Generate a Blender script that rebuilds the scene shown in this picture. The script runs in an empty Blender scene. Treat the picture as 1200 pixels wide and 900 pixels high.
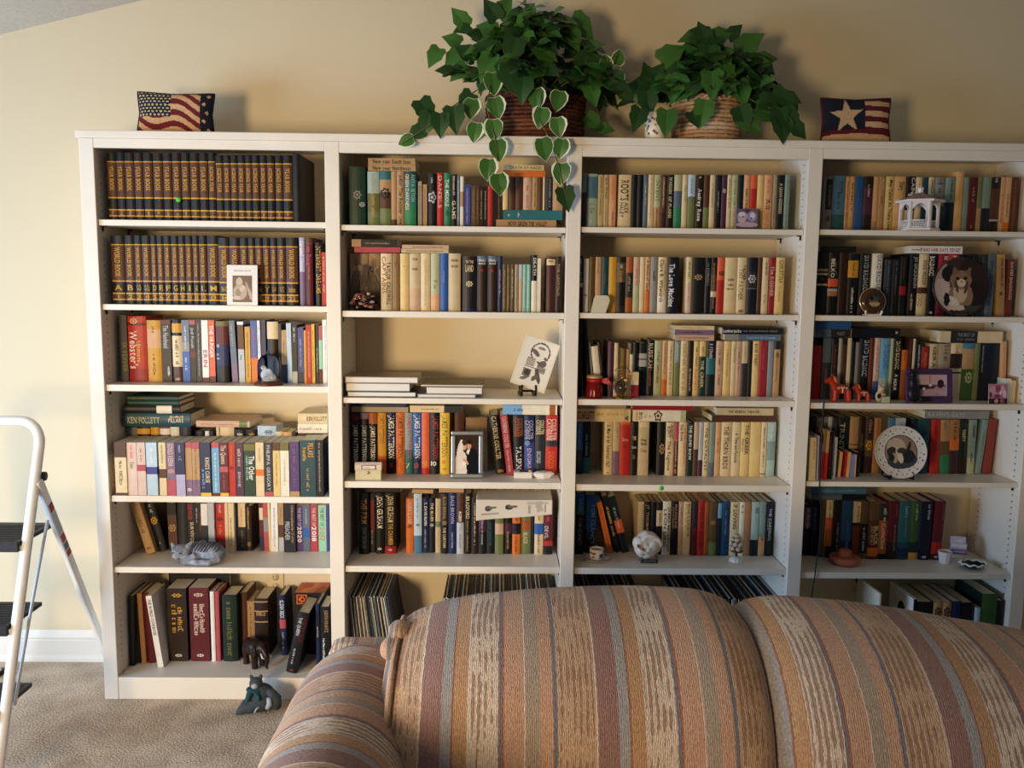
import bpy, bmesh, math, random
from mathutils import Vector, Matrix, noise
PI = math.pi
SC = bpy.context.scene
COL = SC.collection
rnd = random.Random(7)

# ------------------------------------------------------------ camera geometry
FPX = 987.0358                      # focal length in pixels of a 1200 px wide frame
CAM = Vector((1.5491, -3.1998, 1.6599))
YAW, PITCH, ROLL = -0.0169, -0.1189, 0.0116
FWD = Vector((-math.sin(YAW)*math.cos(PITCH), math.cos(YAW)*math.cos(PITCH), math.sin(PITCH)))
RT0 = Vector((math.cos(YAW), math.sin(YAW), 0))
UP0 = RT0.cross(FWD)
RT = RT0*math.cos(ROLL) + UP0*math.sin(ROLL)
UP = UP0*math.cos(ROLL) - RT0*math.sin(ROLL)
def at(u, v, y):
    """World point at depth y that the photograph shows at pixel (u, v)."""
    r = FWD + RT*((u-600)/FPX) - UP*((v-450)/FPX)
    return CAM + r*((y-CAM.y)/r.y)
cam = bpy.data.cameras.new('camera'); cam_o = bpy.data.objects.new('camera', cam); COL.objects.link(cam_o)
cam.sensor_fit = 'HORIZONTAL'; cam.sensor_width = 36; cam.lens = FPX/1200*36
cam_o.matrix_world = Matrix(((RT.x, UP.x, -FWD.x, CAM.x), (RT.y, UP.y, -FWD.y, CAM.y), (RT.z, UP.z, -FWD.z, CAM.z), (0, 0, 0, 1)))
cam.clip_start = .02
SC.camera = cam_o

# ------------------------------------------------------------ materials
def lin(h):
    c = [int(h[i:i+2], 16)/255 for i in (0, 2, 4)]
    return tuple(x/12.92 if x <= .04045 else ((x+.055)/1.055)**2.4 for x in c)
PALETTE = dict(p.split(':') for p in """black:17171a charcoal:2c2c31 nearnavy:151a2a nearteal:14232a darkbrown:2a1b16 brown:563626 brickbrown:6b3020 maroonbrown:45221e plumbrown:3a2730 orangebrown:a4582a clay:a8764a tanbrown:8d6b42 tan:b48e62 olivebrown:5e4c2e gold:cf9a34 cream:ddc79c orangecream:dcae74 yellowcream:dfc07e ivory:e6dec8 white:ebe8e2 beige:c8b48e taupe:a39179 grey:8d8b88 steelgrey:7d8a8c silver:b6bbc0 peach:d8a678 pinktan:c9a488 pink:d8beb0 rose:b4505c rosered:ae3c4c rosepink:dd8888 salmon:dc6242 red:b82a24 crimson:98202c maroon:5c1c24 plum:4a2a44 mauve:7d6480 orange:d8702a yellow:e2b838 olive:6d6a34 moss:6f7a4c mint:94c8ac aqua:84bfae green:2f8058 fern:3a5a2c darkgreen:1b3a2e deepgreen:152a22 celadon:b4b890 teal:2c6c72 deepteal:1f4650 tealgreen:2b5f64 paleteal:a0b8b0 greyteal:7f958c seagrey:8a9c9c green_grey:46544c paleblue:b8cfe0 skyblue:7fb0d8 sky:6aa6c8 steel:4e7a9c slate:5a6a7c greyblue:64748c deepblue:1f4a78 nearblue:1c3f66 blue:2c5ca4 navy:1c2850 indigo:3c4488 purple:52386c lavender:b0aac8 lavenderblue:7c88c4 brickred:8a3a2c""".split())
PALETTE.update(wood='7a4a2c', darkwood='22150f', brass='b08a3c', terracotta='b0603c', sepia='6d5548', skin='d8a88c', leaf='3f6a2c',
    leafdark='26461e', leafrim='dfe2c4', vine='5a5a30', wickerdark='5e3222', wickerlight='c9a27c', gazebo='e4dcdc', wax='e6dcd8', pugtan='b59a80',
    catgrey='868d9c', slateblue='4c5560', scarf='1f4a50', carpet='b9a68f', paint='e6dccb', flagnavy='1c1e30', flagred='6e2226', flagcream='cfa780', starcream='cfae86')
MATS = {}
def mat(name, rough=.5, metal=0, spec=.35, vary=.07, scale=35, bump=0, bscale=200, trans=0, ior=1.45, coat=0, hexcol=None, stretch=(1, 1, 1), sheen=0):
    key = (name, rough, metal, vary, scale, bump, bscale, trans, hexcol, stretch)
    if key in MATS: return MATS[key]
    m = bpy.data.materials.new(name); m.use_nodes = True
    nt = m.node_tree; b = nt.nodes['Principled BSDF']
    c = lin(hexcol or PALETTE[name])
    b.inputs['Base Color'].default_value = (*c, 1)
    b.inputs['Roughness'].default_value = rough; b.inputs['Metallic'].default_value = metal
    b.inputs['Specular IOR Level'].default_value = spec; b.inputs['IOR'].default_value = ior
    b.inputs['Transmission Weight'].default_value = trans; b.inputs['Coat Weight'].default_value = coat
    if sheen: b.inputs['Sheen Weight'].default_value = sheen
    if vary or bump:
        tc = nt.nodes.new('ShaderNodeTexCoord'); mp = nt.nodes.new('ShaderNodeMapping'); mp.inputs['Scale'].default_value = stretch
        nt.links.new(tc.outputs['Object'], mp.inputs[0])
    if vary:
        n = nt.nodes.new('ShaderNodeTexNoise'); n.inputs['Scale'].default_value = scale; n.inputs['Detail'].default_value = 4
        nt.links.new(mp.outputs[0], n.inputs['Vector'])
        r = nt.nodes.new('ShaderNodeValToRGB')
        r.color_ramp.elements[0].position = .3; r.color_ramp.elements[1].position = .7
        r.color_ramp.elements[0].color = (*[x*(1-vary) for x in c], 1); r.color_ramp.elements[1].color = (*[min(1, x*(1+vary)) for x in c], 1)
        nt.links.new(n.outputs['Fac'], r.inputs[0]); nt.links.new(r.outputs[0], b.inputs['Base Color'])
    if bump:
        n2 = nt.nodes.new('ShaderNodeTexNoise'); n2.inputs['Scale'].default_value = bscale; n2.inputs['Detail'].default_value = 3
        nt.links.new(mp.outputs[0], n2.inputs['Vector'])
        bp = nt.nodes.new('ShaderNodeBump'); bp.inputs['Strength'].default_value = bump; bp.inputs['Distance'].default_value = .004
        nt.links.new(n2.outputs['Fac'], bp.inputs['Height']); nt.links.new(bp.outputs[0], b.inputs['Normal'])
    MATS[key] = m
    return m
def jacket(name): return mat(name, rough=.42, vary=.09, scale=28)
def ink(name): return mat(name, rough=.5, vary=0)
def page_mat():
    if 'page' in MATS: return MATS['page']
    m = mat('cream', rough=.8, vary=.12, scale=60, hexcol='e2d6ba', stretch=(14, .4, .4)); m.name = 'page_edges'
    MATS['page'] = m
    return m

# ------------------------------------------------------------ mesh building
class MB:
    def __init__(s): s.v = []; s.f = []; s.m = []; s.mats = []; s.sm = []
    def mi(s, m):
        if m not in s.mats: s.mats.append(m)
        return s.mats.index(m)
    def add(s, vs, fs, m, smooth=False):
        o = len(s.v); s.v += [tuple(p) for p in vs]; k = s.mi(m)
        for f in fs: s.f.append(tuple(i+o for i in f)); s.m.append(k); s.sm.append(smooth)
    def box(s, x0, x1, y0, y1, z0, z1, m, M=None):
        vs = [Vector((x, y, z)) for x in (x0, x1) for y in (y0, y1) for z in (z0, z1)]
        if M: vs = [M @ v for v in vs]
        s.add(vs, [(0, 1, 3, 2), (4, 6, 7, 5), (0, 4, 5, 1), (2, 3, 7, 6), (0, 2, 6, 4), (1, 5, 7, 3)], m)
    def lathe(s, prof, m, c=(0, 0, 0), seg=32, M=None, sx=1, sy=1, smooth=True):
        vs = []; n = len(prof)
        for i in range(seg):
            a = 2*PI*i/seg
            for r, z in prof: vs.append(Vector((c[0]+r*sx*math.cos(a), c[1]+r*sy*math.sin(a), c[2]+z)))
        if M: vs = [M @ v for v in vs]
        fs = []
        for i in range(seg):
            j = (i+1) % seg
            for k in range(n-1):
                q = [i*n+k, j*n+k, j*n+k+1, i*n+k+1]
                if prof[k][0] < 1e-6: q = [i*n+k, j*n+k+1, i*n+k+1]
                elif prof[k+1][0] < 1e-6: q = [i*n+k, j*n+k, i*n+k+1]
                fs.append(tuple(q))
        s.add(vs, fs, m, smooth)
    def ell(s, c, r, m, seg=16, M=None, rot=None):
        n = seg//2
        R = Matrix.Rotation(rot[0], 3, rot[1]) if rot else None
        vs = []; fs = []
        for k in range(n+1):
            t = -PI/2 + PI*k/n
            for i in range(seg):
                a = 2*PI*i/seg
                p = Vector((r[0]*math.cos(t)*math.cos(a), r[1]*math.cos(t)*math.sin(a), r[2]*math.sin(t)))
                if R: p = R @ p
                vs.append(p + Vector(c))
        for k in range(n):
            for i in range(seg):
                j = (i+1) % seg
                fs.append((k*seg+i, k*seg+j, (k+1)*seg+j, (k+1)*seg+i))
        if M: vs = [M @ v for v in vs]
        s.add(vs, fs, m, True)
    def tube(s, pts, rad, m, seg=8, closed=False, cap=True, smooth=True):
        pts = [Vector(p) for p in pts]; n = len(pts)
        rads = rad if isinstance(rad, (list, tuple)) else [rad]*n
        vs = []; prev = None
        for i, p in enumerate(pts):
            if closed: d = pts[(i+1) % n]-pts[i-1]
            else: d = pts[min(i+1, n-1)]-pts[max(i-1, 0)]
            d.normalize()
            if prev is None:
                a = Vector((0, 0, 1)) if abs(d.z) < .9 else Vector((1, 0, 0))
                x = d.cross(a).normalized()
            else: x = (prev - d*prev.dot(d)).normalized()
            prev = x; y = d.cross(x)
            for k in range(seg):
                a = 2*PI*k/seg
                vs.append(p + (x*math.cos(a)+y*math.sin(a))*rads[i])
        fs = []
        for i in range(n if closed else n-1):
            j = (i+1) % n
            for k in range(seg):
                l = (k+1) % seg
                fs.append((i*seg+k, i*seg+l, j*seg+l, j*seg+k))
        if cap and not closed: fs += [tuple(range(seg))[::-1], tuple((n-1)*seg+k for k in range(seg))]
        s.add(vs, fs, m, smooth)
    def prism(s, poly, y0, y1, m, M=None):
        """poly in (x, z), extruded along y"""
        n = len(poly)
        vs = [Vector((x, y, z)) for y in (y0, y1) for x, z in poly]
        if M: vs = [M @ v for v in vs]
        fs = [tuple(range(n)), tuple(range(2*n-1, n-1, -1))] + [(i, i+n, (i+1) % n+n, (i+1) % n) for i in range(n)]
        s.add(vs, fs, m)
    def grid(s, fn, nu, nv, m, smooth=True, closed_u=False):
        """fn(u, v) -> point; m is a material or a function of (u, v)"""
        vs = [Vector(fn(i/nu, j/nv)) for j in range(nv+1) for i in range(nu+1)]
        o = len(s.v); s.v += [tuple(p) for p in vs]
        for j in range(nv):
            for i in range(nu):
                a = o+j*(nu+1)+i
                s.f.append((a, a+1, a+nu+2, a+nu+1))
                s.m.append(s.mi(m((i+.5)/nu, (j+.5)/nv) if callable(m) else m)); s.sm.append(smooth)
    def build(s, name, parent=None, loc=None, rot=None, bevel=0, remesh=0, sub=0, weld=False):
        me = bpy.data.meshes.new(name); me.from_pydata(s.v, [], s.f)
        for m in s.mats: me.materials.append(m)
        me.polygons.foreach_set('material_index', s.m); me.polygons.foreach_set('use_smooth', s.sm)
        me.update()
        bm = bmesh.new(); bm.from_mesh(me)
        if weld: bmesh.ops.remove_doubles(bm, verts=bm.verts, dist=1e-5)
        bmesh.ops.recalc_face_normals(bm, faces=bm.faces); bm.to_mesh(me); bm.free()
        o = bpy.data.objects.new(name, me); COL.objects.link(o)
        if parent: o.parent = parent
        if loc is not None: o.location = loc
        if rot is not None: o.rotation_euler = rot
        if bevel:
            b = o.modifiers.new('edge', 'BEVEL'); b.width = bevel; b.segments = 2; b.limit_method = 'ANGLE'; b.angle_limit = .6
        if remesh:
            r = o.modifiers.new('skin', 'REMESH'); r.mode = 'VOXEL'; r.voxel_size = remesh; r.use_smooth_shade = True
            k = o.modifiers.new('soften', 'SMOOTH'); k.iterations = 4; k.factor = .6
        if sub:
            k = o.modifiers.new('round', 'SUBSURF'); k.levels = sub; k.render_levels = sub
        return o
def tag(o, label, cat, group=None):
    o['label'] = label; o['category'] = cat
    if group: o['group'] = group
    return o
def thing(name, label, cat, loc=(0, 0, 0), rot=(0, 0, 0), group=None):
    o = bpy.data.objects.new(name, None); COL.objects.link(o); o.empty_display_size = .05
    o.location = loc; o.rotation_euler = rot
    return tag(o, label, cat, group)
def struct(o): o['kind'] = 'structure'; return o

# ------------------------------------------------------------ room
WY = .345                           # the wall behind the shelves
def wall_mat():
    m = bpy.data.materials.new('wall_paint'); m.use_nodes = True; nt = m.node_tree; b = nt.nodes['Principled BSDF']
    tc = nt.nodes.new('ShaderNodeTexCoord')
    n = nt.nodes.new('ShaderNodeTexNoise'); n.inputs['Scale'].default_value = 1.3; n.inputs['Detail'].default_value = 3
    r = nt.nodes.new('ShaderNodeValToRGB'); r.color_ramp.elements[0].color = (*lin('dac9a8'), 1); r.color_ramp.elements[1].color = (*lin('e0d0b0'), 1)
    n2 = nt.nodes.new('ShaderNodeTexNoise'); n2.inputs['Scale'].default_value = 90; n2.inputs['Detail'].default_value = 3
    bp = nt.nodes.new('ShaderNodeBump'); bp.inputs['Strength'].default_value = .12; bp.inputs['Distance'].default_value = .004
    nt.links.new(tc.outputs['Object'], n.inputs['Vector']); nt.links.new(tc.outputs['Object'], n2.inputs['Vector'])
    nt.links.new(n.outputs['Fac'], r.inputs[0]); nt.links.new(r.outputs[0], b.inputs['Base Color'])
    nt.links.new(n2.outputs['Fac'], bp.inputs['Height']); nt.links.new(bp.outputs[0], b.inputs['Normal'])
    b.inputs['Roughness'].default_value = .75
    return m
WALL = wall_mat()
CEIL = mat('ceiling_paint', rough=.95, vary=.06, scale=60, bump=.5, bscale=120, hexcol='d6d0c8')
XL, XR, YB = -2.3, 5.2, -6.2
def zc(x): return 2.75 + .247*(x-.05)          # the vaulted ceiling climbs to the right
b = MB(); b.box(XL-.1, XR+.1, WY, WY+.1, -.05, zc(XR)+.1, WALL); struct(b.build('wall_back'))
b = MB(); b.add([(XL-.1, YB, zc(XL-.1)), (XR+.1, YB, zc(XR+.1)), (XR+.1, WY+.05, zc(XR+.1)), (XL-.1, WY+.05, zc(XL-.1)),
                 (XL-.1, YB, zc(XL-.1)+.1), (XR+.1, YB, zc(XR+.1)+.1), (XR+.1, WY+.05, zc(XR+.1)+.1), (XL-.1, WY+.05, zc(XL-.1)+.1)],
                [(0, 1, 2, 3), (4, 7, 6, 5), (0, 4, 5, 1), (1, 5, 6, 2), (2, 6, 7, 3), (3, 7, 4, 0)], CEIL); struct(b.build('ceiling'))
def carpet_mat():
    m = bpy.data.materials.new('carpet'); m.use_nodes = True; nt = m.node_tree; b = nt.nodes['Principled BSDF']
    tc = nt.nodes.new('ShaderNodeTexCoord')
    n = nt.nodes.new('ShaderNodeTexNoise'); n.inputs['Scale'].default_value = 130; n.inputs['Detail'].default_value = 6
    n3 = nt.nodes.new('ShaderNodeTexNoise'); n3.inputs['Scale'].default_value = 7; n3.inputs['Detail'].default_value = 4
    r = nt.nodes.new('ShaderNodeValToRGB'); r.color_ramp.elements[0].position = .3; r.color_ramp.elements[1].position = .7
    r.color_ramp.elements[0].color = (*lin('94795f'), 1); r.color_ramp.elements[1].color = (*lin('e6ceb2'), 1)
    mx = nt.nodes.new('ShaderNodeMath'); mx.operation = 'MULTIPLY_ADD'; mx.inputs[1].default_value = .55
    nt.links.new(n3.outputs['Fac'], mx.inputs[0])
    sb = nt.nodes.new('ShaderNodeMath'); sb.operation = 'MULTIPLY_ADD'; sb.inputs[1].default_value = .75; sb.inputs[2].default_value = -.16
    nt.links.new(n.outputs['Fac'], sb.inputs[0]); nt.links.new(sb.outputs[0], mx.inputs[2])
    bp = nt.nodes.new('ShaderNodeBump'); bp.inputs['Strength'].default_value = 1; bp.inputs['Distance'].default_value = .012
    for k in (n, n3): nt.links.new(tc.outputs['Object'], k.inputs['Vector'])
    nt.links.new(mx.outputs[0], r.inputs[0]); nt.links.new(r.outputs[0], b.inputs['Base Color'])
    nt.links.new(mx.outputs[0], bp.inputs['Height']); nt.links.new(bp.outputs[0], b.inputs['Normal'])
    b.inputs['Roughness'].default_value = .95; b.inputs['Sheen Weight'].default_value = .2
    return m
b = MB(); b.box(XL-.1, XR+.1, YB, WY, -.1, 0, carpet_mat()); struct(b.build('floor'))
PAINT = mat('white_trim_paint', rough=.4, vary=.03, scale=6, bump=.03, bscale=60, hexcol='ebe2d4')
SHPAINT = mat('shelf_paint', rough=.38, vary=.03, scale=6, bump=.03, bscale=60, hexcol='ebe3d6')
def wall_with_opening(name, x0, x1, y0, y1, z1, oy0, oy1, oz0, oz1, m):
    b = MB()
    for (a, c, lo, hi) in ((y0, oy0, 0, z1), (oy1, y1, 0, z1), (oy0, oy1, 0, oz0), (oy0, oy1, oz1, z1)):
        if c > a and hi > lo: b.box(x0, x1, a, c, lo, hi, m)
    return struct(b.build(name))
WIN = (-2.9, -.9, .2, 1.7)                  # the window in the left wall: y range, z range
wall_with_opening('wall_left', XL-.1, XL, YB, WY, zc(XL), *WIN, WALL)
b = MB(); y0, y1, z0, z1 = WIN
for (a, c, lo, hi) in ((y0, y1, z0-.04, z0), (y0, y1, z1, z1+.05), (y0-.05, y0, z0-.04, z1+.05), (y1, y1+.05, z0-.04, z1+.05), ((y0+y1)/2-.02, (y0+y1)/2+.02, z0, z1)):
    b.box(XL-.08, XL+.015, a, c, lo, hi, PAINT)
struct(b.build('window_1', bevel=.003))
b = MB(); b.box(XR, XR+.1, YB, WY, 0, zc(XR), WALL); struct(b.build('wall_right'))
# baseboard along the back wall: cap, field and shoe
b = MB(); yb = WY
prof = [(0, 0), (-.016, 0), (-.016, .012), (-.012, .03), (-.012, .095), (-.009, .1), (-.012, .108), (-.006, .125), (-.003, .135), (0, .14)]
for (xa, xb) in ((XL, XR),):
    n = len(prof); vs = [(x, yb+p[0], p[1]) for x in (xa, xb) for p in prof]
    b.add(vs, [(i, i+1, n+i+1, n+i) for i in range(n-1)] + [tuple(range(n)), tuple(range(2*n-1, n-1, -1))], PAINT)
struct(b.build('baseboard_back'))

# ------------------------------------------------------------ bookcase
PITCH_X, SW, H, DEP = .9, .0543, 2.2, .338
SHELF_Z = {(1, 1): (1.8790, 0.0220), (1, 2): (1.5648, 0.0217), (1, 3): (1.2592, 0.0252), (1, 4): (0.8257, 0.0246), (1, 5): (0.5397, 0.0234), (2, 1): (1.8707, 0.0205), (2, 2): (1.5498, 0.0236), (2, 3): (1.2174, 0.0212), (2, 4): (0.8894, 0.0255), (2, 5): (0.5495, 0.0243), (3, 1): (1.8740, 0.0203), (3, 2): (1.5512, 0.0205), (3, 3): (1.2195, 0.0228), (3, 4): (0.8844, 0.0256), (3, 5): (0.5472, 0.0253), (4, 1): (1.8758, 0.0196), (4, 2): (1.5522, 0.0210), (4, 3): (1.2139, 0.0226), (4, 4): (0.9026, 0.0197), (4, 5): (0.5343, 0.0246)}
bc = thing('bookcase', 'cream painted four-bay bookcase with fixed uprights covering most of the wall', 'bookcase')
def inner(k): return (k-1)*PITCH_X+SW, k*PITCH_X
for k in range(5):
    b = MB(); x = k*PITCH_X
    b.box(x, x+SW, 0, .02, 0, 2.172, SHPAINT)
    b.box(x+.003, x+SW-.003, .02, DEP, .0, 2.172, SHPAINT)
    b.build('upright', bc, bevel=.0025)
b = MB(); b.box(-.008, 4*PITCH_X+SW+.008, -.008, DEP, 2.172, H, SHPAINT); b.build('top_board', bc, bevel=.004)
for k in range(1, 5):
    a, c = inner(k)
    b = MB(); b.box(a, c, .001, .02, (2.138, 2.132, 2.131, 2.135)[k-1], 2.172, SHPAINT); b.build('top_rail', bc, bevel=.002)
    b = MB(); b.box(a, c, .002, .022, 0, .0905, SHPAINT); b.build('plinth', bc, bevel=.002)
    b = MB(); b.box(a, c, .022, DEP-.02, .07, .09, SHPAINT); b.build('bottom_board', bc)
DARKPIN = mat('pin_metal', rough=.4, metal=.8, vary=0, hexcol='2a2622')
for (bay, i), (z, t) in SHELF_Z.items():
    if i == 6: continue
    a, c = inner(bay)
    b = MB(); b.box(a+.0015, c-.0015, .012, DEP, z-t, z, SHPAINT)
    sh = b.build('shelf', bc, bevel=.0018)
    for xx in (a, c):                              # shelf clips front and back
        for yy in (.045, .27):
            p = MB(); s = 1 if xx == a else -1
            p.box(min(xx, xx+s*.014), max(xx, xx+s*.014), yy-.006, yy+.006, z-t-.004, z-t-.0002, DARKPIN)
            p.box(min(xx+s*.0005, xx+s*.003), max(xx+s*.0005, xx+s*.003), yy-.005, yy+.005, z-t-.018, z-t-.004, DARKPIN)
            p.build('shelf_clip', sh)
HOLE = mat('peg_hole', rough=.9, vary=0, hexcol='4a443c')
for k in range(1, 5):                              # rows of peg holes drilled in the sides of every bay
    a, c = inner(k)
    for xx, s in ((a-.0032+.003, 1), (c+.0002, -1)):
        for yy in (.045, .27):
            b = MB(); z = .16
            while z < 2.12:
                vs = [(xx+s*.0006, yy+.0032*math.cos(q*PI/3), z+.0032*math.sin(q*PI/3)) for q in range(6)]
                b.add(vs, [tuple(range(6))], HOLE); z += .0254
            o = b.build('peg_hole_row', bc); o['kind'] = 'stuff'

# ------------------------------------------------------------ lettering
CHARS = "ABCDEFGHIJKLMNOPQRSTUVWXYZabcdefghijklmnopqrstuvwxyz0123456789.-&+@/'"
GL = {}
def make_glyphs():
    obs = []
    for c in CHARS:
        cu = bpy.data.curves.new('glyph', 'FONT'); cu.body = c; cu.size = 1; cu.resolution_u = 2; cu.fill_mode = 'FRONT'; cu.offset = .016
        o = bpy.data.objects.new('glyph', cu); COL.objects.link(o); obs.append((c, o, cu))
    dg = bpy.context.evaluated_depsgraph_get(); dg.update()
    for c, o, cu in obs:
        ev = o.evaluated_get(dg); me = ev.to_mesh()
        vs = [(v.co.x, v.co.y) for v in me.vertices]; fs = [tuple(p.vertices) for p in me.polygons]
        x0 = min(v[0] for v in vs); x1 = max(v[0] for v in vs)
        GL[c] = ([(x-x0, y) for x, y in vs], fs, x1-x0); ev.to_mesh_clear()
    for c, o, cu in obs:
        bpy.data.objects.remove(o); bpy.data.curves.remove(cu)
make_glyphs()
def text2d(s):
    vs = []; fs = []; x = 0
    for c in s:
        if c not in GL: x += .34; continue
        gv, gf, w = GL[c]; o = len(vs)
        vs += [(x+p[0], p[1]) for p in gv]; fs += [tuple(i+o for i in f) for f in gf]; x += w+.085
    return vs, fs, max(x-.085, .01)
def scribble(L, Hh, rg):
    """small print too fine to read: letter-like strokes"""
    vs = []; fs = []; x = 0
    def bar(a, c, lo, hi):
        o = len(vs); vs.extend([(a, lo), (c, lo), (c, hi), (a, hi)]); fs.append((o, o+1, o+2, o+3))
    while x < L:
        w = Hh*rg.uniform(.35, .65); t = Hh*.16; k = rg.randrange(5); top = Hh if rg.random() < .35 else Hh*.72
        if rg.random() < .16: x += w; continue
        bar(x, x+t, 0, top)
        if k in (0, 1): bar(x+w-t, x+w, 0, top*.9); bar(x+t, x+w-t, top*.5, top*.5+t)
        elif k == 2: bar(x+t, x+w, 0, t); bar(x+t, x+w, top-t, top)
        elif k == 3: bar(x+w-t, x+w, 0, top)
        else: bar(x+t, x+w*.8, top*.45, top*.45+t)
        x += w+Hh*.14
    return vs, fs

# ------------------------------------------------------------ books
# one line each: kind+pose x y z width height depth lean colour | spine bands | lettering | label | group   (lengths in mm)
GROUPS = ['books behind the paperbacks, first bay', 'books lying on the fifth shelf, fourth bay', 'books lying on the fifth shelf, second bay', 'books lying on the fourth shelf, first bay', 'books lying on the fourth shelf, fourth bay', 'books lying on the fourth shelf, second bay', 'books lying on the fourth shelf, third bay', 'books lying on the second shelf, fourth bay', 'books lying on the second shelf, second bay', 'books lying on the third shelf, fourth bay', 'books lying on the third shelf, third bay', 'books lying on the top shelf, second bay', 'books standing on the bottom shelf, first bay', 'books standing on the bottom shelf, fourth bay', 'books standing on the fifth shelf, first bay', 'books standing on the fifth shelf, fourth bay', 'books standing on the fifth shelf, second bay', 'books standing on the fifth shelf, third bay', 'books standing on the fourth shelf, first bay', 'books standing on the fourth shelf, fourth bay', 'books standing on the fourth shelf, second bay', 'books standing on the fourth shelf, third bay', 'books standing on the second shelf, first bay', 'books standing on the second shelf, fourth bay', 'books standing on the second shelf, second bay', 'books standing on the second shelf, third bay', 'books standing on the third shelf, first bay', 'books standing on the third shelf, fourth bay', 'books standing on the third shelf, third bay', 'books standing on the top shelf, fourth bay', 'books standing on the top shelf, second bay', 'books standing on the top shelf, third bay', 'encyclopedia volumes on the second shelf', 'encyclopedia volumes on the top shelf', 'photo albums lying on the third shelf', 'small books in front on the fourth shelf, fourth bay']
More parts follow.
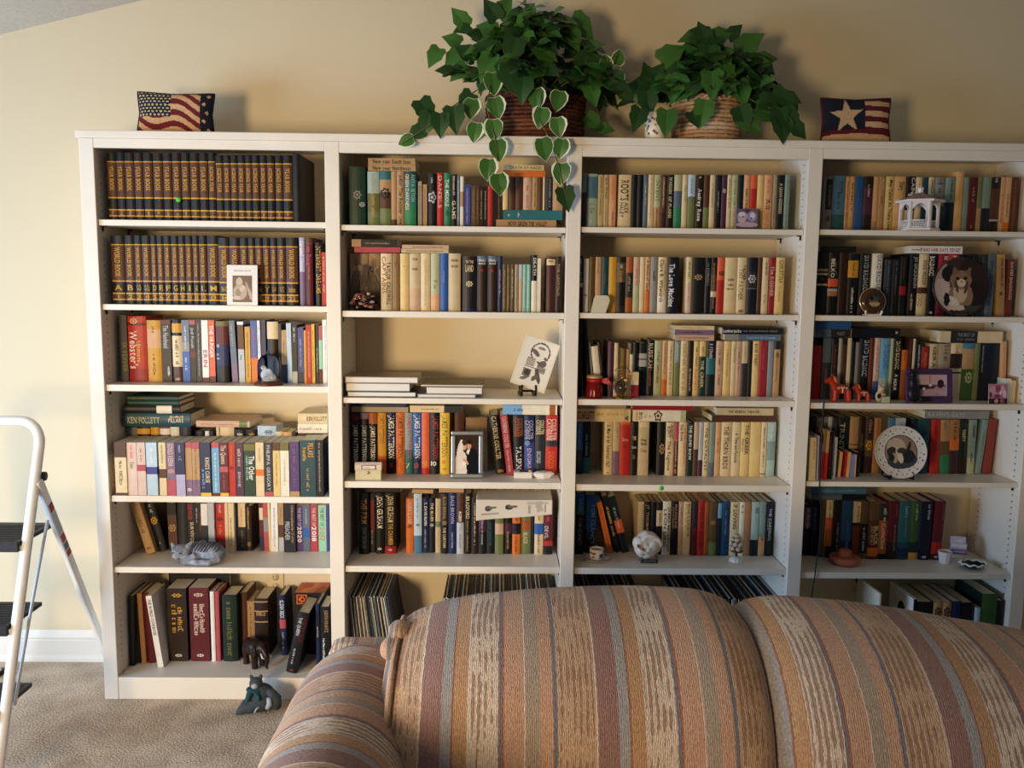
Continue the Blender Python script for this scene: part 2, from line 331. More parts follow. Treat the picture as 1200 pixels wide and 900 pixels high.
BOOKS = """ES 77 50 1879 32.4 247.9 172 0.0 black|.055 .075 gold .075 .145 brown .145 .165 gold .325 .345 gold .345 .86 brown .86 .875 gold|YEAR BOOK,gold,.2,.56,0,0.5;?,gold,.865,.915,0,0.4|black-and-brown yearbook volume with gilt bands, first from left, top shelf, first bay|33
ES 111.2 50 1879 29.5 248.3 172 0.0 black|.055 .075 gold .075 .145 brown .145 .165 gold .325 .345 gold .345 .86 brown .86 .875 gold|YEAR BOOK,gold,.2,.56,0,0.5;?,gold,.865,.915,0,0.4|black-and-brown yearbook volume with gilt bands, second from left, top shelf, first bay|33
ES 142.8 50 1879 32.8 248.8 172 0.0 black|.055 .075 gold .075 .145 brown .145 .165 gold .325 .345 gold .345 .86 brown .86 .875 gold|YEAR BOOK,gold,.2,.56,0,0.5;?,gold,.865,.915,0,0.4|black-and-brown yearbook volume with gilt bands, third from left, top shelf, first bay|33
ES 178 50 1879 31 249.3 172 0.0 black|.055 .075 gold .075 .145 brown .145 .165 gold .325 .345 gold .345 .86 brown .86 .875 gold|YEAR BOOK,gold,.2,.56,0,0.5;?,gold,.865,.915,0,0.4|black-and-brown yearbook volume with gilt bands, fourth from left, top shelf, first bay|33
ES 211.5 50 1879 33.2 249.8 172 0.0 black|.055 .075 gold .075 .145 brown .145 .165 gold .325 .345 gold .345 .86 brown .86 .875 gold|YEAR BOOK,gold,.2,.56,0,0.5;?,gold,.865,.915,0,0.4|black-and-brown yearbook volume with gilt bands, fifth from left, top shelf, first bay|33
ES 247.9 50 1879 34.7 250.3 172 0.0 black|.055 .075 gold .075 .145 brown .145 .165 gold .325 .345 gold .345 .86 brown .86 .875 gold|YEAR BOOK,gold,.2,.56,0,0.5;?,gold,.865,.915,0,0.4|black-and-brown yearbook volume with gilt bands, sixth from left, top shelf, first bay|33
ES 285.1 50 1879 31.8 250.8 172 0.0 black|.055 .075 gold .075 .145 brown .145 .165 gold .325 .345 gold .345 .86 brown .86 .875 gold|YEAR BOOK,gold,.2,.56,0,0.5;?,gold,.865,.915,0,0.4|black-and-brown yearbook volume with gilt bands, seventh from left, top shelf, first bay|33
ES 319.7 50 1879 30.6 251.2 172 0.0 black|.055 .075 gold .075 .145 brown .145 .165 gold .325 .345 gold .345 .86 brown .86 .875 gold|YEAR BOOK,gold,.2,.56,0,0.5;?,gold,.865,.915,0,0.4|black-and-brown yearbook volume with gilt bands, eighth from left, top shelf, first bay|33
ES 353.1 50 1879 29.9 251.7 172 0.0 black|.055 .075 gold .075 .145 brown .145 .165 gold .325 .345 gold .345 .86 brown .86 .875 gold|YEAR BOOK,gold,.2,.56,0,0.5;?,gold,.865,.915,0,0.4|black-and-brown yearbook volume with gilt bands, ninth from left, top shelf, first bay|33
ES 385.9 50 1879 32.5 252.1 172 0.0 black|.055 .075 gold .075 .145 brown .145 .165 gold .325 .345 gold .345 .86 brown .86 .875 gold|YEAR BOOK,gold,.2,.56,0,0.5;?,gold,.865,.915,0,0.4|black-and-brown yearbook volume with gilt bands, tenth from left, top shelf, first bay|33
ES 420.9 50 1879 30.7 252.6 172 0.0 black|.055 .075 gold .075 .145 brown .145 .165 gold .325 .345 gold .345 .86 brown .86 .875 gold|YEAR BOOK,gold,.2,.56,0,0.5;?,gold,.865,.915,0,0.4|black-and-brown yearbook volume with gilt bands, eleventh from left, top shelf, first bay|33
ES 454.4 50 1879 25.5 253 172 0.0 black|.055 .075 gold .075 .145 brown .145 .165 gold .325 .345 gold .345 .86 brown .86 .875 gold|SCIENCE YEAR,gold,.2,.56,0,0.5;?,gold,.865,.915,0,0.4|black-and-brown yearbook volume with gilt bands, twelfth from left, top shelf, first bay|33
ES 482.2 50 1879 27.7 245.4 171.8 0.0 black|.055 .075 gold .075 .145 brown .145 .165 gold .325 .345 gold .345 .86 brown .86 .875 gold|SCIENCE YEAR,gold,.2,.56,0,0.5;?,gold,.865,.915,0,0.4|black-and-brown yearbook volume with gilt bands, thirteenth from left, top shelf, first bay|33
ES 511.3 50 1879 24.4 245.8 172 0.0 black|.055 .075 gold .075 .145 brown .145 .165 gold .325 .345 gold .345 .86 brown .86 .875 gold|SCIENCE YEAR,gold,.2,.56,0,0.5;?,gold,.865,.915,0,0.4|black-and-brown yearbook volume with gilt bands, fourteenth from left, top shelf, first bay|33
ES 537.7 50 1879 25.5 246.2 172 0.0 black|.055 .075 gold .075 .145 brown .145 .165 gold .325 .345 gold .345 .86 brown .86 .875 gold|SCIENCE YEAR,gold,.2,.56,0,0.5;?,gold,.865,.915,0,0.4|black-and-brown yearbook volume with gilt bands, fifteenth from left, top shelf, first bay|33
ES 564.9 50 1879 25.9 246.6 172 0.0 black|.055 .075 gold .075 .145 brown .145 .165 gold .325 .345 gold .345 .86 brown .86 .875 gold|SCIENCE YEAR,gold,.2,.56,0,0.5;?,gold,.865,.915,0,0.4|black-and-brown yearbook volume with gilt bands, sixteenth from left, top shelf, first bay|33
ES 592.5 50 1879 23.6 246.9 172 0.0 black|.055 .075 gold .075 .145 brown .145 .165 gold .325 .345 gold .345 .86 brown .86 .875 gold|SCIENCE YEAR,gold,.2,.56,0,0.5;?,gold,.865,.915,0,0.4|black-and-brown yearbook volume with gilt bands, seventeenth from left, top shelf, first bay|33
ES 617.9 50 1879 26.3 247.3 172 0.0 black|.055 .075 gold .075 .145 brown .145 .165 gold .325 .345 gold .345 .86 brown .86 .875 gold|SCIENCE YEAR,gold,.2,.56,0,0.5;?,gold,.865,.915,0,0.4|black-and-brown yearbook volume with gilt bands, eighteenth from left, top shelf, first bay|33
ES 647.4 50 1879 24.4 247.7 172 0.0 black|.055 .075 gold .075 .145 brown .145 .165 gold .325 .345 gold .345 .86 brown .86 .875 gold|SCIENCE YEAR,gold,.2,.56,0,0.5;?,gold,.865,.915,0,0.4|black-and-brown yearbook volume with gilt bands, nineteenth from left, top shelf, first bay|33
ES 673.8 50 1879 26.6 248.1 172 0.0 black|.055 .075 gold .075 .145 brown .145 .165 gold .325 .345 gold .345 .86 brown .86 .875 gold|SCIENCE YEAR,gold,.2,.56,0,0.5;?,gold,.865,.915,0,0.4|black-and-brown yearbook volume with gilt bands, twentieth from left, top shelf, first bay|33
ES 704.1 50 1879 27.4 248.5 172 0.0 black|.055 .075 gold .075 .145 brown .145 .165 gold .325 .345 gold .345 .86 brown .86 .875 gold|SCIENCE YEAR,gold,.2,.56,0,0.5;?,gold,.865,.915,0,0.4|black-and-brown yearbook volume with gilt bands, twenty-first from left, top shelf, first bay|33
ES 733.9 50 1879 33 248.9 172 0.0 black|.055 .075 gold .075 .145 brown .145 .165 gold .325 .345 gold .345 .86 brown .86 .875 gold|YEAR BOOK,gold,.2,.56,0,0.5;?,gold,.865,.915,0,0.4|black-and-brown yearbook volume with gilt bands, twenty-second from left, top shelf, first bay|33
ES 769.4 50 1879 27.4 253 250 0.0 black|||tall black encyclopedia-style volume on top shelf, first bay|33
ES 77.3 50 1564.8 48.2 256.9 172 0.0 black|.055 .075 gold .075 .145 brown .145 .165 gold .325 .345 gold .345 .86 brown .86 .875 gold|WORLD BOOK,gold,.17,.6,0,0.42;=A,gold,.72,.8,0,0.6;=1,gold,.865,.92,0,0.6|black-and-brown encyclopedia volume with gilt bands, first from left, second shelf, first bay|32
ES 128.7 50 1564.8 35.8 257.5 172 0.0 black|.055 .075 gold .075 .145 brown .145 .165 gold .325 .345 gold .345 .86 brown .86 .875 gold|WORLD BOOK,gold,.17,.6,0,0.42;=B,gold,.72,.8,0,0.6;=2,gold,.865,.92,0,0.6|black-and-brown encyclopedia volume with gilt bands, second from left, second shelf, first bay|32
ES 166.3 50 1564.8 26.4 257.9 172 0.0 black|.055 .075 gold .075 .145 brown .145 .165 gold .325 .345 gold .345 .86 brown .86 .875 gold|WORLD BOOK,gold,.17,.6,0,0.42;=C-Ch,gold,.72,.8,0,0.6;=3,gold,.865,.92,0,0.6|black-and-brown encyclopedia volume with gilt bands, third from left, second shelf, first bay|32
ES 194.4 50 1564.8 31.7 258.3 172 0.0 black|.055 .075 gold .075 .145 brown .145 .165 gold .325 .345 gold .345 .86 brown .86 .875 gold|WORLD BOOK,gold,.17,.6,0,0.42;=Ci-Cz,gold,.72,.8,0,0.6;=4,gold,.865,.92,0,0.6|black-and-brown encyclopedia volume with gilt bands, fourth from left, second shelf, first bay|32
ES 228.2 50 1564.8 21.6 258.6 172 0.0 black|.055 .075 gold .075 .145 brown .145 .165 gold .325 .345 gold .345 .86 brown .86 .875 gold|WORLD BOOK,gold,.17,.6,0,0.42;=D,gold,.72,.8,0,0.6;=5,gold,.865,.92,0,0.6|black-and-brown encyclopedia volume with gilt bands, fifth from left, second shelf, first bay|32
ES 251.5 50 1564.8 23.5 258.9 172 0.0 black|.055 .075 gold .075 .145 brown .145 .165 gold .325 .345 gold .345 .86 brown .86 .875 gold|WORLD BOOK,gold,.17,.6,0,0.42;=E,gold,.72,.8,0,0.6;=6,gold,.865,.92,0,0.6|black-and-brown encyclopedia volume with gilt bands, sixth from left, second shelf, first bay|32
ES 276.7 50 1564.8 26.5 259.3 172 0.0 black|.055 .075 gold .075 .145 brown .145 .165 gold .325 .345 gold .345 .86 brown .86 .875 gold|WORLD BOOK,gold,.17,.6,0,0.42;=F,gold,.72,.8,0,0.6;=7,gold,.865,.92,0,0.6|black-and-brown encyclopedia volume with gilt bands, seventh from left, second shelf, first bay|32
ES 304.9 50 1564.8 26.5 259.6 172 0.0 black|.055 .075 gold .075 .145 brown .145 .165 gold .325 .345 gold .345 .86 brown .86 .875 gold|WORLD BOOK,gold,.17,.6,0,0.42;=G,gold,.72,.8,0,0.6;=8,gold,.865,.92,0,0.6|black-and-brown encyclopedia volume with gilt bands, eighth from left, second shelf, first bay|32
ES 332.7 50 1564.8 24.2 259.9 172 0.0 black|.055 .075 gold .075 .145 brown .145 .165 gold .325 .345 gold .345 .86 brown .86 .875 gold|WORLD BOOK,gold,.17,.6,0,0.42;=H,gold,.72,.8,0,0.6;=9,gold,.865,.92,0,0.6|black-and-brown encyclopedia volume with gilt bands, ninth from left, second shelf, first bay|32
ES 358.7 50 1564.8 25.4 260.3 172 0.0 black|.055 .075 gold .075 .145 brown .145 .165 gold .325 .345 gold .345 .86 brown .86 .875 gold|WORLD BOOK,gold,.17,.6,0,0.42;=I,gold,.72,.8,0,0.6;=10,gold,.865,.92,0,0.6|black-and-brown encyclopedia volume with gilt bands, tenth from left, second shelf, first bay|32
ES 385.8 50 1564.8 22.4 260.6 172 0.0 black|.055 .075 gold .075 .145 brown .145 .165 gold .325 .345 gold .345 .86 brown .86 .875 gold|WORLD BOOK,gold,.17,.6,0,0.42;=J-K,gold,.72,.8,0,0.6;=11,gold,.865,.92,0,0.6|black-and-brown encyclopedia volume with gilt bands, eleventh from left, second shelf, first bay|32
ES 409.9 50 1564.8 28.4 260.9 172 0.0 black|.055 .075 gold .075 .145 brown .145 .165 gold .325 .345 gold .345 .86 brown .86 .875 gold|WORLD BOOK,gold,.17,.6,0,0.42;=L,gold,.72,.8,0,0.6;=12,gold,.865,.92,0,0.6|black-and-brown encyclopedia volume with gilt bands, twelfth from left, second shelf, first bay|32
ES 440.3 50 1564.8 42.3 261.4 172 0.0 black|.055 .075 gold .075 .145 brown .145 .165 gold .325 .345 gold .345 .86 brown .86 .875 gold|WORLD BOOK,gold,.17,.6,0,0.42;=M,gold,.72,.8,0,0.6;=13,gold,.865,.92,0,0.6|black-and-brown encyclopedia volume with gilt bands, thirteenth from left, second shelf, first bay|32
ES 483.1 50 1564.8 42 253.7 172 0.0 black|.055 .075 gold .075 .145 brown .145 .165 gold .325 .345 gold .345 .86 brown .86 .875 gold|WORLD BOOK,gold,.17,.6,0,0.42;=N-O,gold,.72,.8,0,0.6;=14,gold,.865,.92,0,0.6|black-and-brown encyclopedia volume with gilt bands, fourteenth from left, second shelf, first bay|32
ES 525.4 50 1564.8 38.2 254.2 172 0.0 black|.055 .075 gold .075 .145 brown .145 .165 gold .325 .345 gold .345 .86 brown .86 .875 gold|WORLD BOOK,gold,.17,.6,0,0.42;=P,gold,.72,.8,0,0.6;=15,gold,.865,.92,0,0.6|black-and-brown encyclopedia volume with gilt bands, fifteenth from left, second shelf, first bay|32
ES 565.3 50 1564.8 29.2 254.6 172 0.0 black|.055 .075 gold .075 .145 brown .145 .165 gold .325 .345 gold .345 .86 brown .86 .875 gold|WORLD BOOK,gold,.17,.6,0,0.42;=Q-R,gold,.72,.8,0,0.6;=16,gold,.865,.92,0,0.6|black-and-brown encyclopedia volume with gilt bands, sixteenth from left, second shelf, first bay|32
ES 596.2 50 1564.8 25 255 172 0.0 black|.055 .075 gold .075 .145 brown .145 .165 gold .325 .345 gold .345 .86 brown .86 .875 gold|WORLD BOOK,gold,.17,.6,0,0.42;=S-Sn,gold,.72,.8,0,0.6;=17,gold,.865,.92,0,0.6|black-and-brown encyclopedia volume with gilt bands, seventeenth from left, second shelf, first bay|32
ES 623 50 1564.8 27.3 255.3 172 0.0 black|.055 .075 gold .075 .145 brown .145 .165 gold .325 .345 gold .345 .86 brown .86 .875 gold|WORLD BOOK,gold,.17,.6,0,0.42;=So-Sz,gold,.72,.8,0,0.6;=18,gold,.865,.92,0,0.6|black-and-brown encyclopedia volume with gilt bands, eighteenth from left, second shelf, first bay|32
ES 652.1 50 1564.8 25.8 255.7 172 0.0 black|.055 .075 gold .075 .145 brown .145 .165 gold .325 .345 gold .345 .86 brown .86 .875 gold|WORLD BOOK,gold,.17,.6,0,0.42;=T,gold,.72,.8,0,0.6;=19,gold,.865,.92,0,0.6|black-and-brown encyclopedia volume with gilt bands, nineteenth from left, second shelf, first bay|32
ES 679.6 50 1564.8 24.7 256 172 0.0 black|.055 .075 gold .075 .145 brown .145 .165 gold .325 .345 gold .345 .86 brown .86 .875 gold|WORLD BOOK,gold,.17,.6,0,0.42;=U-V,gold,.72,.8,0,0.6;=20,gold,.865,.92,0,0.6|black-and-brown encyclopedia volume with gilt bands, twentieth from left, second shelf, first bay|32
ES 706.1 50 1564.8 30 256.4 172 0.0 black|.055 .075 gold .075 .145 brown .145 .165 gold .325 .345 gold .345 .86 brown .86 .875 gold|WORLD BOOK,gold,.17,.6,0,0.42;=W-XYZ,gold,.72,.8,0,0.6;=21,gold,.865,.92,0,0.6|black-and-brown encyclopedia volume with gilt bands, twenty-first from left, second shelf, first bay|32
ES 738.2 50 1564.8 44 256.9 172 0.0 black|.055 .075 gold .075 .145 brown .145 .165 gold .325 .345 gold .345 .86 brown .86 .875 gold|WORLD BOOK,gold,.17,.6,0,0.42;=Index,gold,.72,.8,0,0.6;=22,gold,.865,.92,0,0.6|black-and-brown encyclopedia volume with gilt bands, twenty-second from left, second shelf, first bay|32
HS 789.5 50 1564.8 19.8 258.1 172 0.0 mauve|.5 1 lavender|Grand Hotel,white,.05,.5,0,0.7|mauve book with lavender band on second shelf, first bay|22
HS 811.8 50 1564.8 27.7 258.4 172 0.0 maroon|.9 1 brown|Ann Rule,rose,.06,.4,0,0.7;?,orange,.42,.6,0,0.4|maroon book with brown top on second shelf, first bay|22
HS 850 50 1564.8 22.1 240.2 168.1 0.0 black||INTERPRET DREAMS,gold,.05,.8,0,0.75|black book on second shelf, first bay|22
PS 873.4 50 1564.8 17.2 203.8 140 0.0 red||?,pink,.08,.75,0,0.5|red book on second shelf, first bay|22
PS 71.7 105 1259.2 30.7 259.8 140 0.0 black||SKYDIVER,olive,.4,.85,0.1,0.6|black book on third shelf, first bay|26
HS 104.2 105 1259.2 70.5 256.5 172 0.0 red|0 .2 crimson .86 .9 maroon|Webster's,white,.22,.8,-0.2,0.42;Ultimate,yellow,.38,.7,0.1,0.22;*,cream,.03,.12,-0.15,0.35|thick red book with crimson foot on third shelf, first bay|26
HS 177.2 105 1259.2 53.5 241.7 169.2 0.0 gold|.55 .85 peach|?,brown,.1,.2,0,0.4;?,maroon,.55,.9,0,0.35|thick gold book with peach top on third shelf, first bay|26
PS 233.2 105 1259.2 38.1 242.3 140 0.0 darkbrown|.94 1 maroon|The Handmaid,silver,.08,.45,0,0.5;?,white,.75,.9,0.2,0.4|dark brown book on third shelf, first bay|26
HS 273.8 105 1259.2 38.9 242.7 169.9 0.0 black|0 .25 brown .25 .75 cream .8 .95 gold|?,brown,.32,.7,0,0.5;*,cream,.93,.97,0,0.4|black book with cream band on third shelf, first bay|26
PS 314 105 1259.2 28.4 243.1 140 0.0 greyblue|.5 .65 grey 0 .5 blue|?,white,.1,.45,0,0.4;?,white,.6,.8,0,0.5|grey-blue book with blue band on third shelf, first bay|26
PS 344.2 105 1259.2 22.6 243.4 140 0.0 black|.93 1 rose .4 .5 maroon|Jodi Picoult,silver,.12,.45,0,0.5|black book with maroon band on third shelf, first bay|26
PS 368.6 105 1259.2 19.5 243.6 140 0.0 charcoal||?,silver,.05,.9,0,0.4|charcoal book on third shelf, first bay|26
PS 390.7 105 1259.2 25 243.9 140 0.0 white|0 .08 maroon|ERIN,rose,.48,.75,0,0.6|white book on third shelf, first bay|26
PS 417.8 105 1259.2 23 244.2 140 0.0 salmon|0 .1 maroon|THE HUNGER,white,.08,.6,0,0.6|salmon book with maroon foot on third shelf, first bay|26
HS 442.7 105 1259.2 50.5 240.7 168.5 0.0 black|.28 .62 navy .62 .92 maroon .92 1 olive|?,silver,.38,.45,-0.3,0.4;?,silver,.53,.6,-0.3,0.4|thick black book with navy band on third shelf, first bay|26
PS 506.3 105 1259.2 22.4 243.2 140 -2.3 slate|0 .3 mauve|?,silver,.05,.4,0,0.5|slate blue book with mauve foot on third shelf, first bay|26
PS 533.2 105 1259.2 22.8 239.6 140 -0.8 white|.55 .95 brown 0 .55 silver|?,charcoal,.55,.62,0,0.6|white book with silver grey band on third shelf, first bay|26
PS 558.9 105 1259.2 20.4 220.4 140 -0.1 gold||?,brown,.1,.9,0,0.4|gold book on third shelf, first bay|26
PS 582.2 105 1259.2 24.3 244 140 -0.4 blue|0 .4 orange|?,salmon,.1,.7,0,0.5|blue book with orange foot on third shelf, first bay|26
PS 609.5 105 1259.2 10.7 245 140 -0.6 white||?,navy,.1,.55,0,0.6|slim white book just right of the blue one, third shelf, first bay|26
PS 622 105 1259.2 17.3 246.3 140 0.1 navy|||navy book on third shelf, first bay|26
HS 644.4 105 1259.2 42.9 240.9 168.6 0.0 darkbrown|.72 1 cream||thick dark brown book with cream top on third shelf, first bay|26
PS 689 105 1259.2 10.7 233.5 140 0.0 charcoal|||slim charcoal book on third shelf, first bay|26
PS 700.1 105 1259.2 18.9 208.3 140 0.3 navy|.35 1 tan|?,navy,.2,.8,0,0.4|navy book with tan band on third shelf, first bay|26
PS 722.6 105 1259.2 18.1 235.7 140 -0.6 paleblue||?,silver,.05,.3,0,0.4|pale blue book on third shelf, first bay|26
PS 741.4 105 1259.2 19.6 230.2 140 0.0 black|0 .2 silver|?,white,.05,.3,0,0.5|black book with silver grey foot on third shelf, first bay|26
PS 764 105 1259.2 21.9 218.8 140 0.0 indigo|0 .2 navy|?,paleblue,.2,.7,0,0.4|indigo book with navy foot on third shelf, first bay|26
PS 787.7 105 1259.2 8.3 209.2 140 0.0 gold|||slim gold book on third shelf, first bay|26
PS 796.4 105 1259.2 22 228.8 140 -0.0 red||?,pink,.1,.9,0,0.4|red book on third shelf, first bay|26
PS 819.8 105 1259.2 10.7 232.9 140 -0.2 yellow||?,brown,.1,.9,0,0.5|slim yellow book on third shelf, first bay|26
PS 834.3 105 1259.2 10.3 231.1 140 0.0 black||?,white,.4,.8,0,0.5|slim black book on third shelf, first bay|26
PS 846.4 105 1259.2 12.6 227.4 140 0.0 mint|0 .25 maroon .75 1 rose||slim mint green book with maroon foot on third shelf, first bay|26
PS 861.1 105 1259.2 15.7 250.9 140 0.0 white||?,grey,.1,.8,0.2,0.4|slim white book just right of the mint green one, third shelf, first bay|26
PS 73.4 15 825.7 44.1 208.1 140 0.0 brown|.05 .72 cream|?,brown,.35,.8,0,0.5|thick brown book with cream band on fourth shelf, first bay|18
PS 117.8 20 825.7 37.8 207.5 140 0.0 pink||?,salmon,.05,.3,0,0.5;?,olive,.35,.5,0,0.6|pink book on fourth shelf, first bay|18
PS 157.2 20 825.7 31.9 207.8 140 0.0 pink|.46 .58 rose|?,brown,.1,.35,0,0.3|pink book with rose band on fourth shelf, first bay|18
PS 192.7 20 825.7 40.8 208.1 140 0.0 paleblue|.4 .54 indigo|?,white,.1,.4,0,0.4|pale blue book with indigo band on fourth shelf, first bay|18
PS 240.9 20 825.7 27 208.5 140 0.0 cream|.33 .5 brown|?,olive,.05,.45,0,0.5|cream book with brown band on fourth shelf, first bay|18
PS 270.5 20 825.7 32.4 208.8 140 0.0 mauve|0 .3 rose|GOULD KEENA,pink,.02,.45,0,0.6;*,peach,.5,.58,0,0.6|mauve book with rose foot on fourth shelf, first bay|18
PS 306.9 15 825.7 34.8 210 140 0.0 lavender|.4 1 navy|?,lavender,.05,.35,0,0.5|lavender book with navy band on fourth shelf, first bay|18
PS 343 20 825.7 24.6 209.4 140 0.0 tan|0 .3 mauve .9 1 rose|*,white,.86,.92,0,0.5|tan book just right of the lavender one, fourth shelf, first bay|18
PS 368.6 20 825.7 28.5 209.6 140 0.0 tan|0 .3 mauve .88 1 rose|?,brown,.1,.9,0,0.3|tan book just left of the navy one, fourth shelf, first bay|18
PS 401 15 825.7 39.8 210.9 140 0.0 navy|0 .06 yellow|KING'S CURSE,cream,.28,.75,0.2,0.4;?,skyblue,.5,.85,-0.2,0.4|navy book on fourth shelf, first bay|18
PS 444.1 20 825.7 28.5 210.2 140 0.0 sky|.9 1 rose 0 .05 maroon|?,white,.2,.9,0,0.4|light blue book with rose top on fourth shelf, first bay|18
PS 475.9 15 825.7 31.9 211.5 140 0.0 maroon|0 .06 yellow .45 .55 rose|The Queens,pink,.05,.4,0,0.6;?,rose,.6,.9,0,0.4|maroon book with rose band on fourth shelf, first bay|18
PS 508.3 20 825.7 26.1 210.8 140 0.0 red||?,orange,.05,.4,0,0.5;*,black,.45,.5,0,0.5|red book on fourth shelf, first bay|18
PS 536.5 20 825.7 29 211 140 0.0 plum||?,pink,.12,.42,0,0.7;?,pink,.55,.8,0,0.7|plum book on fourth shelf, first bay|18
PS 568.1 20 825.7 42.4 211.3 140 0.0 darkgreen|.85 .97 olive|The Other,white,.25,.7,0.2,0.5;?,mint,.25,.7,-0.2,0.4|thick dark green book with olive top on fourth shelf, first bay|18
PS 613.1 20 825.7 31.5 211.7 140 0.0 cream|.38 .5 orange|?,tan,.1,.35,0,0.4|cream book with orange band on fourth shelf, first bay|18
PS 646.7 20 825.7 31.6 212 140 0.0 charcoal|0 .08 rose|PHILIPPA GREGORY,silver,.05,.9,0,0.4|charcoal book on fourth shelf, first bay|18
PS 680.3 20 825.7 26.6 212.2 140 0.0 yellowcream|.85 1 brown|?,brown,.2,.8,0,0.3|yellow-cream book with brown top on fourth shelf, first bay|18
PS 708.5 20 825.7 33.1 212.5 140 0.0 ivory|.85 1 olive|?,grey,.3,.8,0,0.3|ivory book with olive top on fourth shelf, first bay|18
PS 744.7 20 825.7 36 215.3 140 0.0 purple|0 .09 tan|?,mauve,.05,.85,0,0.5|purple book on fourth shelf, first bay|18
PS 784.8 20 825.7 59.8 221.8 140 0.0 deepteal||PILLARS,gold,.05,.3,0.2,0.35;?,gold,.1,.35,-0.2,0.4;?,gold,.5,.9,0,0.3|thick deep teal book on fourth shelf, first bay|18
PS 846.7 20 825.7 26.7 223.7 140 0.0 black||?,silver,.05,.9,0,0.35|black book on fourth shelf, first bay|18
PS 873.8 104 825.7 19.2 200.3 140 0.0 blue||?,lavender,.05,.4,0,0.5|blue book on fourth shelf, first bay|18
HS 55.5 165 825.7 42.8 248.7 110 0.0 black|.8 .97 grey||thick black book with grey top behind the paperbacks, fourth shelf, first bay|0
HS 98.6 165 825.7 51.1 249.2 110 0.0 darkbrown|.86 .95 gold||thick dark brown book behind the paperbacks, fourth shelf, first bay|0
HS 152.4 165 825.7 35.2 249.6 110 0.0 brown|.85 .97 gold||brown book with gold top behind the paperbacks, fourth shelf, first bay|0
HS 189.7 165 825.7 40.4 250 110 0.0 crimson|.85 .95 white||crimson book with white top behind the paperbacks, fourth shelf, first bay|0
HS 232.2 165 825.7 34.7 250.3 110 0.0 ivory|||ivory book behind the paperbacks, fourth shelf, first bay|0
HS 269.1 165 825.7 44 250.7 110 0.0 charcoal|||thick charcoal book behind the paperbacks, fourth shelf, first bay|0
HS 331.6 165 825.7 37.9 228.7 110 0.0 darkbrown|||dark brown book just right of the charcoal one, behind the paperbacks, fourth shelf, first bay|0
HS 371.1 165 825.7 16.3 229 110 0.0 white|||slim white book behind the paperbacks, fourth shelf, first bay|0
HS 389.1 165 825.7 18.9 229.2 110 0.0 black|||black book behind the paperbacks, fourth shelf, first bay|0
HS 416.3 165 825.7 12.2 250.3 110 0.0 cream|||slim cream book behind the paperbacks, fourth shelf, first bay|0
HS 428.9 165 825.7 57.4 251.5 110 0.0 cream|||thick cream book behind the paperbacks, fourth shelf, first bay|0
HS 486.7 165 825.7 46.6 235.3 110 0.0 black||*,white,.06,.1,0,0.4|thick black book just right of the thick cream one, behind, fourth shelf, first bay|0
HS 533.7 165 825.7 47.2 235.7 110 0.0 black||*,gold,.06,.1,0,0.4|thick black book just left of the pale blue one, behind, fourth shelf, first bay|0
HS 581.3 165 825.7 73.9 252 110 0.0 paleblue||*,navy,.07,.13,0.1,0.35|thick pale blue book behind the paperbacks, fourth shelf, first bay|0
HS 655.6 165 825.7 27.7 228.9 110 0.0 cream|||cream book behind the paperbacks, fourth shelf, first bay|0
HS 684.9 165 825.7 33.9 226.6 110 0.0 orangecream|||orange-cream book behind the paperbacks, fourth shelf, first bay|0
HS 721.4 165 825.7 19.5 226.8 110 0.0 darkbrown|||dark brown book just right of the orange-cream one, behind the paperbacks, fourth shelf, first bay|0
HS 744.1 165 825.7 48.3 227.2 110 0.0 maroon|||thick maroon book behind the paperbacks, fourth shelf, first bay|0
HF 70.7 120 1131.8 221.1 30.7 170 0.0 black|.15 .42 ivory||black book with ivory foot lying flat, fourth shelf, first bay|3
HF 85.3 120 1182.3 202.7 17.7 170 0.0 darkgreen||?,moss,.1,.4,0,0.4|dark green book second from left, lying flat, fourth shelf, first bay|3
HF 84.5 120 1163.3 202.9 18.3 170 0.0 darkgreen|||dark green book third from left, lying flat, fourth shelf, first bay|3
HF 60.9 120 1077.2 269.2 53.8 170 0.0 deepteal||KEN FOLLETT,celadon,.08,.55,0,0.45;=THE,cream,.7,.9,0.25,0.16;PILLARS,cream,.68,.9,0,0.3|deep teal book lying flat, fourth shelf, first bay|3
HF 351.2 120 1078 213.7 25.6 170 0.0 pinktan|.05 .2 moss|?,rose,.1,.7,0,0.3|pinkish tan book with moss green foot lying flat, fourth shelf, first bay|3
HF 750.7 140 1092.9 117.8 40.4 170 0.0 cream||KEN FOLLETT,brown,.3,.98,0,0.4|cream book lying flat, fourth shelf, first bay|3
HF 749.9 140 1053.6 117.9 38.5 170 0.0 ivory||?,taupe,.05,.8,0,0.5|ivory book lying flat, fourth shelf, first bay|3
HS 115.5 167 539.7 36.9 222.8 155.9 -15.6 tan||?,brown,.3,.6,0,0.6;*,black,.88,.92,0,0.4|tan book on fifth shelf, first bay|14
HS 152.8 197.2 539.7 35.2 212.5 127.8 -13.3 black||?,silver,.05,.2,0,0.5;*,gold,.3,.45,0,0.6;?,silver,.78,.85,0,0.3|black book just right of the tan one, fifth shelf, first bay|14
PS 189.4 217.4 539.7 35.6 202.9 107.6 -0.8 black|.1 .75 brown|*,tan,.45,.6,0,0.7|black book with brown band on fifth shelf, first bay|14
HS 225.4 218.2 539.7 43.3 202.2 106.8 0.0 charcoal|||thick charcoal book on fifth shelf, first bay|14
PS 269.2 219.1 539.7 28.2 203.1 105.9 0.0 black||SURVIVOR,red,.03,.35,-0.1,0.6;SURVIVORS,cream,.4,.9,0.1,0.5|black book just right of the thick charcoal one, fifth shelf, first bay|14
PS 297.7 219.7 539.7 19.5 201.4 105.3 0.0 black||?,silver,.1,.4,0,0.5|black book just left of the slim dark brown one, fifth shelf, first bay|14
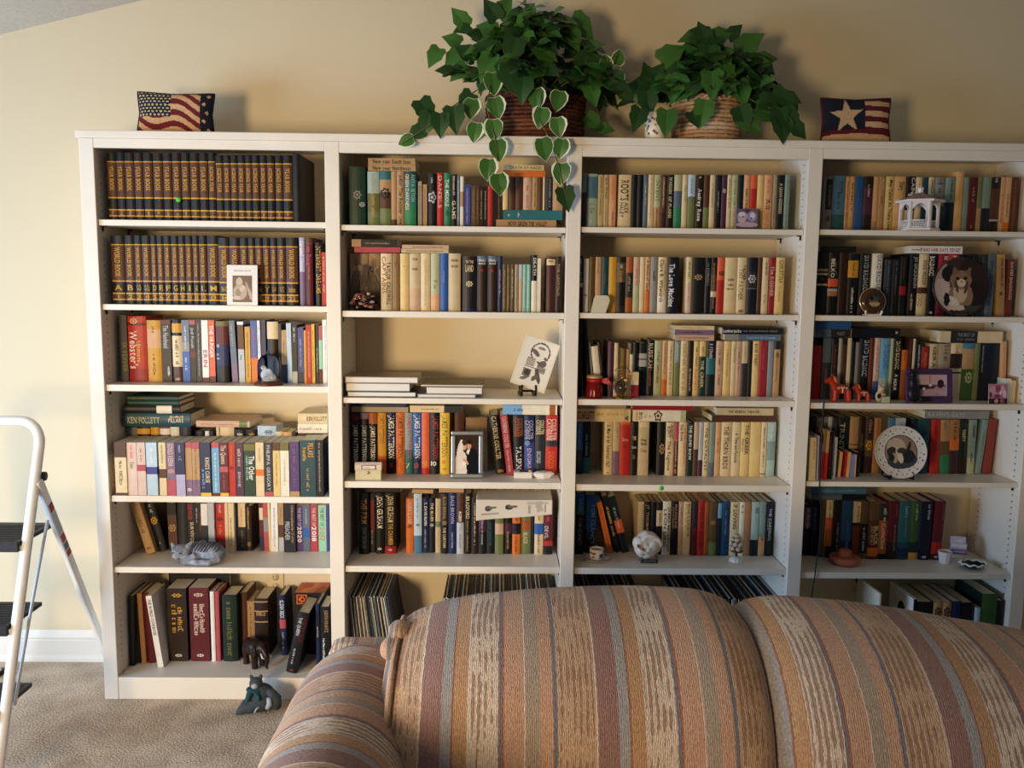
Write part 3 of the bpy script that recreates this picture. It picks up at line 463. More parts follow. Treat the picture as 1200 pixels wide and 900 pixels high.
PS 317.7 213.6 539.7 10.9 204.9 111.4 0.0 darkbrown||?,rose,.2,.6,0,0.5|slim dark brown book on fifth shelf, first bay|14
PS 329 207.3 539.7 26.4 203.3 117.7 0.0 charcoal|.55 1 white||charcoal book with white top on fifth shelf, first bay|14
PS 361.7 194.9 539.7 24.7 210.2 130.1 0.0 silver|||silver grey book on fifth shelf, first bay|14
PS 386.8 208.4 539.7 39.2 203.5 116.6 0.0 red|0 .12 maroon|?,pink,.02,.2,0,0.4;*,black,.28,.36,0,0.5;?,gold,.45,.6,0,0.5|red book with maroon foot on fifth shelf, first bay|14
PS 431 193.7 539.7 11.7 211 131.3 0.0 cream|||slim cream book just right of the red one, fifth shelf, first bay|14
PS 443.1 196.6 539.7 23.9 210.4 128.4 0.0 cream||?,brown,.3,.85,0,0.4|cream book on fifth shelf, first bay|14
PS 467.5 220 539.7 10.1 204.2 105 0.0 navy|||slim navy book on fifth shelf, first bay|14
PS 478 220 539.7 28.2 204.4 105 0.0 black|.5 1 cream|?,salmon,.12,.45,0,0.5;?,olive,.55,.9,0,0.5|black book with cream band on fifth shelf, first bay|14
HS 506.6 220 539.7 25.4 190.7 105 0.0 darkbrown||?,gold,.02,.5,0,0.5;*,tan,.8,.9,0,0.5|dark brown book on fifth shelf, first bay|14
PS 564.4 220 539.7 15.1 205 105 0.0 maroon|.65 .9 cream 0 .3 navy||slim maroon book with navy foot on fifth shelf, first bay|14
PS 582.6 220 539.7 19.2 205.1 105 -0.8 rose|.4 .7 grey||rose book with grey band on fifth shelf, first bay|14
PS 603.1 219.3 539.7 9.3 205.4 105.7 -1.0 cream|||slim cream book just right of the rose one, fifth shelf, first bay|14
PS 612.8 215.6 539.7 28.3 206.6 109.4 0.3 white||?,grey,.1,.9,0,0.4|white book on fifth shelf, first bay|14
PS 644.9 213.6 539.7 20.8 207.3 111.4 0.0 tan|.3 .55 brown 0 .28 silver|?,brown,.1,.4,0,0.3|tan book with silver grey foot on fifth shelf, first bay|14
PS 670.5 203.6 539.7 46.2 210.2 121.4 0.0 nearnavy||PREACHER,silver,.38,.75,-0.2,0.4;?,tan,.05,.8,0.25,0.35|thick blue-black book on fifth shelf, first bay|14
PS 717.1 217.6 539.7 27.4 197.1 107.4 0.0 purple||THE BEST OF,lavender,.05,.45,0,0.45;2020,white,.46,.8,0,0.6|purple book on fifth shelf, first bay|14
PS 744.9 218.2 539.7 28.7 197.1 106.8 0.0 slate|.3 .5 blue|?,silver,.08,.4,0,0.4|slate blue book with blue band on fifth shelf, first bay|14
PS 775.9 218.8 539.7 29.5 197.2 106.2 0.0 rosered||THE BEST OF,pink,.05,.45,0,0.45;2018,white,.46,.78,0,0.6|rose red book on fifth shelf, first bay|14
PS 808.3 220 539.7 32.5 197.1 105 0.0 mint||THE BEST OF,olive,.05,.45,0,0.45;2017,tan,.46,.78,0,0.6|mint green book on fifth shelf, first bay|14
PS 842.1 220 539.7 9.3 197.3 105 0.0 indigo|||slim indigo book on fifth shelf, first bay|14
HS 55.5 102.6 90 21.2 296.1 159.4 1.3 black|||black book just left of the green-grey one, bottom shelf, first bay|12
HS 55.5 120.2 90 23.4 281.2 141.8 0.3 green_grey|||green-grey book on bottom shelf, first bay|12
HS 81.9 126.3 90 7.8 292.6 135.7 -0.7 black|||slim black book on bottom shelf, first bay|12
HS 95.1 126.4 90 19.3 298.2 135.6 -1.7 clay|||clay brown book on bottom shelf, first bay|12
HS 119.7 128.9 90 32.3 297.5 133.1 -2.6 maroon|||maroon book on bottom shelf, first bay|12
PS 176.7 90 90 22.9 303.3 140 -7.3 white||THE WORLD COOKBOOK,black,.05,.55,0,0.5|white book on bottom shelf, first bay|12
PS 200.3 148.7 90 78.1 312.2 113.3 0.0 darkbrown||?,gold,.22,.55,0.15,0.42;?,gold,.22,.62,-0.15,0.42;*,gold,.07,.12,0,0.4;*,white,.9,.94,0,0.3|thick dark brown book just right of the white one, bottom shelf, first bay|12
PS 289.6 149.5 90 78.2 315.1 112.5 0.0 maroon||?,pink,.22,.6,0.15,0.42;?,pink,.22,.66,-0.15,0.42;*,pink,.07,.12,0,0.4;*,white,.9,.94,0,0.3|thick maroon book on bottom shelf, first bay|12
HS 375.6 146.8 90 16.2 300.1 115.2 0.0 white|||slim white book on bottom shelf, first bay|12
HS 393.3 150.5 90 17.3 298.8 111.5 0.0 rose|||rose book on bottom shelf, first bay|12
HS 422.6 147.2 90 59.8 284 114.8 0.0 deepgreen||?,olive,.1,.9,0,0.6|thick black-green book on bottom shelf, first bay|12
HS 482.8 189.8 90 29.2 278.9 135.2 0.0 brown|||brown book on bottom shelf, first bay|12
HS 512.4 190.1 90 30.8 243 134.9 0.0 tan||?,brown,.1,.9,0,0.4|tan book on bottom shelf, first bay|12
HS 543.6 184.3 90 55.8 254.9 140.7 0.0 darkbrown|.78 .8 tan .94 .96 tan .6 .62 tan|=BIBLE,tan,.2,.28,0,0.7|thick dark brown book just right of the tan one, bottom shelf, first bay|12
HS 645.3 206.2 90 26.3 262.6 118.8 -1.4 navy|.45 .6 rose|GLENN BECK,white,.08,.38,0,0.6;?,silver,.6,.9,0,0.6|navy book with rose band on bottom shelf, first bay|12
HS 707.3 37.8 90 44.5 256.6 172 12.3 black||VICTORIA,maroon,.08,.5,0.2,0.4;THE QUEEN,silver,.08,.38,-0.15,0.3;?,silver,.6,.85,-0.1,0.3;*,red,.94,.97,0,0.3|thick black book on bottom shelf, first bay|12
HS 821.4 80.7 90 14.9 276.6 130 0.0 navy||?,white,.35,.5,0,0.5|slim navy book on bottom shelf, first bay|12
HS 839.7 75.1 90 36.5 264.5 130 0.0 black||JUDITH KRANTZ,tan,.05,.4,0.2,0.35;?,white,.5,.85,-0.1,0.4|black book just right of the slim navy one, bottom shelf, first bay|12
HS 980 55 1870.7 61 218.6 215 0.0 darkgreen||*,grey,.4,.55,0,0.4;*,silver,.6,.68,0.3,0.3|thick dark green book on top shelf, second bay|30
HS 1049 55 1870.7 44.1 201.8 141.2 0.0 paleteal|.25 .6 olive 0 .25 moss|?,tan,.05,.8,0,0.5|thick pale teal book with olive band on top shelf, second bay|30
HS 1094.9 55 1870.7 42.2 202.4 141.7 0.0 moss|.32 .62 brown .62 .85 tan .85 1 teal|*,black,.3,.5,0,0.7|thick moss green book with brown band on top shelf, second bay|30
HS 1138.9 55 1870.7 20.1 202.8 142 0.0 tan|0 .12 brown||tan book with brown foot on top shelf, second bay|30
HS 1159.9 55 1870.7 26.9 203.2 142.2 0.0 tan||Joe Millard,navy,.06,.25,0.05,0.5;The Robber Line,black,.3,.97,0.05,0.55|tan book on top shelf, second bay|30
HS 1188.1 55 1870.7 44.5 203.7 142.6 0.0 teal|0 .4 green .85 1 deepteal|ANYA SETON,mint,.05,.55,0.25,0.32;GREEN DARKNESS,cream,.05,.7,-0.25,0.3|thick teal book with green foot on top shelf, second bay|30
PS 1240 55 1870.7 14.5 167.4 117.2 0.0 taupe||?,brown,.1,.9,0,0.4|slim taupe book on top shelf, second bay|30
PS 1258.8 55 1870.7 15.2 156.6 109.6 0.0 tan||?,brown,.1,.9,0,0.4|slim tan book on top shelf, second bay|30
HS 1277.7 55 1870.7 31.8 197.4 138.2 0.0 black||*,silver,.3,.6,0,0.8;?,silver,.08,.16,0,0.5|black book just right of the slim tan one, top shelf, second bay|30
HS 1311.9 55 1870.7 23.1 199.7 139.8 0.0 red||DANIELS,pink,.05,.65,0,0.55|red book just left of the green one, top shelf, second bay|30
HS 1337.9 55 1870.7 25 200 140 0.0 green||THE MIDDLE,white,.12,.62,0,0.5;*,darkgreen,.7,.8,0,0.4|green book on top shelf, second bay|30
HS 1365 55 1870.7 22 194.9 136.4 0.0 black||?,cream,.03,.38,0,0.6;GAME,cream,.5,.85,0,0.6|black book just right of the green one, top shelf, second bay|30
HS 1387.7 55 1870.7 10.7 189.6 132.7 0.0 greyblue||?,white,.1,.9,0,0.4|slim grey-blue book on top shelf, second bay|30
HS 1399.8 55 1870.7 12.6 187.9 131.5 0.0 ivory|.4 .7 tan||slim ivory book with tan band on top shelf, second bay|30
PS 1414.9 55 1870.7 23.5 158.7 111.1 0.0 indigo||?,lavender,.1,.9,0,0.4|indigo book on top shelf, second bay|30
PS 1441.3 55 1870.7 16 153.5 107.4 0.0 olivebrown||?,tan,.1,.8,0,0.4|slim olive brown book on top shelf, second bay|30
PS 1458.6 55 1870.7 13 153.7 107.6 0.0 brown||?,tan,.1,.8,0,0.4|slim brown book on top shelf, second bay|30
PS 1472.9 55 1870.7 13.7 153.9 107.7 0.0 darkbrown||?,cream,.1,.8,0,0.4|slim dark brown book just right of the brown one, top shelf, second bay|30
PS 1488.4 55 1870.7 13.4 152.2 106.6 0.0 black||?,cream,.1,.8,0,0.4|slim black book second right of the brown one, top shelf, second bay|30
HS 1503.5 55 1870.7 19.4 154.3 108 0.0 red|||red book third right of the brown one, top shelf, second bay|30
PS 1524.2 55 1870.7 13.7 152.7 106.9 0.0 black|||slim black book fourth right of the brown one, top shelf, second bay|30
PS 1539.3 55 1870.7 14.5 152.9 107 0.0 darkbrown||?,tan,.1,.8,0,0.4|slim dark brown book twenty-second from left, on top shelf, second bay|30
PF 1536.6 51 1871.2 228.7 28.2 165 0.0 tan||HOW GREEN THE VALLEY,black,.2,.85,0,0.6|tan book lying flat, top shelf, second bay|11
PF 1562.8 51 1900.2 224.6 35.6 165 0.0 teal||?,cream,.08,.12,0,0.5;?,cream,.25,.27,0,0.8|teal book lying flat, top shelf, second bay|11
HS 1561 55 1936.6 19 120.5 84.4 0.0 yellowcream|||yellow-cream book above the teal one, top shelf, second bay|30
HS 1582.5 55 1936.6 24.7 120.8 84.6 0.0 brown|||brown book just right of the yellow-cream one, above the teal one, top shelf, second bay|30
HS 1608.6 55 1936.6 28.1 121.2 84.8 0.0 brown|||brown book just left of pinkish tan one, above the teal one, top shelf second bay|30
HS 1638 55 1936.6 32.2 121.6 85.1 0.0 pinktan||?,rose,.25,.45,0,0.6;?,rose,.55,.9,0,0.4|pinkish tan book above the teal one, top shelf, second bay|30
HS 1672.4 55 1936.6 20.2 122 85.4 0.0 tan||?,brown,.2,.9,0,0.5|tan book just right of pinkish tan one, above the teal one, top shelf second bay|30
HS 1693.9 55 1936.6 17.5 122.3 85.6 0.0 brown|||brown book just left of the cream one, above the teal one, top shelf, second bay|30
HS 1712.8 55 1936.6 7 122.5 85.7 0.0 cream|||slim cream book above the teal one, top shelf, second bay|30
HS 1721.1 55 1936.6 26.6 122.7 85.9 0.0 charcoal||?,silver,.05,.9,0.2,0.4|charcoal book above the teal one, top shelf, second bay|30
HS 1750.5 55 1936.6 37.9 123.2 86.2 0.0 tan||?,brown,.1,.4,0,0.3|tan book just right of the charcoal one, above the teal one, top shelf, second bay|30
PF 1051.8 59 2098.2 177.6 24.4 165 0.0 tan||New year South Seas,black,.1,.9,0,0.6|tan book first from left, lying flat, top shelf, second bay|11
PF 1051.6 59 2075.1 178.9 22.3 165 0.0 tan||New year Northeast,black,.1,.9,0,0.6|tan book second from left, lying flat, top shelf, second bay|11
PF 1564.7 59 2084.9 150.4 19.3 165 0.0 cream||DEATH AT HADES,olive,.15,.95,0,0.6|cream book lying flat, top shelf, second bay|11
PF 1559.3 59 2059.8 161.8 24.3 165 0.0 orange||?,brown,.3,.5,0,0.2|orange book lying flat, top shelf, second bay|11
HS 964 140 1549.8 37.6 218.7 153.1 0.0 taupe||?,brown,.1,.3,0.2,0.4|taupe book second left of the thick taupe one, second shelf, second bay|24
HS 1003 140 1549.8 32.5 219.1 153.4 0.0 taupe|||taupe book just left of the thick taupe one, second shelf, second bay|24
HS 1037.4 140 1549.8 45.8 219.6 153.7 0.0 taupe|0 .8 taupe|?,orange,.05,.3,-0.2,0.3|thick taupe book on second shelf, second bay|24
HS 1097.8 50 1549.8 41.9 217.2 152 0.0 cream|0 .5 beige|TAYLOR CALDWELL,charcoal,.15,.9,0.2,0.35;CAPTAINS,orangebrown,.05,.7,-0.2,0.35|cream book with beige band on second shelf, second bay|24
HS 1141.9 50 1549.8 27.5 217.6 152.3 0.0 tanbrown||?,brown,.15,.22,0,0.5|tan brown book on second shelf, second bay|24
HS 1171.5 50 1549.8 34 218 152.6 0.0 yellowcream||?,olive,.2,.22,0,0.4|yellow-cream book on second shelf, second bay|24
HS 1206.9 50 1549.8 42.4 218.5 152.9 0.0 beige|0 .4 pinktan|=TAYLOR,brown,.08,.12,0,0.5;=DEAR,brown,.25,.29,0,0.5|thick beige book with pinkish tan foot on second shelf, second bay|24
HS 1250.6 50 1549.8 35.9 219 153.3 0.0 cream||?,tan,.1,.9,0,0.3|cream book on second shelf, second bay|24
HS 1288.6 50 1549.8 33.6 219.4 153.6 0.0 celadon|0 .3 peach|=TALE,olive,.46,.5,0,0.5;?,olive,.54,.59,0,0.5|celadon book with peach foot on second shelf, second bay|24
HS 1324 50 1549.8 30.2 219.8 153.9 0.0 blue||?,lavender,.3,.5,0,0.25|blue book on second shelf, second bay|24
HS 1356 50 1549.8 46.2 220.3 154.2 0.0 beige||=DREAMS,brown,.1,.14,0,0.6;=NEVER,brown,.2,.24,0,0.6|thick beige book on second shelf, second bay|24
HS 1410.1 50 1549.8 52.4 211.6 148.1 0.0 black|0 .05 navy .92 1 darkbrown|=TO THE,cream,.08,.13,0,0.6;=LAND,cream,.16,.28,0,0.6;*,cream,.45,.55,0,0.4|thick black book on second shelf, second bay|24
HS 1465.4 50 1549.8 38.3 212.2 148.5 0.0 darkbrown|.9 1 slate|=PEARL,white,.06,.1,0,0.7;=RICE,white,.12,.15,0,0.7;?,red,.24,.25,0,0.7|dark brown book just right of the thick black one, second shelf, second bay|24
HS 1506.2 50 1549.8 37.9 212.7 148.9 0.0 darkbrown|.9 1 slate|=PEARL,white,.06,.1,0,0.7;=RICE,white,.12,.15,0,0.7;?,red,.24,.25,0,0.7|dark brown book just left of the navy one, second shelf, second bay|24
HS 1545.4 50 1549.8 16.2 213 149.1 0.0 navy||?,lavender,.25,.7,0,0.6|slim navy book on second shelf, second bay|24
HS 1563.4 50 1549.8 15 181.2 126.9 0.0 olivebrown||?,gold,.1,.9,0,0.5|slim olive brown book just right of the navy one, second shelf, second bay|24
HS 1579.8 50 1549.8 13.1 181.4 127 0.0 olivebrown||?,gold,.1,.9,0,0.5|slim olive brown book second right of the navy one, second shelf, second bay|24
HS 1594.3 50 1549.8 14.7 181.6 127.1 0.0 olivebrown||?,cream,.1,.7,0,0.5|slim olive brown book just left of the slim taupe one, second shelf, second bay|24
HS 1610.3 50 1549.8 14.7 181.8 127.2 0.0 taupe||?,brown,.1,.9,0,0.4|slim taupe book on second shelf, second bay|24
HS 1626.3 50 1549.8 13.1 182 127.4 0.0 pinktan|.7 1 silver||slim pinkish tan book with silver grey top on second shelf, second bay|24
HS 1640.8 50 1549.8 13.5 182.1 127.5 0.0 aqua||?,white,.1,.9,0,0.4|slim aqua book just right of the pinkish tan one, second shelf, second bay|24
HS 1656.1 50 1549.8 13.9 182.3 127.6 0.0 aqua||?,white,.1,.9,0,0.4|slim aqua book just left of the black with ivory band one, second shelf, second bay|24
HS 1674 50 1549.8 20.4 218.3 152.8 0.0 black|0 .55 ivory|DEATH,white,.05,.35,0.1,0.5|black book with ivory band on second shelf, second bay|24
PS 1695.8 50 1549.8 13.9 205.4 140 0.0 ivory|||slim ivory book on second shelf, second bay|24
HS 1731.3 50 1549.8 32.6 209.7 146.8 0.0 maroonbrown|.86 .97 cream|*,brown,.05,.09,0,0.5|reddish brown book with cream top on second shelf, second bay|24
HS 1766.1 50 1549.8 22.3 213 149.1 0.0 darkbrown||THE UNTOLD,tan,.12,.7,0,0.4|dark brown book on second shelf, second bay|24
PF 988.2 54 1791.5 174.1 27.6 165 0.0 black|.8 1 tan|?,tan,.3,.8,0,0.4|black book with tan top lying flat, second shelf, second bay|8
PF 997.5 54 1770.2 174.2 20.5 165 0.0 rosered|||rose red book lying flat, second shelf, second bay|8
PF 1179.2 54 1786.2 177.4 14.5 165 0.0 pinktan||?,brown,.2,.9,0,0.5|pinkish tan book lying flat, second shelf, second bay|8
PF 1176.1 54 1770.4 179.7 14.9 165 0.0 beige||?,brown,.1,.9,0,0.5|beige book lying flat, second shelf, second bay|8
HS 964.2 143.7 889.4 32.1 248 172 0.0 black|.88 .95 maroon|JAMES PATTERSON,white,.2,.8,0,0.5|black book just left of the black with mauve top one, fourth shelf, second bay|20
HS 998.2 143.7 889.4 32.9 248.3 172 0.0 black|.9 1 mauve|JAMES PATTERSON,silver,.2,.8,0,0.5|black book with mauve top on fourth shelf, second bay|20
HS 1032.9 143.7 889.4 32.9 248.6 172 0.0 black|.82 1 orangebrown|JAMES PATTERSON,white,.22,.8,0,0.5|black book with rust top on fourth shelf, second bay|20
HS 1068 143.7 889.4 33.4 249 172 0.0 gold|0 .3 orange|JAMES PATTERSON,orangebrown,.03,.5,0,0.55|gold book with orange foot on fourth shelf, second bay|20
HS 1104 143.7 889.4 35.8 249.3 172 0.0 navy|0 .4 black|JAMES PATTERSON,white,.04,.74,0.05,0.6;=5,red,.82,.89,0,0.5|navy book with black foot on fourth shelf, second bay|20
HS 1141.2 143.7 889.4 33.8 249.6 172 0.0 orange||JAMES PATTERSON,brown,.04,.74,0.05,0.6;=6,salmon,.82,.9,0,0.6|orange book on fourth shelf, second bay|20
HS 1176.8 143.7 889.4 30.6 249.9 172 0.0 seagrey|0 .4 teal|JAMES PATTERSON,rose,.04,.74,0.1,0.55;=7,cream,.82,.9,-0.1,0.6|sea grey book with teal foot on fourth shelf, second bay|20
HS 1209.1 143.7 889.4 33.8 250.3 172 0.0 blue|0 .3 navy|JAMES PATTERSON,white,.04,.74,0.05,0.6;=8,rose,.82,.9,-0.1,0.6|blue book with navy foot on fourth shelf, second bay|20
HS 1244.3 143.7 889.4 31.4 250.6 172 0.0 salmon|0 .1 red|JAMES PATTERSON,orange,.04,.74,0.05,0.6;=9,gold,.78,.88,-0.1,0.8|salmon book with red foot on fourth shelf, second bay|20
HS 1278 143.7 889.4 37.8 250.9 172 0.0 black||JAMES PATTERSON,rosered,.05,.76,0.1,0.55;=10,white,.79,.86,-0.1,0.6|black book just right of the salmon one, fourth shelf, second bay|20
HS 1318 143.7 889.4 38.2 251.3 172 0.0 yellow||JAMES PATTERSON,olive,.04,.72,0,0.6;=11,orange,.77,.83,-0.1,0.5;=o,moss,.88,.93,0,0.4|yellow book on fourth shelf, second bay|20
HS 1363.8 190 889.4 49.4 245.4 80 0.0 brown|||thick brown book on fourth shelf, second bay|20
HS 1419.2 205 889.4 92.1 222.3 40 -1.4 tanbrown|||thick tan brown book on fourth shelf, second bay|20
HS 1546.3 154.3 889.4 37.1 241.4 169 -7.7 black||CATHERINE COULTER,cream,.02,.75,0,0.5;*,gold,.93,.98,0,0.5|black book just right of the tan brown one, fourth shelf, second bay|20
PS 1589 137.9 889.4 28.2 246 140 -7.0 rosered||CATHERINE COULTER,pink,.03,.55,0,0.55;?,pink,.58,.95,0,0.5|rose red book on fourth shelf, second bay|20
HS 1617.8 143.7 889.4 42.1 243.9 170.7 -1.7 black|.68 1 charcoal|COULTER,orangebrown,.05,.36,0.2,0.4;CATHERINE,orangebrown,.05,.36,-0.2,0.4;TAILSPIN,white,.52,.9,0,0.5|thick black book with charcoal top on fourth shelf, second bay|20
HS 1660.3 143.7 889.4 40.6 242.3 169.6 -1.1 navy|0 .55 indigo|COULTER,lavender,.08,.4,0.2,0.4;CATHERINE,lavender,.08,.4,-0.2,0.4;ENIGMA,lavender,.55,.9,0,0.4;*,skyblue,.42,.5,-0.2,0.4|navy book with indigo band on fourth shelf, second bay|20
HS 1701.3 143.7 889.4 40 244.6 171.2 0.0 charcoal||COULTER,cream,.08,.32,0.2,0.4;CATHERINE,cream,.08,.32,-0.2,0.4;SECOND,silver,.6,.8,-0.1,0.4|charcoal book on fourth shelf, second bay|20
HS 1743.7 143.7 889.4 47.7 245 171.5 0.0 red|.48 .58 charcoal|COULTER,pink,.06,.42,0.2,0.4;CATHERINE,pink,.06,.42,-0.2,0.4;KNOCKOUT,orange,.6,.95,0,0.5|thick red book with charcoal band on fourth shelf, second bay|20
PF 966.4 147.7 1162.4 211.7 11.6 165 0.0 navy|||navy book lying flat, fourth shelf, second bay|5
PF 964.1 147.7 1140.1 226.6 21.4 165 0.0 taupe|||taupe book lying flat, fourth shelf, second bay|5
PF 1197.9 147.7 1141.5 206.6 26.9 165 0.0 cream|0 .34 charcoal|?,brown,.2,.55,0,0.3|cream book with charcoal foot lying flat, fourth shelf, second bay|5
PF 1569.6 147.7 1135.2 218.8 39.2 165 0.0 ivory|.03 .14 orangebrown .64 1 skyblue|?,blue,.2,.36,0,0.5|ivory book with sky blue top lying flat, fourth shelf, second bay|5
HS 986.7 156.1 549.5 39.1 256.2 168.9 0.0 black||THE FIRM,tan,.1,.5,0.05,0.55;JOHN GRISHAM,slate,.55,.9,0.05,0.45|black book just left of the black with maroon band one, fifth shelf, second bay|16
PS 1027.4 178.8 549.5 20.6 247.4 140 0.0 black|.35 .9 maroon|?,red,.1,.6,0,0.5;?,silver,.62,.85,0,0.4|black book with maroon band on fifth shelf, second bay|16
HS 1053.3 163.8 549.5 34.4 254.7 161.2 0.0 black||JOHN GRISHAM,white,.04,.58,0.05,0.65;*,white,.9,.94,0,0.4|black book just right of the black with maroon band one, fifth shelf, second bay|16
HS 1090.6 164.5 549.5 45.8 254.9 160.5 0.0 black|0 .12 crimson|JOHN GRISHAM,cream,.04,.48,0.05,0.5;THE CHAMBER,gold,.5,.86,0.05,0.4;*,white,.92,.95,0,0.3|thick black book with crimson foot on fifth shelf, second bay|16
HS 1176.9 179.1 549.5 29.7 229.6 145.9 0.0 orange||HURRICANE,pink,.05,.46,0.05,0.55;*,black,.48,.54,0,0.5|orange book on fifth shelf, second bay|16
HS 1209.4 169.4 549.5 32.4 252 155.6 0.0 paleblue|0 .3 steel|?,steel,.08,.4,0,0.4;*,black,.5,.54,0,0.4|pale blue book with steel blue foot on fifth shelf, second bay|16
HS 1243 180.4 549.5 26.4 231.9 144.6 0.0 navy||T. DAVIS BUNN,white,.08,.5,0.05,0.4;?,lavender,.55,.9,0,0.4|navy book just right of the pale blue one, fifth shelf, second bay|16
HS 1271.6 181 549.5 24 229.8 144 0.0 black||THE BLUES,cream,.08,.42,0,0.45;*,pink,.46,.52,0,0.5|black book just left of the beige one, fifth shelf, second bay|16
HS 1297.6 178.9 549.5 21.5 229.3 146.1 0.0 beige|.48 .58 moss|?,tan,.1,.9,0,0.4|beige book with moss green band on fifth shelf, second bay|16
HS 1322 169.1 549.5 27.6 252.1 155.9 0.0 black|.5 1 charcoal|BLACK MARSHAL,tan,.05,.42,0,0.45;*,tan,.45,.52,0,0.5;THE CURTAIN,cream,.56,.9,0,0.4|black book with charcoal band on fifth shelf, second bay|16
HS 1351.4 169.6 549.5 34.1 256.3 155.4 0.0 navy||DALE BROWN,lavender,.05,.5,0,0.4;?,lavender,.65,.9,0,0.4|navy book just right of the black with charcoal band one, fifth shelf, second bay|16
HS 1385.9 163.9 549.5 28.8 256 161.1 0.0 silver|.52 1 brown|ROBIN,white,.3,.46,0,0.4;?,slate,.55,.9,0,0.4|silver grey book with brown top on fifth shelf, second bay|16
HS 1416.2 168.3 549.5 28.4 255.1 156.7 0.0 black||BRADFORD,cream,.05,.42,0,0.5;?,tan,.45,.95,0,0.4|black book just right of the silver grey one, fifth shelf, second bay|16
HS 1446.4 168.9 549.5 27.2 236.4 156.1 0.0 darkbrown||?,cream,.1,.55,0,0.4;?,silver,.56,.85,0,0.4|dark brown book on fifth shelf, second bay|16
HS 1475.4 169.5 549.5 30.9 236.5 155.5 0.0 black|.4 .9 plum|?,silver,.4,.85,0,0.4|black book just right of the dark brown one, fifth shelf, second bay|16
HS 1508.1 172.7 549.5 33.8 235.9 152.3 0.0 nearteal|0 .15 black|?,tan,.1,.3,0,0.4;?,teal,.45,.85,0,0.4|teal-black book with black foot on fifth shelf, second bay|16
HS 1543.3 160.5 549.5 34.5 239.3 164.5 0.0 moss|.36 .55 pinktan|?,olive,.1,.4,0,0.4;?,olive,.65,.95,0,0.4|moss green book with pinkish tan band on fifth shelf, second bay|16
HS 1579.8 171.5 549.5 33.4 236.7 153.5 0.0 black|.36 .55 plum|?,tan,.1,.35,0,0.4;?,tan,.6,.9,0,0.5|black book just right of moss green with pinkish tan band one, fifth shelf second bay|16
HS 1614.4 164.5 549.5 32.9 238.8 160.5 0.0 orange|.36 .55 black|?,brown,.1,.4,0,0.5;?,brown,.6,.95,0,0.5|orange book with black band on fifth shelf, second bay|16
HS 1649 172.9 549.5 41.2 236.9 152.1 0.0 moss|.42 .6 orangebrown|?,olive,.1,.35,0,0.5;BLACK,cream,.62,.82,0,0.4|moss green book with rust band on fifth shelf, second bay|16
HS 1692.6 176.3 549.5 12.5 236.2 148.7 0.0 nearnavy|||slim blue-black book on fifth shelf, second bay|16
HS 1706 163.7 549.5 35.8 239.7 161.3 0.0 cream|.36 .55 blue|?,brown,.1,.4,0,0.4;?,brown,.62,.95,0,0.5|cream book with blue band on fifth shelf, second bay|16
HS 1743.8 167 549.5 36.7 239.1 158 0.0 maroon|.15 .24 red 0 .15 black|?,rose,.1,.4,0,0.6;DEVIL,silver,.5,.72,-0.2,0.4|maroon book with black foot on fifth shelf, second bay|16
PF 968.9 173.4 806.5 188.8 14.8 151.6 0.0 black||?,brown,.1,.9,0,0.5|black book lying flat, fifth shelf, second bay|2
PF 1202.4 173.4 802.3 85.4 15.6 151.6 0.0 tan|||tan book second from left, lying flat, fifth shelf, second bay|2
PF 1312.1 173.4 806.7 101.7 16.6 151.6 0.0 tan|||tan book third from left, lying flat, fifth shelf, second bay|2
HS 1861.6 60 1874 17.6 202.2 141.5 0.0 greyteal|0 .65 plum 0 .2 charcoal||grey-green book with plum band on top shelf, third bay|31
HS 1880.9 60 1874 40 201.5 141.1 0.0 paleteal|.55 .95 steel|?,moss,.55,.7,0,0.6|pale teal book with steel blue top on top shelf, third bay|31
HS 1923 60 1874 21 198.3 138.8 0.0 beige||?,olive,.05,.4,0.1,0.6;?,olive,.45,.75,0,0.5|beige book just right of the pale teal one, top shelf, third bay|31
HS 1945.4 60 1874 18 198.5 139 0.0 beige||SEA WIND,olive,.05,.45,0,0.5;?,olive,.55,.95,0,0.4|beige book second right of the pale teal one, top shelf, third bay|31
HS 1965.2 60 1874 27.1 198.9 139.2 0.0 peach||?,salmon,.05,.45,0,0.5;?,brown,.7,.95,0.1,0.4|peach book just left of the maroon one, top shelf, third bay|31
PS 1993.6 60 1874 4 199.1 139.4 0.0 maroon|||slim maroon book on top shelf, third bay|31
HS 1999 60 1874 50.3 199.5 139.6 0.0 cream||ROOTS,darkbrown,.1,.48,0,0.6;ALEX,darkbrown,.52,.72,0.15,0.3;HALEY,darkbrown,.52,.8,-0.2,0.3|thick cream book on top shelf, third bay|31
HS 2051 60 1874 20.3 200 140 0.0 black|||black book just right of the thick cream one, top shelf, third bay|31
HS 2073 60 1874 21.1 200.3 140.2 0.0 black|||black book just left of the slate blue one, top shelf, third bay|31
HS 2096.2 60 1874 16.9 200.5 140.4 0.0 slate||?,cream,.15,.55,0,0.5;?,grey,.6,.95,0,0.4|slate blue book on top shelf, third bay|31
HS 2114.5 60 1874 21.5 200.8 140.6 0.0 cream||?,tan,.05,.4,0,0.5;?,salmon,.4,.8,0,0.4|cream book just right of the slate blue one, top shelf, third bay|31
HS 2137.6 60 1874 24.1 201.2 140.8 0.0 tan|.4 1 celadon|INTENT,olive,.1,.5,0,0.5;?,brown,.65,.95,0,0.4|tan book with celadon band on top shelf, third bay|31
HS 2163.1 60 1874 20.3 201.5 141 0.0 brown|0 .3 maroonbrown|?,cream,.05,.6,0,0.5|brown book with reddish brown foot on top shelf, third bay|31
HS 2185.9 60 1874 26 201.8 141.3 0.0 black||WARDEN,cream,.04,.35,0,0.45;OF PLAINS,cream,.4,.8,0,0.45|black book just right of the brown one, top shelf, third bay|31
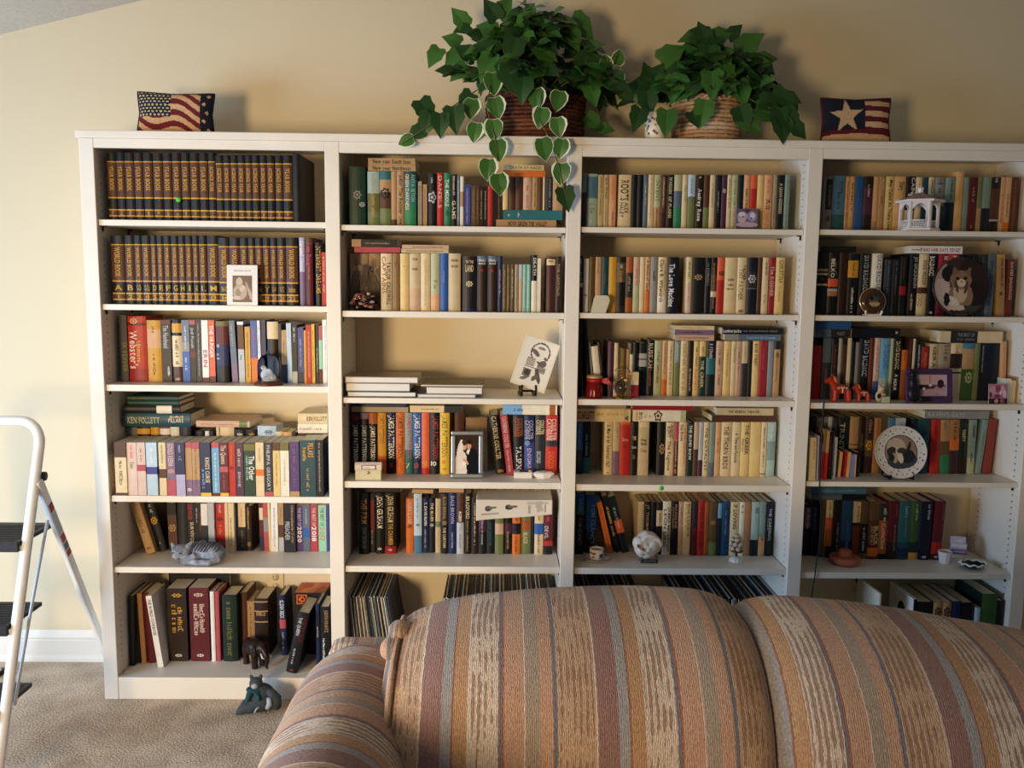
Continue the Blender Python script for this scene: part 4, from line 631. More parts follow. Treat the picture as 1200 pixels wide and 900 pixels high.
HS 2213.3 60 1874 29.1 202.2 141.5 0.0 green|.55 1 celadon .4 .7 slate||green book with celadon top on top shelf, third bay|31
HS 2244.2 60 1874 19.6 202.5 141.8 0.0 cream||?,olive,.2,.5,0.1,0.5|cream book just right of the green one, top shelf, third bay|31
HS 2265.5 60 1874 28.7 202.9 142 0.0 moss|.6 1 paleblue|?,steel,.05,.5,0,0.5|moss green book with pale blue top on top shelf, third bay|31
HS 2297.2 60 1874 28.3 202.6 141.8 0.0 darkbrown||Audrey Rose,white,.25,.85,0,0.5;?,cream,.03,.08,0,0.5|dark brown book on top shelf, third bay|31
HS 2326.9 60 1874 21.5 202.9 142.1 0.0 moss|.4 1 brown|?,brown,.05,.4,0,0.5|moss green book with brown band on top shelf, third bay|31
HS 2349.8 60 1874 20 203.2 142.3 0.0 cream||?,brown,.15,.6,0,0.4|cream book just right of the moss green with brown band one, top shelf, third bay|31
HS 2371.1 60 1874 23 203.5 142.5 0.0 black|.7 1 nearteal|?,silver,.3,.7,0,0.4|black book with teal-black top on top shelf, third bay|31
HS 2395.5 60 1874 19.2 203.8 142.7 0.0 plum||*,cream,.25,.33,0,0.5;?,brown,.36,.55,0,0.4|plum book on top shelf, third bay|31
HS 2416.1 60 1874 16.2 204.1 142.9 0.0 cream||?,brown,.08,.6,0,0.5|slim cream book on top shelf, third bay|31
HS 2433.6 60 1874 23 204.4 143.1 0.0 celadon||?,olive,.1,.6,0,0.5;?,orange,.65,.95,0,0.5|celadon book on top shelf, third bay|31
HS 2458 60 1874 20 204.7 143.3 0.0 nearteal|||teal-black book on top shelf, third bay|31
HS 2479.8 60 1874 23.4 205 143.5 0.0 peach||Ladies of Rose,brown,.25,.65,0,0.45|peach book just right of the teal-black one, top shelf, third bay|31
HS 2504.9 60 1874 25 205.3 143.7 0.0 salmon|.4 .75 red|?,orange,.1,.25,0,0.6|salmon book with red band on top shelf, third bay|31
HS 2531.3 60 1874 24.6 205.7 144 0.0 yellowcream|0 .35 tan||yellow-cream book with tan foot on top shelf, third bay|31
HS 2557.2 60 1874 32.2 206.1 144.3 0.0 peach||=24,black,.44,.52,0,0.5;=25,black,.55,.62,0,0.5;?,salmon,.08,.32,0,0.5;?,tan,.68,.95,0,0.5|peach book just right of the yellow-cream one, top shelf, third bay|31
HS 2591.6 60 1874 14.7 206.4 144.5 0.0 taupe||?,brown,.4,.95,0,0.4|slim taupe book on top shelf, third bay|31
HS 2608 60 1874 27.3 206.7 144.7 0.0 black||A LILIAN GODDESS,cream,.15,.7,0,0.4|black book just right of the taupe one, top shelf, third bay|31
HS 2636.7 60 1874 18.5 207.1 144.9 0.0 greyteal||?,olive,.1,.95,0,0.4|grey-green book on top shelf, third bay|31
HS 1855.5 55 1551.2 16.6 215.9 151.2 0.0 maroon|.55 1 black .45 .52 pink|?,white,.05,.45,0,0.5|maroon book with black top on second shelf, third bay|25
HS 1874.8 55 1551.2 18.6 206 144.2 0.0 white||*,black,.66,.7,0,0.5|white book on second shelf, third bay|25
HS 1895.5 55 1551.2 22.8 211.9 148.4 0.0 olivebrown||?,brown,.4,.8,0,0.4|olive brown book on second shelf, third bay|25
HS 1919.6 55 1551.2 21.3 212.2 148.5 0.0 pinktan||?,brown,.05,.3,0,0.4|pinkish tan book on second shelf, third bay|25
HS 1943 55 1551.2 27 212.5 148.8 0.0 deepteal||?,moss,.3,.5,0,0.4|deep teal book on second shelf, third bay|25
HS 1971.4 55 1551.2 29.3 212.9 149 0.0 gold|||gold book on second shelf, third bay|25
HS 2002.1 55 1551.2 33.9 213.3 149.3 0.0 black|0 .12 charcoal .55 .9 olivebrown|?,silver,.14,.19,0,0.5;?,tan,.25,.45,0,0.6|black book with olive brown top on second shelf, third bay|25
HS 2037.4 55 1551.2 27 213.7 149.6 0.0 orangebrown|.28 .72 charcoal|?,tan,.35,.6,0,0.5|rust book with charcoal band on second shelf, third bay|25
HS 2066.1 55 1551.2 23.6 214 149.8 0.0 pinktan|0 .5 celadon|?,rose,.2,.5,0,0.4|pinkish tan book with celadon band on second shelf, third bay|25
HS 2091.1 55 1551.2 18.6 214.2 150 0.0 cream|||cream book just right of the pinkish tan with celadon band one, second shelf, third bay|25
HS 2111.1 55 1551.2 18.6 214.5 150.1 0.0 peach|0 .4 orange|A House of Sand,brown,.05,.6,0,0.55|peach book with orange foot on second shelf, third bay|25
HS 2131.4 55 1551.2 29 214.8 150.4 0.0 grey||?,charcoal,.25,.42,0,0.5|grey book on second shelf, third bay|25
HS 2161 55 1551.2 34 215.2 150.6 0.0 cream|0 .3 ivory|Clare B. Wilworth,charcoal,.05,.8,-0.1,0.4;?,charcoal,.1,.6,0.3,0.2|cream book with ivory foot on second shelf, third bay|25
HS 2196.4 55 1551.2 44.8 215.7 151 0.0 black|0 .9 nearnavy|The Love Machine,white,.12,.88,-0.1,0.45|thick black book with blue-black band on second shelf, third bay|25
HS 2270.2 55 1551.2 20.9 216.4 151.5 0.0 cream|0 .5 pink|?,black,.08,.35,0,0.6;?,salmon,.45,.8,0,0.5|cream book with pink band on second shelf, third bay|25
HS 2291.8 55 1551.2 50.2 214.9 150.5 0.0 black||*,tan,.3,.4,0,0.5|thick black book on second shelf, third bay|25
HS 2343.4 55 1551.2 21.7 215.4 150.8 0.0 nearnavy|.5 .8 charcoal|?,grey,.1,.5,0,0.6|blue-black book just right of the thick black one, second shelf, third bay|25
HS 2366.5 55 1551.2 21.7 215.7 151 0.0 black|.3 .7 brown .3 .4 cream|?,tan,.1,.9,0,0.5|black book with brown band on second shelf, third bay|25
HS 2388.8 55 1551.2 28.7 216 151.2 0.0 red|.6 1 salmon|*,black,.24,.32,0.1,0.6|red book with salmon top on second shelf, third bay|25
HS 2418.8 55 1551.2 47.2 216.4 151.5 0.0 cream||=ARLEN,brown,.37,.41,0,0.5;?,brown,.43,.48,0,0.2;=CLARKE,brown,.47,.5,0,0.5;=MIRACLE,brown,.54,.57,0,0.6|thick cream book on second shelf, third bay|25
HS 2467.4 55 1551.2 36.4 217 151.9 0.0 cream||FATHER,black,.15,.4,0.25,0.3;THY FATHER,olive,.2,.75,-0.1,0.45;*,black,.92,.97,0,0.4|cream book just right of the thick cream one, second shelf, third bay|25
HS 2505.5 55 1551.2 39.1 217.4 152.2 0.0 nearnavy|.48 .75 charcoal .45 .46 grey|*,silver,.3,.45,0,0.6|blue-black book just left of the brown one, second shelf, third bay|25
HS 2546 55 1551.2 16.4 217.8 152.4 0.0 brown|||slim brown book on second shelf, third bay|25
HS 2563.8 55 1551.2 24.9 218 152.6 0.0 cream||?,black,.05,.3,0.1,0.5;?,olive,.65,.82,0,0.4|cream book just right of the brown one, second shelf, third bay|25
HS 2590.8 55 1551.2 23.3 218.3 152.8 0.0 crimson||The KOSHER,pink,.15,.68,0,0.5|crimson book on second shelf, third bay|25
HS 2615.8 55 1551.2 33.7 218.7 153.1 0.0 yellowcream||CHRISTINA,olive,.05,.45,0.1,0.5;?,tan,.5,.75,0,0.4|yellow-cream book on second shelf, third bay|25
HS 1861.4 71.6 1219.5 15.8 295.3 172 0.0 black|||slim black book second left of the grey one, third shelf, third bay|28
HS 1904.9 88.7 1219.5 15.8 303.1 172 -5.3 black|||slim black book just left of the grey one, third shelf, third bay|28
HS 1922 95.8 1219.5 9.6 214.8 150.4 -5.5 grey|||slim grey book on third shelf, third bay|28
HS 1937.1 90.7 1219.5 25.9 198.6 139.1 -6.9 white|||white book on third shelf, third bay|28
HS 1964.4 98.6 1219.5 14.3 215.7 151 -7.1 darkbrown|||slim dark brown book on third shelf, third bay|28
HS 1979.2 79 1219.5 24 217.8 152.4 0.0 plum|||plum book on third shelf, third bay|28
HS 2003.6 80.8 1219.5 14.7 213.2 149.2 0.0 cream|||slim cream book on third shelf, third bay|28
HS 2018.7 111.7 1219.5 20.7 192.4 134.7 0.0 yellowcream|||yellow-cream book just right of the slim cream one, third shelf, third bay|28
HS 2039.8 113.3 1219.5 17.2 187.7 131.4 0.0 olivebrown|||olive brown book on third shelf, third bay|28
HS 2057.4 114.7 1219.5 12.5 187.8 131.5 0.0 tan|||slim tan book on third shelf, third bay|28
HS 2070.4 115.7 1219.5 12.1 208.4 145.9 0.0 ivory|.8 1 charcoal||slim ivory book with charcoal top on third shelf, third bay|28
HS 2084 116.6 1219.5 17.6 211.6 148.1 0.0 black|||black book on third shelf, third bay|28
HS 2105.1 131.5 1219.5 35.6 211.7 148.2 0.0 nearteal|.7 .8 silver .55 .68 silver||teal-black book with silver grey top on third shelf, third bay|28
HS 2142.5 131.5 1219.5 27.6 221.9 155.3 0.0 nearnavy|0 .95 black|RUSSIAN,cream,.05,.5,0,0.55;?,rose,.52,.8,0,0.5|blue-black book with black band on third shelf, third bay|28
HS 2171.5 131.5 1219.5 30 221 154.7 0.0 moss|0 1 celadon|?,brown,.2,.75,0,0.5|moss green book with celadon band on third shelf, third bay|28
HS 2203 131.5 1219.5 20.5 221.3 154.9 0.0 peach|0 .3 orange|?,brown,.05,.6,0,0.5|peach book with orange foot on third shelf, third bay|28
HS 2224.8 131.5 1219.5 23.3 220.8 154.5 0.0 cream||?,brown,.1,.8,0,0.4|cream book just right of the peach one, third shelf, third bay|28
HS 2251.1 131.5 1219.5 23.3 221 154.7 0.0 greyteal|0 .6 moss|?,ivory,.05,.35,0,0.5|grey-green book with moss green band on third shelf, third bay|28
HS 2275.8 131.5 1219.5 28.9 221.3 154.9 0.0 cream||GENEVIEVE,tan,.05,.9,0,0.4|cream book just right of the grey-green one, third shelf, third bay|28
HS 2305.1 131.5 1219.5 21.7 220.4 154.3 0.0 darkbrown||?,pink,.5,.9,0,0.5|dark brown book on third shelf, third bay|28
HS 2328.2 131.5 1219.5 21.7 220.6 154.4 0.0 yellowcream||?,charcoal,.1,.45,0,0.5;Scarlett,orange,.5,.9,0,0.5|yellow-cream book just right of the dark brown one, third shelf, third bay|28
HS 2351.3 131.5 1219.5 25.3 220.9 154.6 0.0 darkgreen|.72 1 yellowcream|?,olive,.1,.3,0,0.5;THE CREEK,cream,.35,.85,0,0.45|dark green book with yellow-cream top on third shelf, third bay|28
HS 2379.2 131.5 1219.5 36.1 221.2 154.9 0.0 nearteal|.4 .7 teal .7 1 black|?,silver,.05,.3,0,0.6|teal-black book with black top on third shelf, third bay|28
HS 2417.9 131.5 1219.5 28.5 221.6 155.1 0.0 pinktan||?,brown,.1,.45,0,0.5;?,brown,.5,.8,0,0.5|pinkish tan book just right of the teal-black with black top one, third shelf, third bay|28
HS 2448.6 131.5 1219.5 28.9 221.9 155.3 0.0 yellowcream||?,olive,.15,.65,0,0.4|yellow-cream book second right of the teal-black with black top one, third shelf, third bay|28
HS 2478.9 131.5 1219.5 18.6 222.2 155.5 0.0 cream||?,brown,.1,.4,0.1,0.5|cream book second left of the beige one, third shelf, third bay|28
HS 2498.5 131.5 1219.5 21.4 222.4 155.7 0.0 pinktan||?,brown,.12,.5,0,0.6;?,tan,.5,.95,0,0.4|pinkish tan book just left of the beige one, third shelf, third bay|28
HS 2521.2 131.5 1219.5 24.2 222.7 155.9 0.0 beige|0 .6 charcoal|?,taupe,.1,.3,0,0.4|beige book with charcoal band on third shelf, third bay|28
HS 2547.6 131.5 1219.5 14.6 222.9 156 0.0 black|||slim black book just right of the beige one, third shelf, third bay|28
HS 2564 131.5 1219.5 25.4 223.1 156.2 0.0 yellowcream||BACK STREET,brown,.05,.45,0,0.45|yellow-cream book just left of the crimson one, third shelf, third bay|28
HS 2590.7 131.5 1219.5 34.2 223.4 156.4 0.0 crimson||?,rose,.1,.5,0,0.4|crimson book on third shelf, third bay|28
HS 2626.3 131.5 1219.5 21.4 223.7 156.6 0.0 steelgrey|||steel grey book on third shelf, third bay|28
HS 2650.3 131.5 1219.5 24.6 224 156.8 0.0 tan|.85 1 black|*,black,.2,.3,0,0.4;?,brown,.3,.7,0,0.4|tan book with black top on third shelf, third bay|28
PF 2249.8 135.5 1484.6 156.9 15.9 165 0.0 cream||?,olive,.2,.8,0,0.4|cream book lying flat, third shelf, third bay|10
PF 2250.5 135.5 1465.1 156.9 18.7 165 0.0 mauve||?,black,.2,.7,0,0.5|mauve book lying flat, third shelf, third bay|10
PF 2251.3 135.5 1441.7 156.1 22.6 165 0.0 pinktan||?,brown,.1,.85,0,0.4|pinkish tan book lying flat, third shelf, third bay|10
PF 2433.2 135.5 1469.7 249.5 25.6 165 0.0 black|.98 1 silver|Lumberjacks,white,.03,.32,0,0.5;?,grey,.35,.9,0,0.4|black book lying flat, third shelf, third bay|10
PF 2448.8 135.5 1444.3 225.1 24.6 165 0.0 slate|.75 1 grey|Ladybirds House,skyblue,.4,.9,0,0.4|slate blue book with grey top lying flat, third shelf, third bay|10
HS 1872.1 187.3 884.4 26.7 219.6 137.7 0.0 blue|0 .45 navy|?,skyblue,.05,.5,0,0.5;?,grey,.55,.85,0,0.3|blue book with navy foot on fourth shelf, third bay|21
HS 1902.1 201.1 884.4 29.7 219.6 123.9 0.0 nearteal|0 .3 teal|?,skyblue,.25,.7,0,0.5|teal-black book with teal foot on fourth shelf, third bay|21
HS 1986.8 178.6 884.4 32 220 146.4 0.0 cream|0 .1 cream|A Man in an American Half,black,.05,.85,0,0.5;*,black,.95,.97,0,0.3|cream book just right of the teal-black one, fourth shelf, third bay|21
HS 2020.4 179.7 884.4 27.5 220.1 145.3 0.0 beige|0 .45 mauve|?,grey,.1,.3,0.2,0.5|beige book with mauve foot on fourth shelf, third bay|21
HS 2049.1 175.3 884.4 42.6 221.1 149.7 0.0 salmon|0 .95 red|=Cross,pink,.3,.36,0,0.6;?,brown,.43,.45,0,0.6|thick salmon book with red band on fourth shelf, third bay|21
HS 2092.9 176.8 884.4 30.8 221.2 148.2 0.0 black||=THE,cream,.27,.34,0,0.5;=BOOK,white,.46,.5,0,0.6;?,grey,.62,.68,0,0.5|black book just right of the salmon one, fourth shelf, third bay|21
HS 2124.1 168.9 884.4 42.5 222.9 156 0.0 cream|0 .9 beige|=Ring,black,.31,.36,0,0.5;=Nation,black,.38,.43,0,0.6;=Coup,orangebrown,.5,.56,0,0.6|thick cream book with beige band on fourth shelf, third bay|21
HS 2202.5 180.6 884.4 34.1 219.5 144.4 0.0 black||*,tan,.4,.6,0.1,0.5|black book just right of the thick cream with beige band one, fourth shelf, third bay|21
HS 2237 169.2 884.4 32 221.7 155.2 0.0 cream||AUGUST,charcoal,.05,.3,0.2,0.4;KENT,charcoal,.08,.28,-0.2,0.4;The Fugitive,maroon,.35,.9,-0.1,0.4|cream book just left of the maroon one, fourth shelf, third bay|21
HS 2269.7 170.3 884.4 18.1 221.8 154.7 0.0 maroon|.65 1 rose|?,pink,.3,.95,0,0.6|maroon book with rose top on fourth shelf, third bay|21
HS 2288.2 165.6 884.4 31.9 224 156.8 0.0 cream||Dale Brown,charcoal,.05,.35,-0.15,0.4;?,salmon,.1,.8,0.25,0.4|cream book just right of the maroon one, fourth shelf, third bay|21
HS 2322.4 166.7 884.4 26.3 222.9 156 0.0 deepgreen||THE BLIND BOW,white,.05,.7,0,0.4|black-green book on fourth shelf, third bay|21
HS 2349.9 165.9 884.4 18.5 224.1 156.8 0.0 pinktan|0 .5 brown||pinkish tan book with brown band on fourth shelf, third bay|21
HS 2369.8 165.9 884.4 17.7 224.2 157 0.0 silver|0 .3 plum|?,grey,.1,.5,0,0.4|silver grey book with plum foot on fourth shelf, third bay|21
HS 2389 165.9 884.4 22.2 224.4 157.1 0.0 cream||THE CATALYST,brown,.1,.9,0,0.5|cream book just right of the silver grey one, fourth shelf, third bay|21
HS 2413.4 165.9 884.4 22.2 224.6 157.2 0.0 greyteal|0 .25 slate|?,grey,.1,.8,0,0.4|grey-green book with slate blue foot on fourth shelf, third bay|21
HS 2437.4 165.9 884.4 21.8 224.9 157.4 0.0 peach||?,orangebrown,.3,.55,0,0.6|peach book on fourth shelf, third bay|21
HS 2460.7 165.9 884.4 44.2 225.2 157.6 0.0 cream||THE THORN BIRDS,brown,.08,.86,-0.05,0.42;?,olive,.1,.4,0.3,0.2|thick cream book on fourth shelf, third bay|21
HS 2506.3 165.9 884.4 34.5 225.5 157.9 0.0 cream||A Time and Forever,charcoal,.2,.75,0,0.4|cream book just right of the thick cream one, fourth shelf, third bay|21
HS 2542.2 165.9 884.4 36.9 225.9 158.1 0.0 yellowcream||THE GREEK,navy,.05,.6,0.15,0.42;PIERRE REY,moss,.3,.55,-0.3,0.2|yellow-cream book on fourth shelf, third bay|21
HS 2580.5 165.9 884.4 43.5 226.2 158.4 0.0 peach|0 1 yellowcream|?,cream,.1,.5,0,0.2|thick peach book with yellow-cream band on fourth shelf, third bay|21
HS 2625.4 165.9 884.4 23.1 226.5 158.6 0.0 cream|0 .04 cream .04 .06 olive|?,brown,.1,.8,0,0.6|cream book just right of the thick peach with yellow-cream band one, fourth shelf, third bay|21
HS 2650.3 165.9 884.4 34.1 226.8 158.8 0.0 paleteal|.3 .65 greyteal|?,white,.05,.3,0,0.4|pale teal book with grey-green band on fourth shelf, third bay|21
PF 1855.9 169.9 1159.2 213.7 13.4 155.1 0.0 taupe|||taupe book lying flat, fourth shelf, third bay|6
PF 1855.5 169.9 1106.4 233.6 52 155.1 0.0 cream|.04 .12 beige|SCARLETT,crimson,.07,.37,0,0.6;?,gold,.4,.85,0.1,0.4;=&,black,.9,.96,-0.2,0.4|cream book lying flat, fourth shelf, third bay|6
PF 2097.9 169.9 1109.2 216.2 46.5 155.1 0.0 ivory|0 .1 celadon|*,gold,.05,.1,0,0.7;=THE,maroon,.12,.18,0,0.7;?,gold,.22,.34,0,0.5;*,brown,.4,.55,0,0.8|ivory book with celadon foot lying flat, fourth shelf, third bay|6
PF 2094.6 169.9 1156.6 247.2 20.2 155.1 0.0 crimson|||crimson book lying flat, fourth shelf, third bay|6
PF 2419.1 169.9 1112 261.4 24.5 155.1 0.0 brown||?,black,.85,.88,0,0.4|brown book lying flat, fourth shelf, third bay|6
PF 2440.4 169.9 1137.3 230.4 29.1 155.1 0.0 beige||THE GENERAL THEATER,brown,.2,.75,0,0.35|beige book lying flat, fourth shelf, third bay|6
PS 1866.3 170.2 547.2 8.4 254.9 140 0.0 green|||slim green book on fifth shelf, third bay|17
HS 1877.6 176.8 547.2 32.3 260.5 148.2 0.0 black|.75 1 blue .65 .8 teal|TOM CLANCY,grey,.4,.85,0,0.4;?,skyblue,.1,.3,0,0.5|black book with blue top on fifth shelf, third bay|17
HS 1917.7 197.1 547.2 44.1 246.4 127.9 0.0 blue|0 .4 black|TOM CLANCY,skyblue,.15,.85,0.2,0.35;CLEAR AND MARCY,steel,.08,.75,-0.2,0.3|thick blue book with black foot on fifth shelf, third bay|17
PS 2013.9 198.8 547.2 22.5 218.7 126.2 -13.7 orange||?,brown,.1,.9,0,0.3|orange book on fifth shelf, third bay|17
PS 2048.7 206.1 547.2 21.6 248.8 118.9 -15.0 black||?,cream,.2,.7,0,0.7|black book just right of the orange one, fifth shelf, third bay|17
PS 2076.1 197.4 547.2 30.2 248.2 127.6 -16.0 nearteal|.35 .58 salmon|?,silver,.2,.4,0,0.6;?,cream,.45,.55,0,0.5|teal-black book with salmon band on fifth shelf, third bay|17
PS 2135.7 201.3 547.2 24.3 219.4 123.7 0.0 cream||?,brown,.05,.6,0.3,0.4|cream book just right of the teal-black with salmon band one, fifth shelf, third bay|17
HS 2160.5 188.8 547.2 28 221.7 136.2 0.0 black||JT THOMAS,tan,.05,.6,0,0.4|black book just left of the blue-black one, fifth shelf, third bay|17
HS 2188.8 186.7 547.2 21.3 221.6 138.3 0.0 nearnavy|||blue-black book on fifth shelf, third bay|17
HS 2210.6 183.3 547.2 25.1 220.5 141.7 0.0 darkbrown|.55 .85 cream|?,black,.18,.42,0.1,0.6;?,plum,.5,.9,0,0.5|dark brown book with cream top on fifth shelf, third bay|17
HS 2236.2 179.9 547.2 33.3 227.1 145.1 0.0 ivory||LEON URIS,charcoal,.15,.85,-0.2,0.35;JAMES MICHENER,charcoal,.1,.95,0.25,0.25|ivory book just right of the dark brown one, fifth shelf, third bay|17
HS 2270.5 178 547.2 30 226.6 147 0.0 black||MADELINE,tan,.05,.5,0.15,0.3;?,tan,.1,.5,-0.2,0.3|black book just left of the pinkish tan one, fifth shelf, third bay|17
HS 2301.4 176 547.2 18.4 227.3 149 0.0 pinktan||?,brown,.1,.4,0,0.4|pinkish tan book on fifth shelf, third bay|17
HS 2320.5 172.5 547.2 30.8 228.4 152.5 0.0 cream||FRANK G. SLAUGHTER,olive,.05,.65,0.15,0.35;PLAGUE,gold,.05,.5,-0.2,0.3|cream book just right of the pinkish tan one, fifth shelf, third bay|17
HS 2356 170 547.2 22.5 228.1 155 0.0 maroon|.5 1 charcoal|?,rose,.5,.55,0,0.5|maroon book with charcoal band on fifth shelf, third bay|17
HS 2379.9 170 547.2 26.6 228.3 155 0.0 red||POLO BLUE,maroon,.1,.85,0,0.5|red book on fifth shelf, third bay|17
HS 2407.6 170 547.2 17.2 228.4 155 0.0 orangebrown||?,brown,.2,.6,0,0.4|rust book on fifth shelf, third bay|17
HS 2426.1 170 547.2 33.3 228.6 155 0.0 olivebrown|0 .25 moss|*,tan,.35,.42,0,0.5|olive brown book with moss green foot on fifth shelf, third bay|17
HS 2461.6 170 547.2 16.3 228.8 155 0.0 nearteal|.7 .98 sky||slim teal-black book with light blue top on fifth shelf, third bay|17
HS 2479.4 170 547.2 32 229 155 0.0 deepblue|0 .9 nearblue|?,skyblue,.15,.6,0,0.25|deep blue book with dark blue band on fifth shelf, third bay|17
HS 2514.1 170 547.2 36.2 229.3 155 0.0 cream||IF LOVING,charcoal,.05,.5,0,0.4|cream book just right of the deep blue one, fifth shelf, third bay|17
HS 2551.7 170 547.2 21.7 229.5 155 0.0 ivory||?,brown,.06,.11,0,0.5;=ANN,brown,.17,.2,0,0.5|ivory book just left of the clay brown one, fifth shelf, third bay|17
HS 2574.9 170 547.2 24.6 229.7 155 0.0 clay|||clay brown book on fifth shelf, third bay|17
HS 2601.3 170 547.2 31.7 229.9 155 0.0 nearteal|.3 1 paleteal|*,slate,.1,.22,0.2,0.4|teal-black book with pale teal band on fifth shelf, third bay|17
HS 2634.8 170 547.2 25.5 230.1 155 0.0 greyteal|0 .35 peach|?,slate,.05,.2,0,0.4;*,red,.65,.72,0.1,0.4|grey-green book with peach foot on fifth shelf, third bay|17
HS 2662.6 170 547.2 27.5 230.3 155 0.0 nearnavy|0 .7 nearteal|THE CARDINAL,silver,.12,.72,0.1,0.4;?,tan,.3,.5,-0.2,0.3|blue-black book with teal-black band on fifth shelf, third bay|17
HS 2809.4 125 1875.8 9.3 210 147 0.0 grey|||slim grey book on top shelf, fourth bay|29
HS 2820 125 1875.8 24.5 210.3 147.2 0.0 taupe|.4 .95 charcoal|?,tan,.1,.55,0.1,0.6;*,black,.72,.82,0,0.5|taupe book with charcoal band on top shelf, fourth bay|29
HS 2845.8 125 1875.8 49.9 214.2 149.9 0.0 tealgreen|.3 1 steel|?,plum,.1,.3,0.2,0.3;?,deepteal,.3,.6,0,0.4|thick blue-green book with steel blue band on top shelf, fourth bay|29
HS 2897 125 1875.8 15.3 211.2 147.9 0.0 peach||?,plum,.1,.9,0,0.6|slim peach book on top shelf, fourth bay|29
HS 2913.6 125 1875.8 16.7 211.5 148 0.0 orangecream||BEVERLY,brown,.05,.7,0,0.45;?,brown,.75,.97,0,0.4|orange-cream book just right of the slim peach one, top shelf, fourth bay|29
HS 2932.4 125 1875.8 34.8 211.8 148.3 0.0 blue||?,moss,.3,.75,-0.1,0.2|blue book on top shelf, fourth bay|29
HS 2968.8 125 1875.8 35.8 212.3 148.6 0.0 darkbrown|.3 .8 plum|?,cream,.15,.35,0,0.4|dark brown book with plum band on top shelf, fourth bay|29
HS 3005.9 125 1875.8 19.6 212.7 148.9 0.0 peach|0 .2 tan||peach book with tan foot on top shelf, fourth bay|29
HS 3026.8 125 1875.8 25.2 213 149.1 0.0 tan||?,cream,.05,.25,0.1,0.5;?,brown,.35,.5,0,0.4|tan book on top shelf, fourth bay|29
HS 3053.7 125 1875.8 32 213.4 149.4 0.0 yellowcream||Men Called As There Lives,black,.06,.98,0.1,0.4|yellow-cream book on top shelf, fourth bay|29
HS 3087.3 125 1875.8 45.4 214 149.8 0.0 gold|0 1 orangecream|Diary,black,.1,.25,0.1,0.4;?,olive,.1,.4,0.35,0.2|thick gold book with orange-cream band on top shelf, fourth bay|29
HS 3134.8 125 1875.8 36.2 214.5 150.2 0.0 black|0 .4 cream|CAIN,white,.02,.3,0.2,0.4;*,white,.3,.36,0,0.5|black book with cream foot on top shelf, fourth bay|29
HS 3171.5 125 1875.8 24.9 211.8 148.2 0.0 cream||?,orange,.1,.2,0,0.4|cream book just right of the black one, top shelf, fourth bay|29
HS 3197.7 125 1875.8 22 212.1 148.5 0.0 deepteal|||deep teal book on top shelf, fourth bay|29
HS 3220.9 125 1875.8 22.7 212.4 148.7 0.0 cream||?,brown,.05,.35,0.1,0.5|cream book just right of the deep teal one, top shelf, fourth bay|29
HS 3246.4 125 1875.8 39.4 212.8 149 0.0 grey|0 .5 charcoal|?,black,.04,.09,0,0.3;=KINGS,black,.1,.13,0,0.6;?,black,.2,.25,0,0.6|grey book with charcoal band on top shelf, fourth bay|29
HS 3287.9 125 1875.8 39.5 213.4 149.4 0.0 greyteal|0 .55 nearteal|?,charcoal,.05,.4,0.1,0.4|grey-green book with teal-black band on top shelf, fourth bay|29
HS 3329.1 125 1875.8 29.6 236.7 165.7 0.0 orangecream||?,salmon,.25,.45,0,0.3|orange-cream book just right of the grey-green one, top shelf, fourth bay|29
HS 3360 125 1875.8 20.5 214.2 150 0.0 moss|0 1 greyteal||moss green book with grey-green band on top shelf, fourth bay|29
HS 3381.9 125 1875.8 33.7 214.6 150.2 0.0 maroon||?,tan,.18,.42,0,0.5;?,tan,.86,.92,0,0.4|maroon book on top shelf, fourth bay|29
HS 3416.9 125 1875.8 17.3 215 150.5 0.0 tan|.45 1 moss||tan book with moss green band on top shelf, fourth bay|29
HS 3435.8 125 1875.8 32.9 215.3 150.7 0.0 nearteal|.45 1 greyteal||teal-black book with grey-green band on top shelf, fourth bay|29
HS 3470.1 125 1875.8 34.4 215.8 151.1 0.0 darkbrown|.25 .8 brown .22 .25 silver|?,silver,.02,.08,0,0.6|dark brown book with brown band on top shelf, fourth bay|29
HS 3506.2 125 1875.8 17.3 216.2 151.3 0.0 peach||?,orangebrown,.3,.8,0,0.6|peach book on top shelf, fourth bay|29
HS 3524.8 125 1875.8 22.8 216.5 151.5 0.0 peach|0 .2 orange|?,brown,.3,.7,0,0.5|peach book with orange foot on top shelf, fourth bay|29
HS 3548.9 125 1875.8 26.4 216.8 151.8 0.0 orangebrown|0 1 brown|?,orangebrown,.05,.95,0,0.5|rust book with brown band on top shelf, fourth bay|29
HS 2789.4 85 1552.2 40.3 239.8 167.8 0.0 black|.47 .5 yellowcream .64 .67 yellowcream .7 .74 tan|?,tan,.42,.46,0,0.4|black book just left of the black with salmon band one, second shelf, fourth bay|23
HS 2831.8 85 1552.2 39.5 240.3 168.2 0.0 black|.45 .58 salmon .3 .38 clay .38 .42 lavender|BELKO,white,.1,.4,-0.1,0.35;?,slate,.15,.35,0.2,0.4|black book with salmon band on second shelf, fourth bay|23
HS 2873.4 85 1552.2 32.9 240.7 168.5 0.0 darkbrown||DAN JUNGLE,maroonbrown,.04,.95,0.1,0.5|dark brown book on second shelf, fourth bay|23
HS 2908.4 85 1552.2 40.3 233.9 163.7 0.0 black|.62 .9 gold|?,brown,.14,.35,0,0.3;?,white,.55,.95,0,0.4|black book with gold top on second shelf, fourth bay|23
HS 2953.7 85 1552.2 40.3 237 165.9 0.0 black|0 .1 maroonbrown|DAVID BALDACCI,silver,.03,.6,0.1,0.45|black book with reddish brown foot on second shelf, fourth bay|23
HS 3002.1 85 1552.2 39.6 238.7 167.1 0.0 cream|0 1 ivory|DAVID BALDACCI,blue,.03,.65,0.15,0.45|cream book with ivory band on second shelf, fourth bay|23
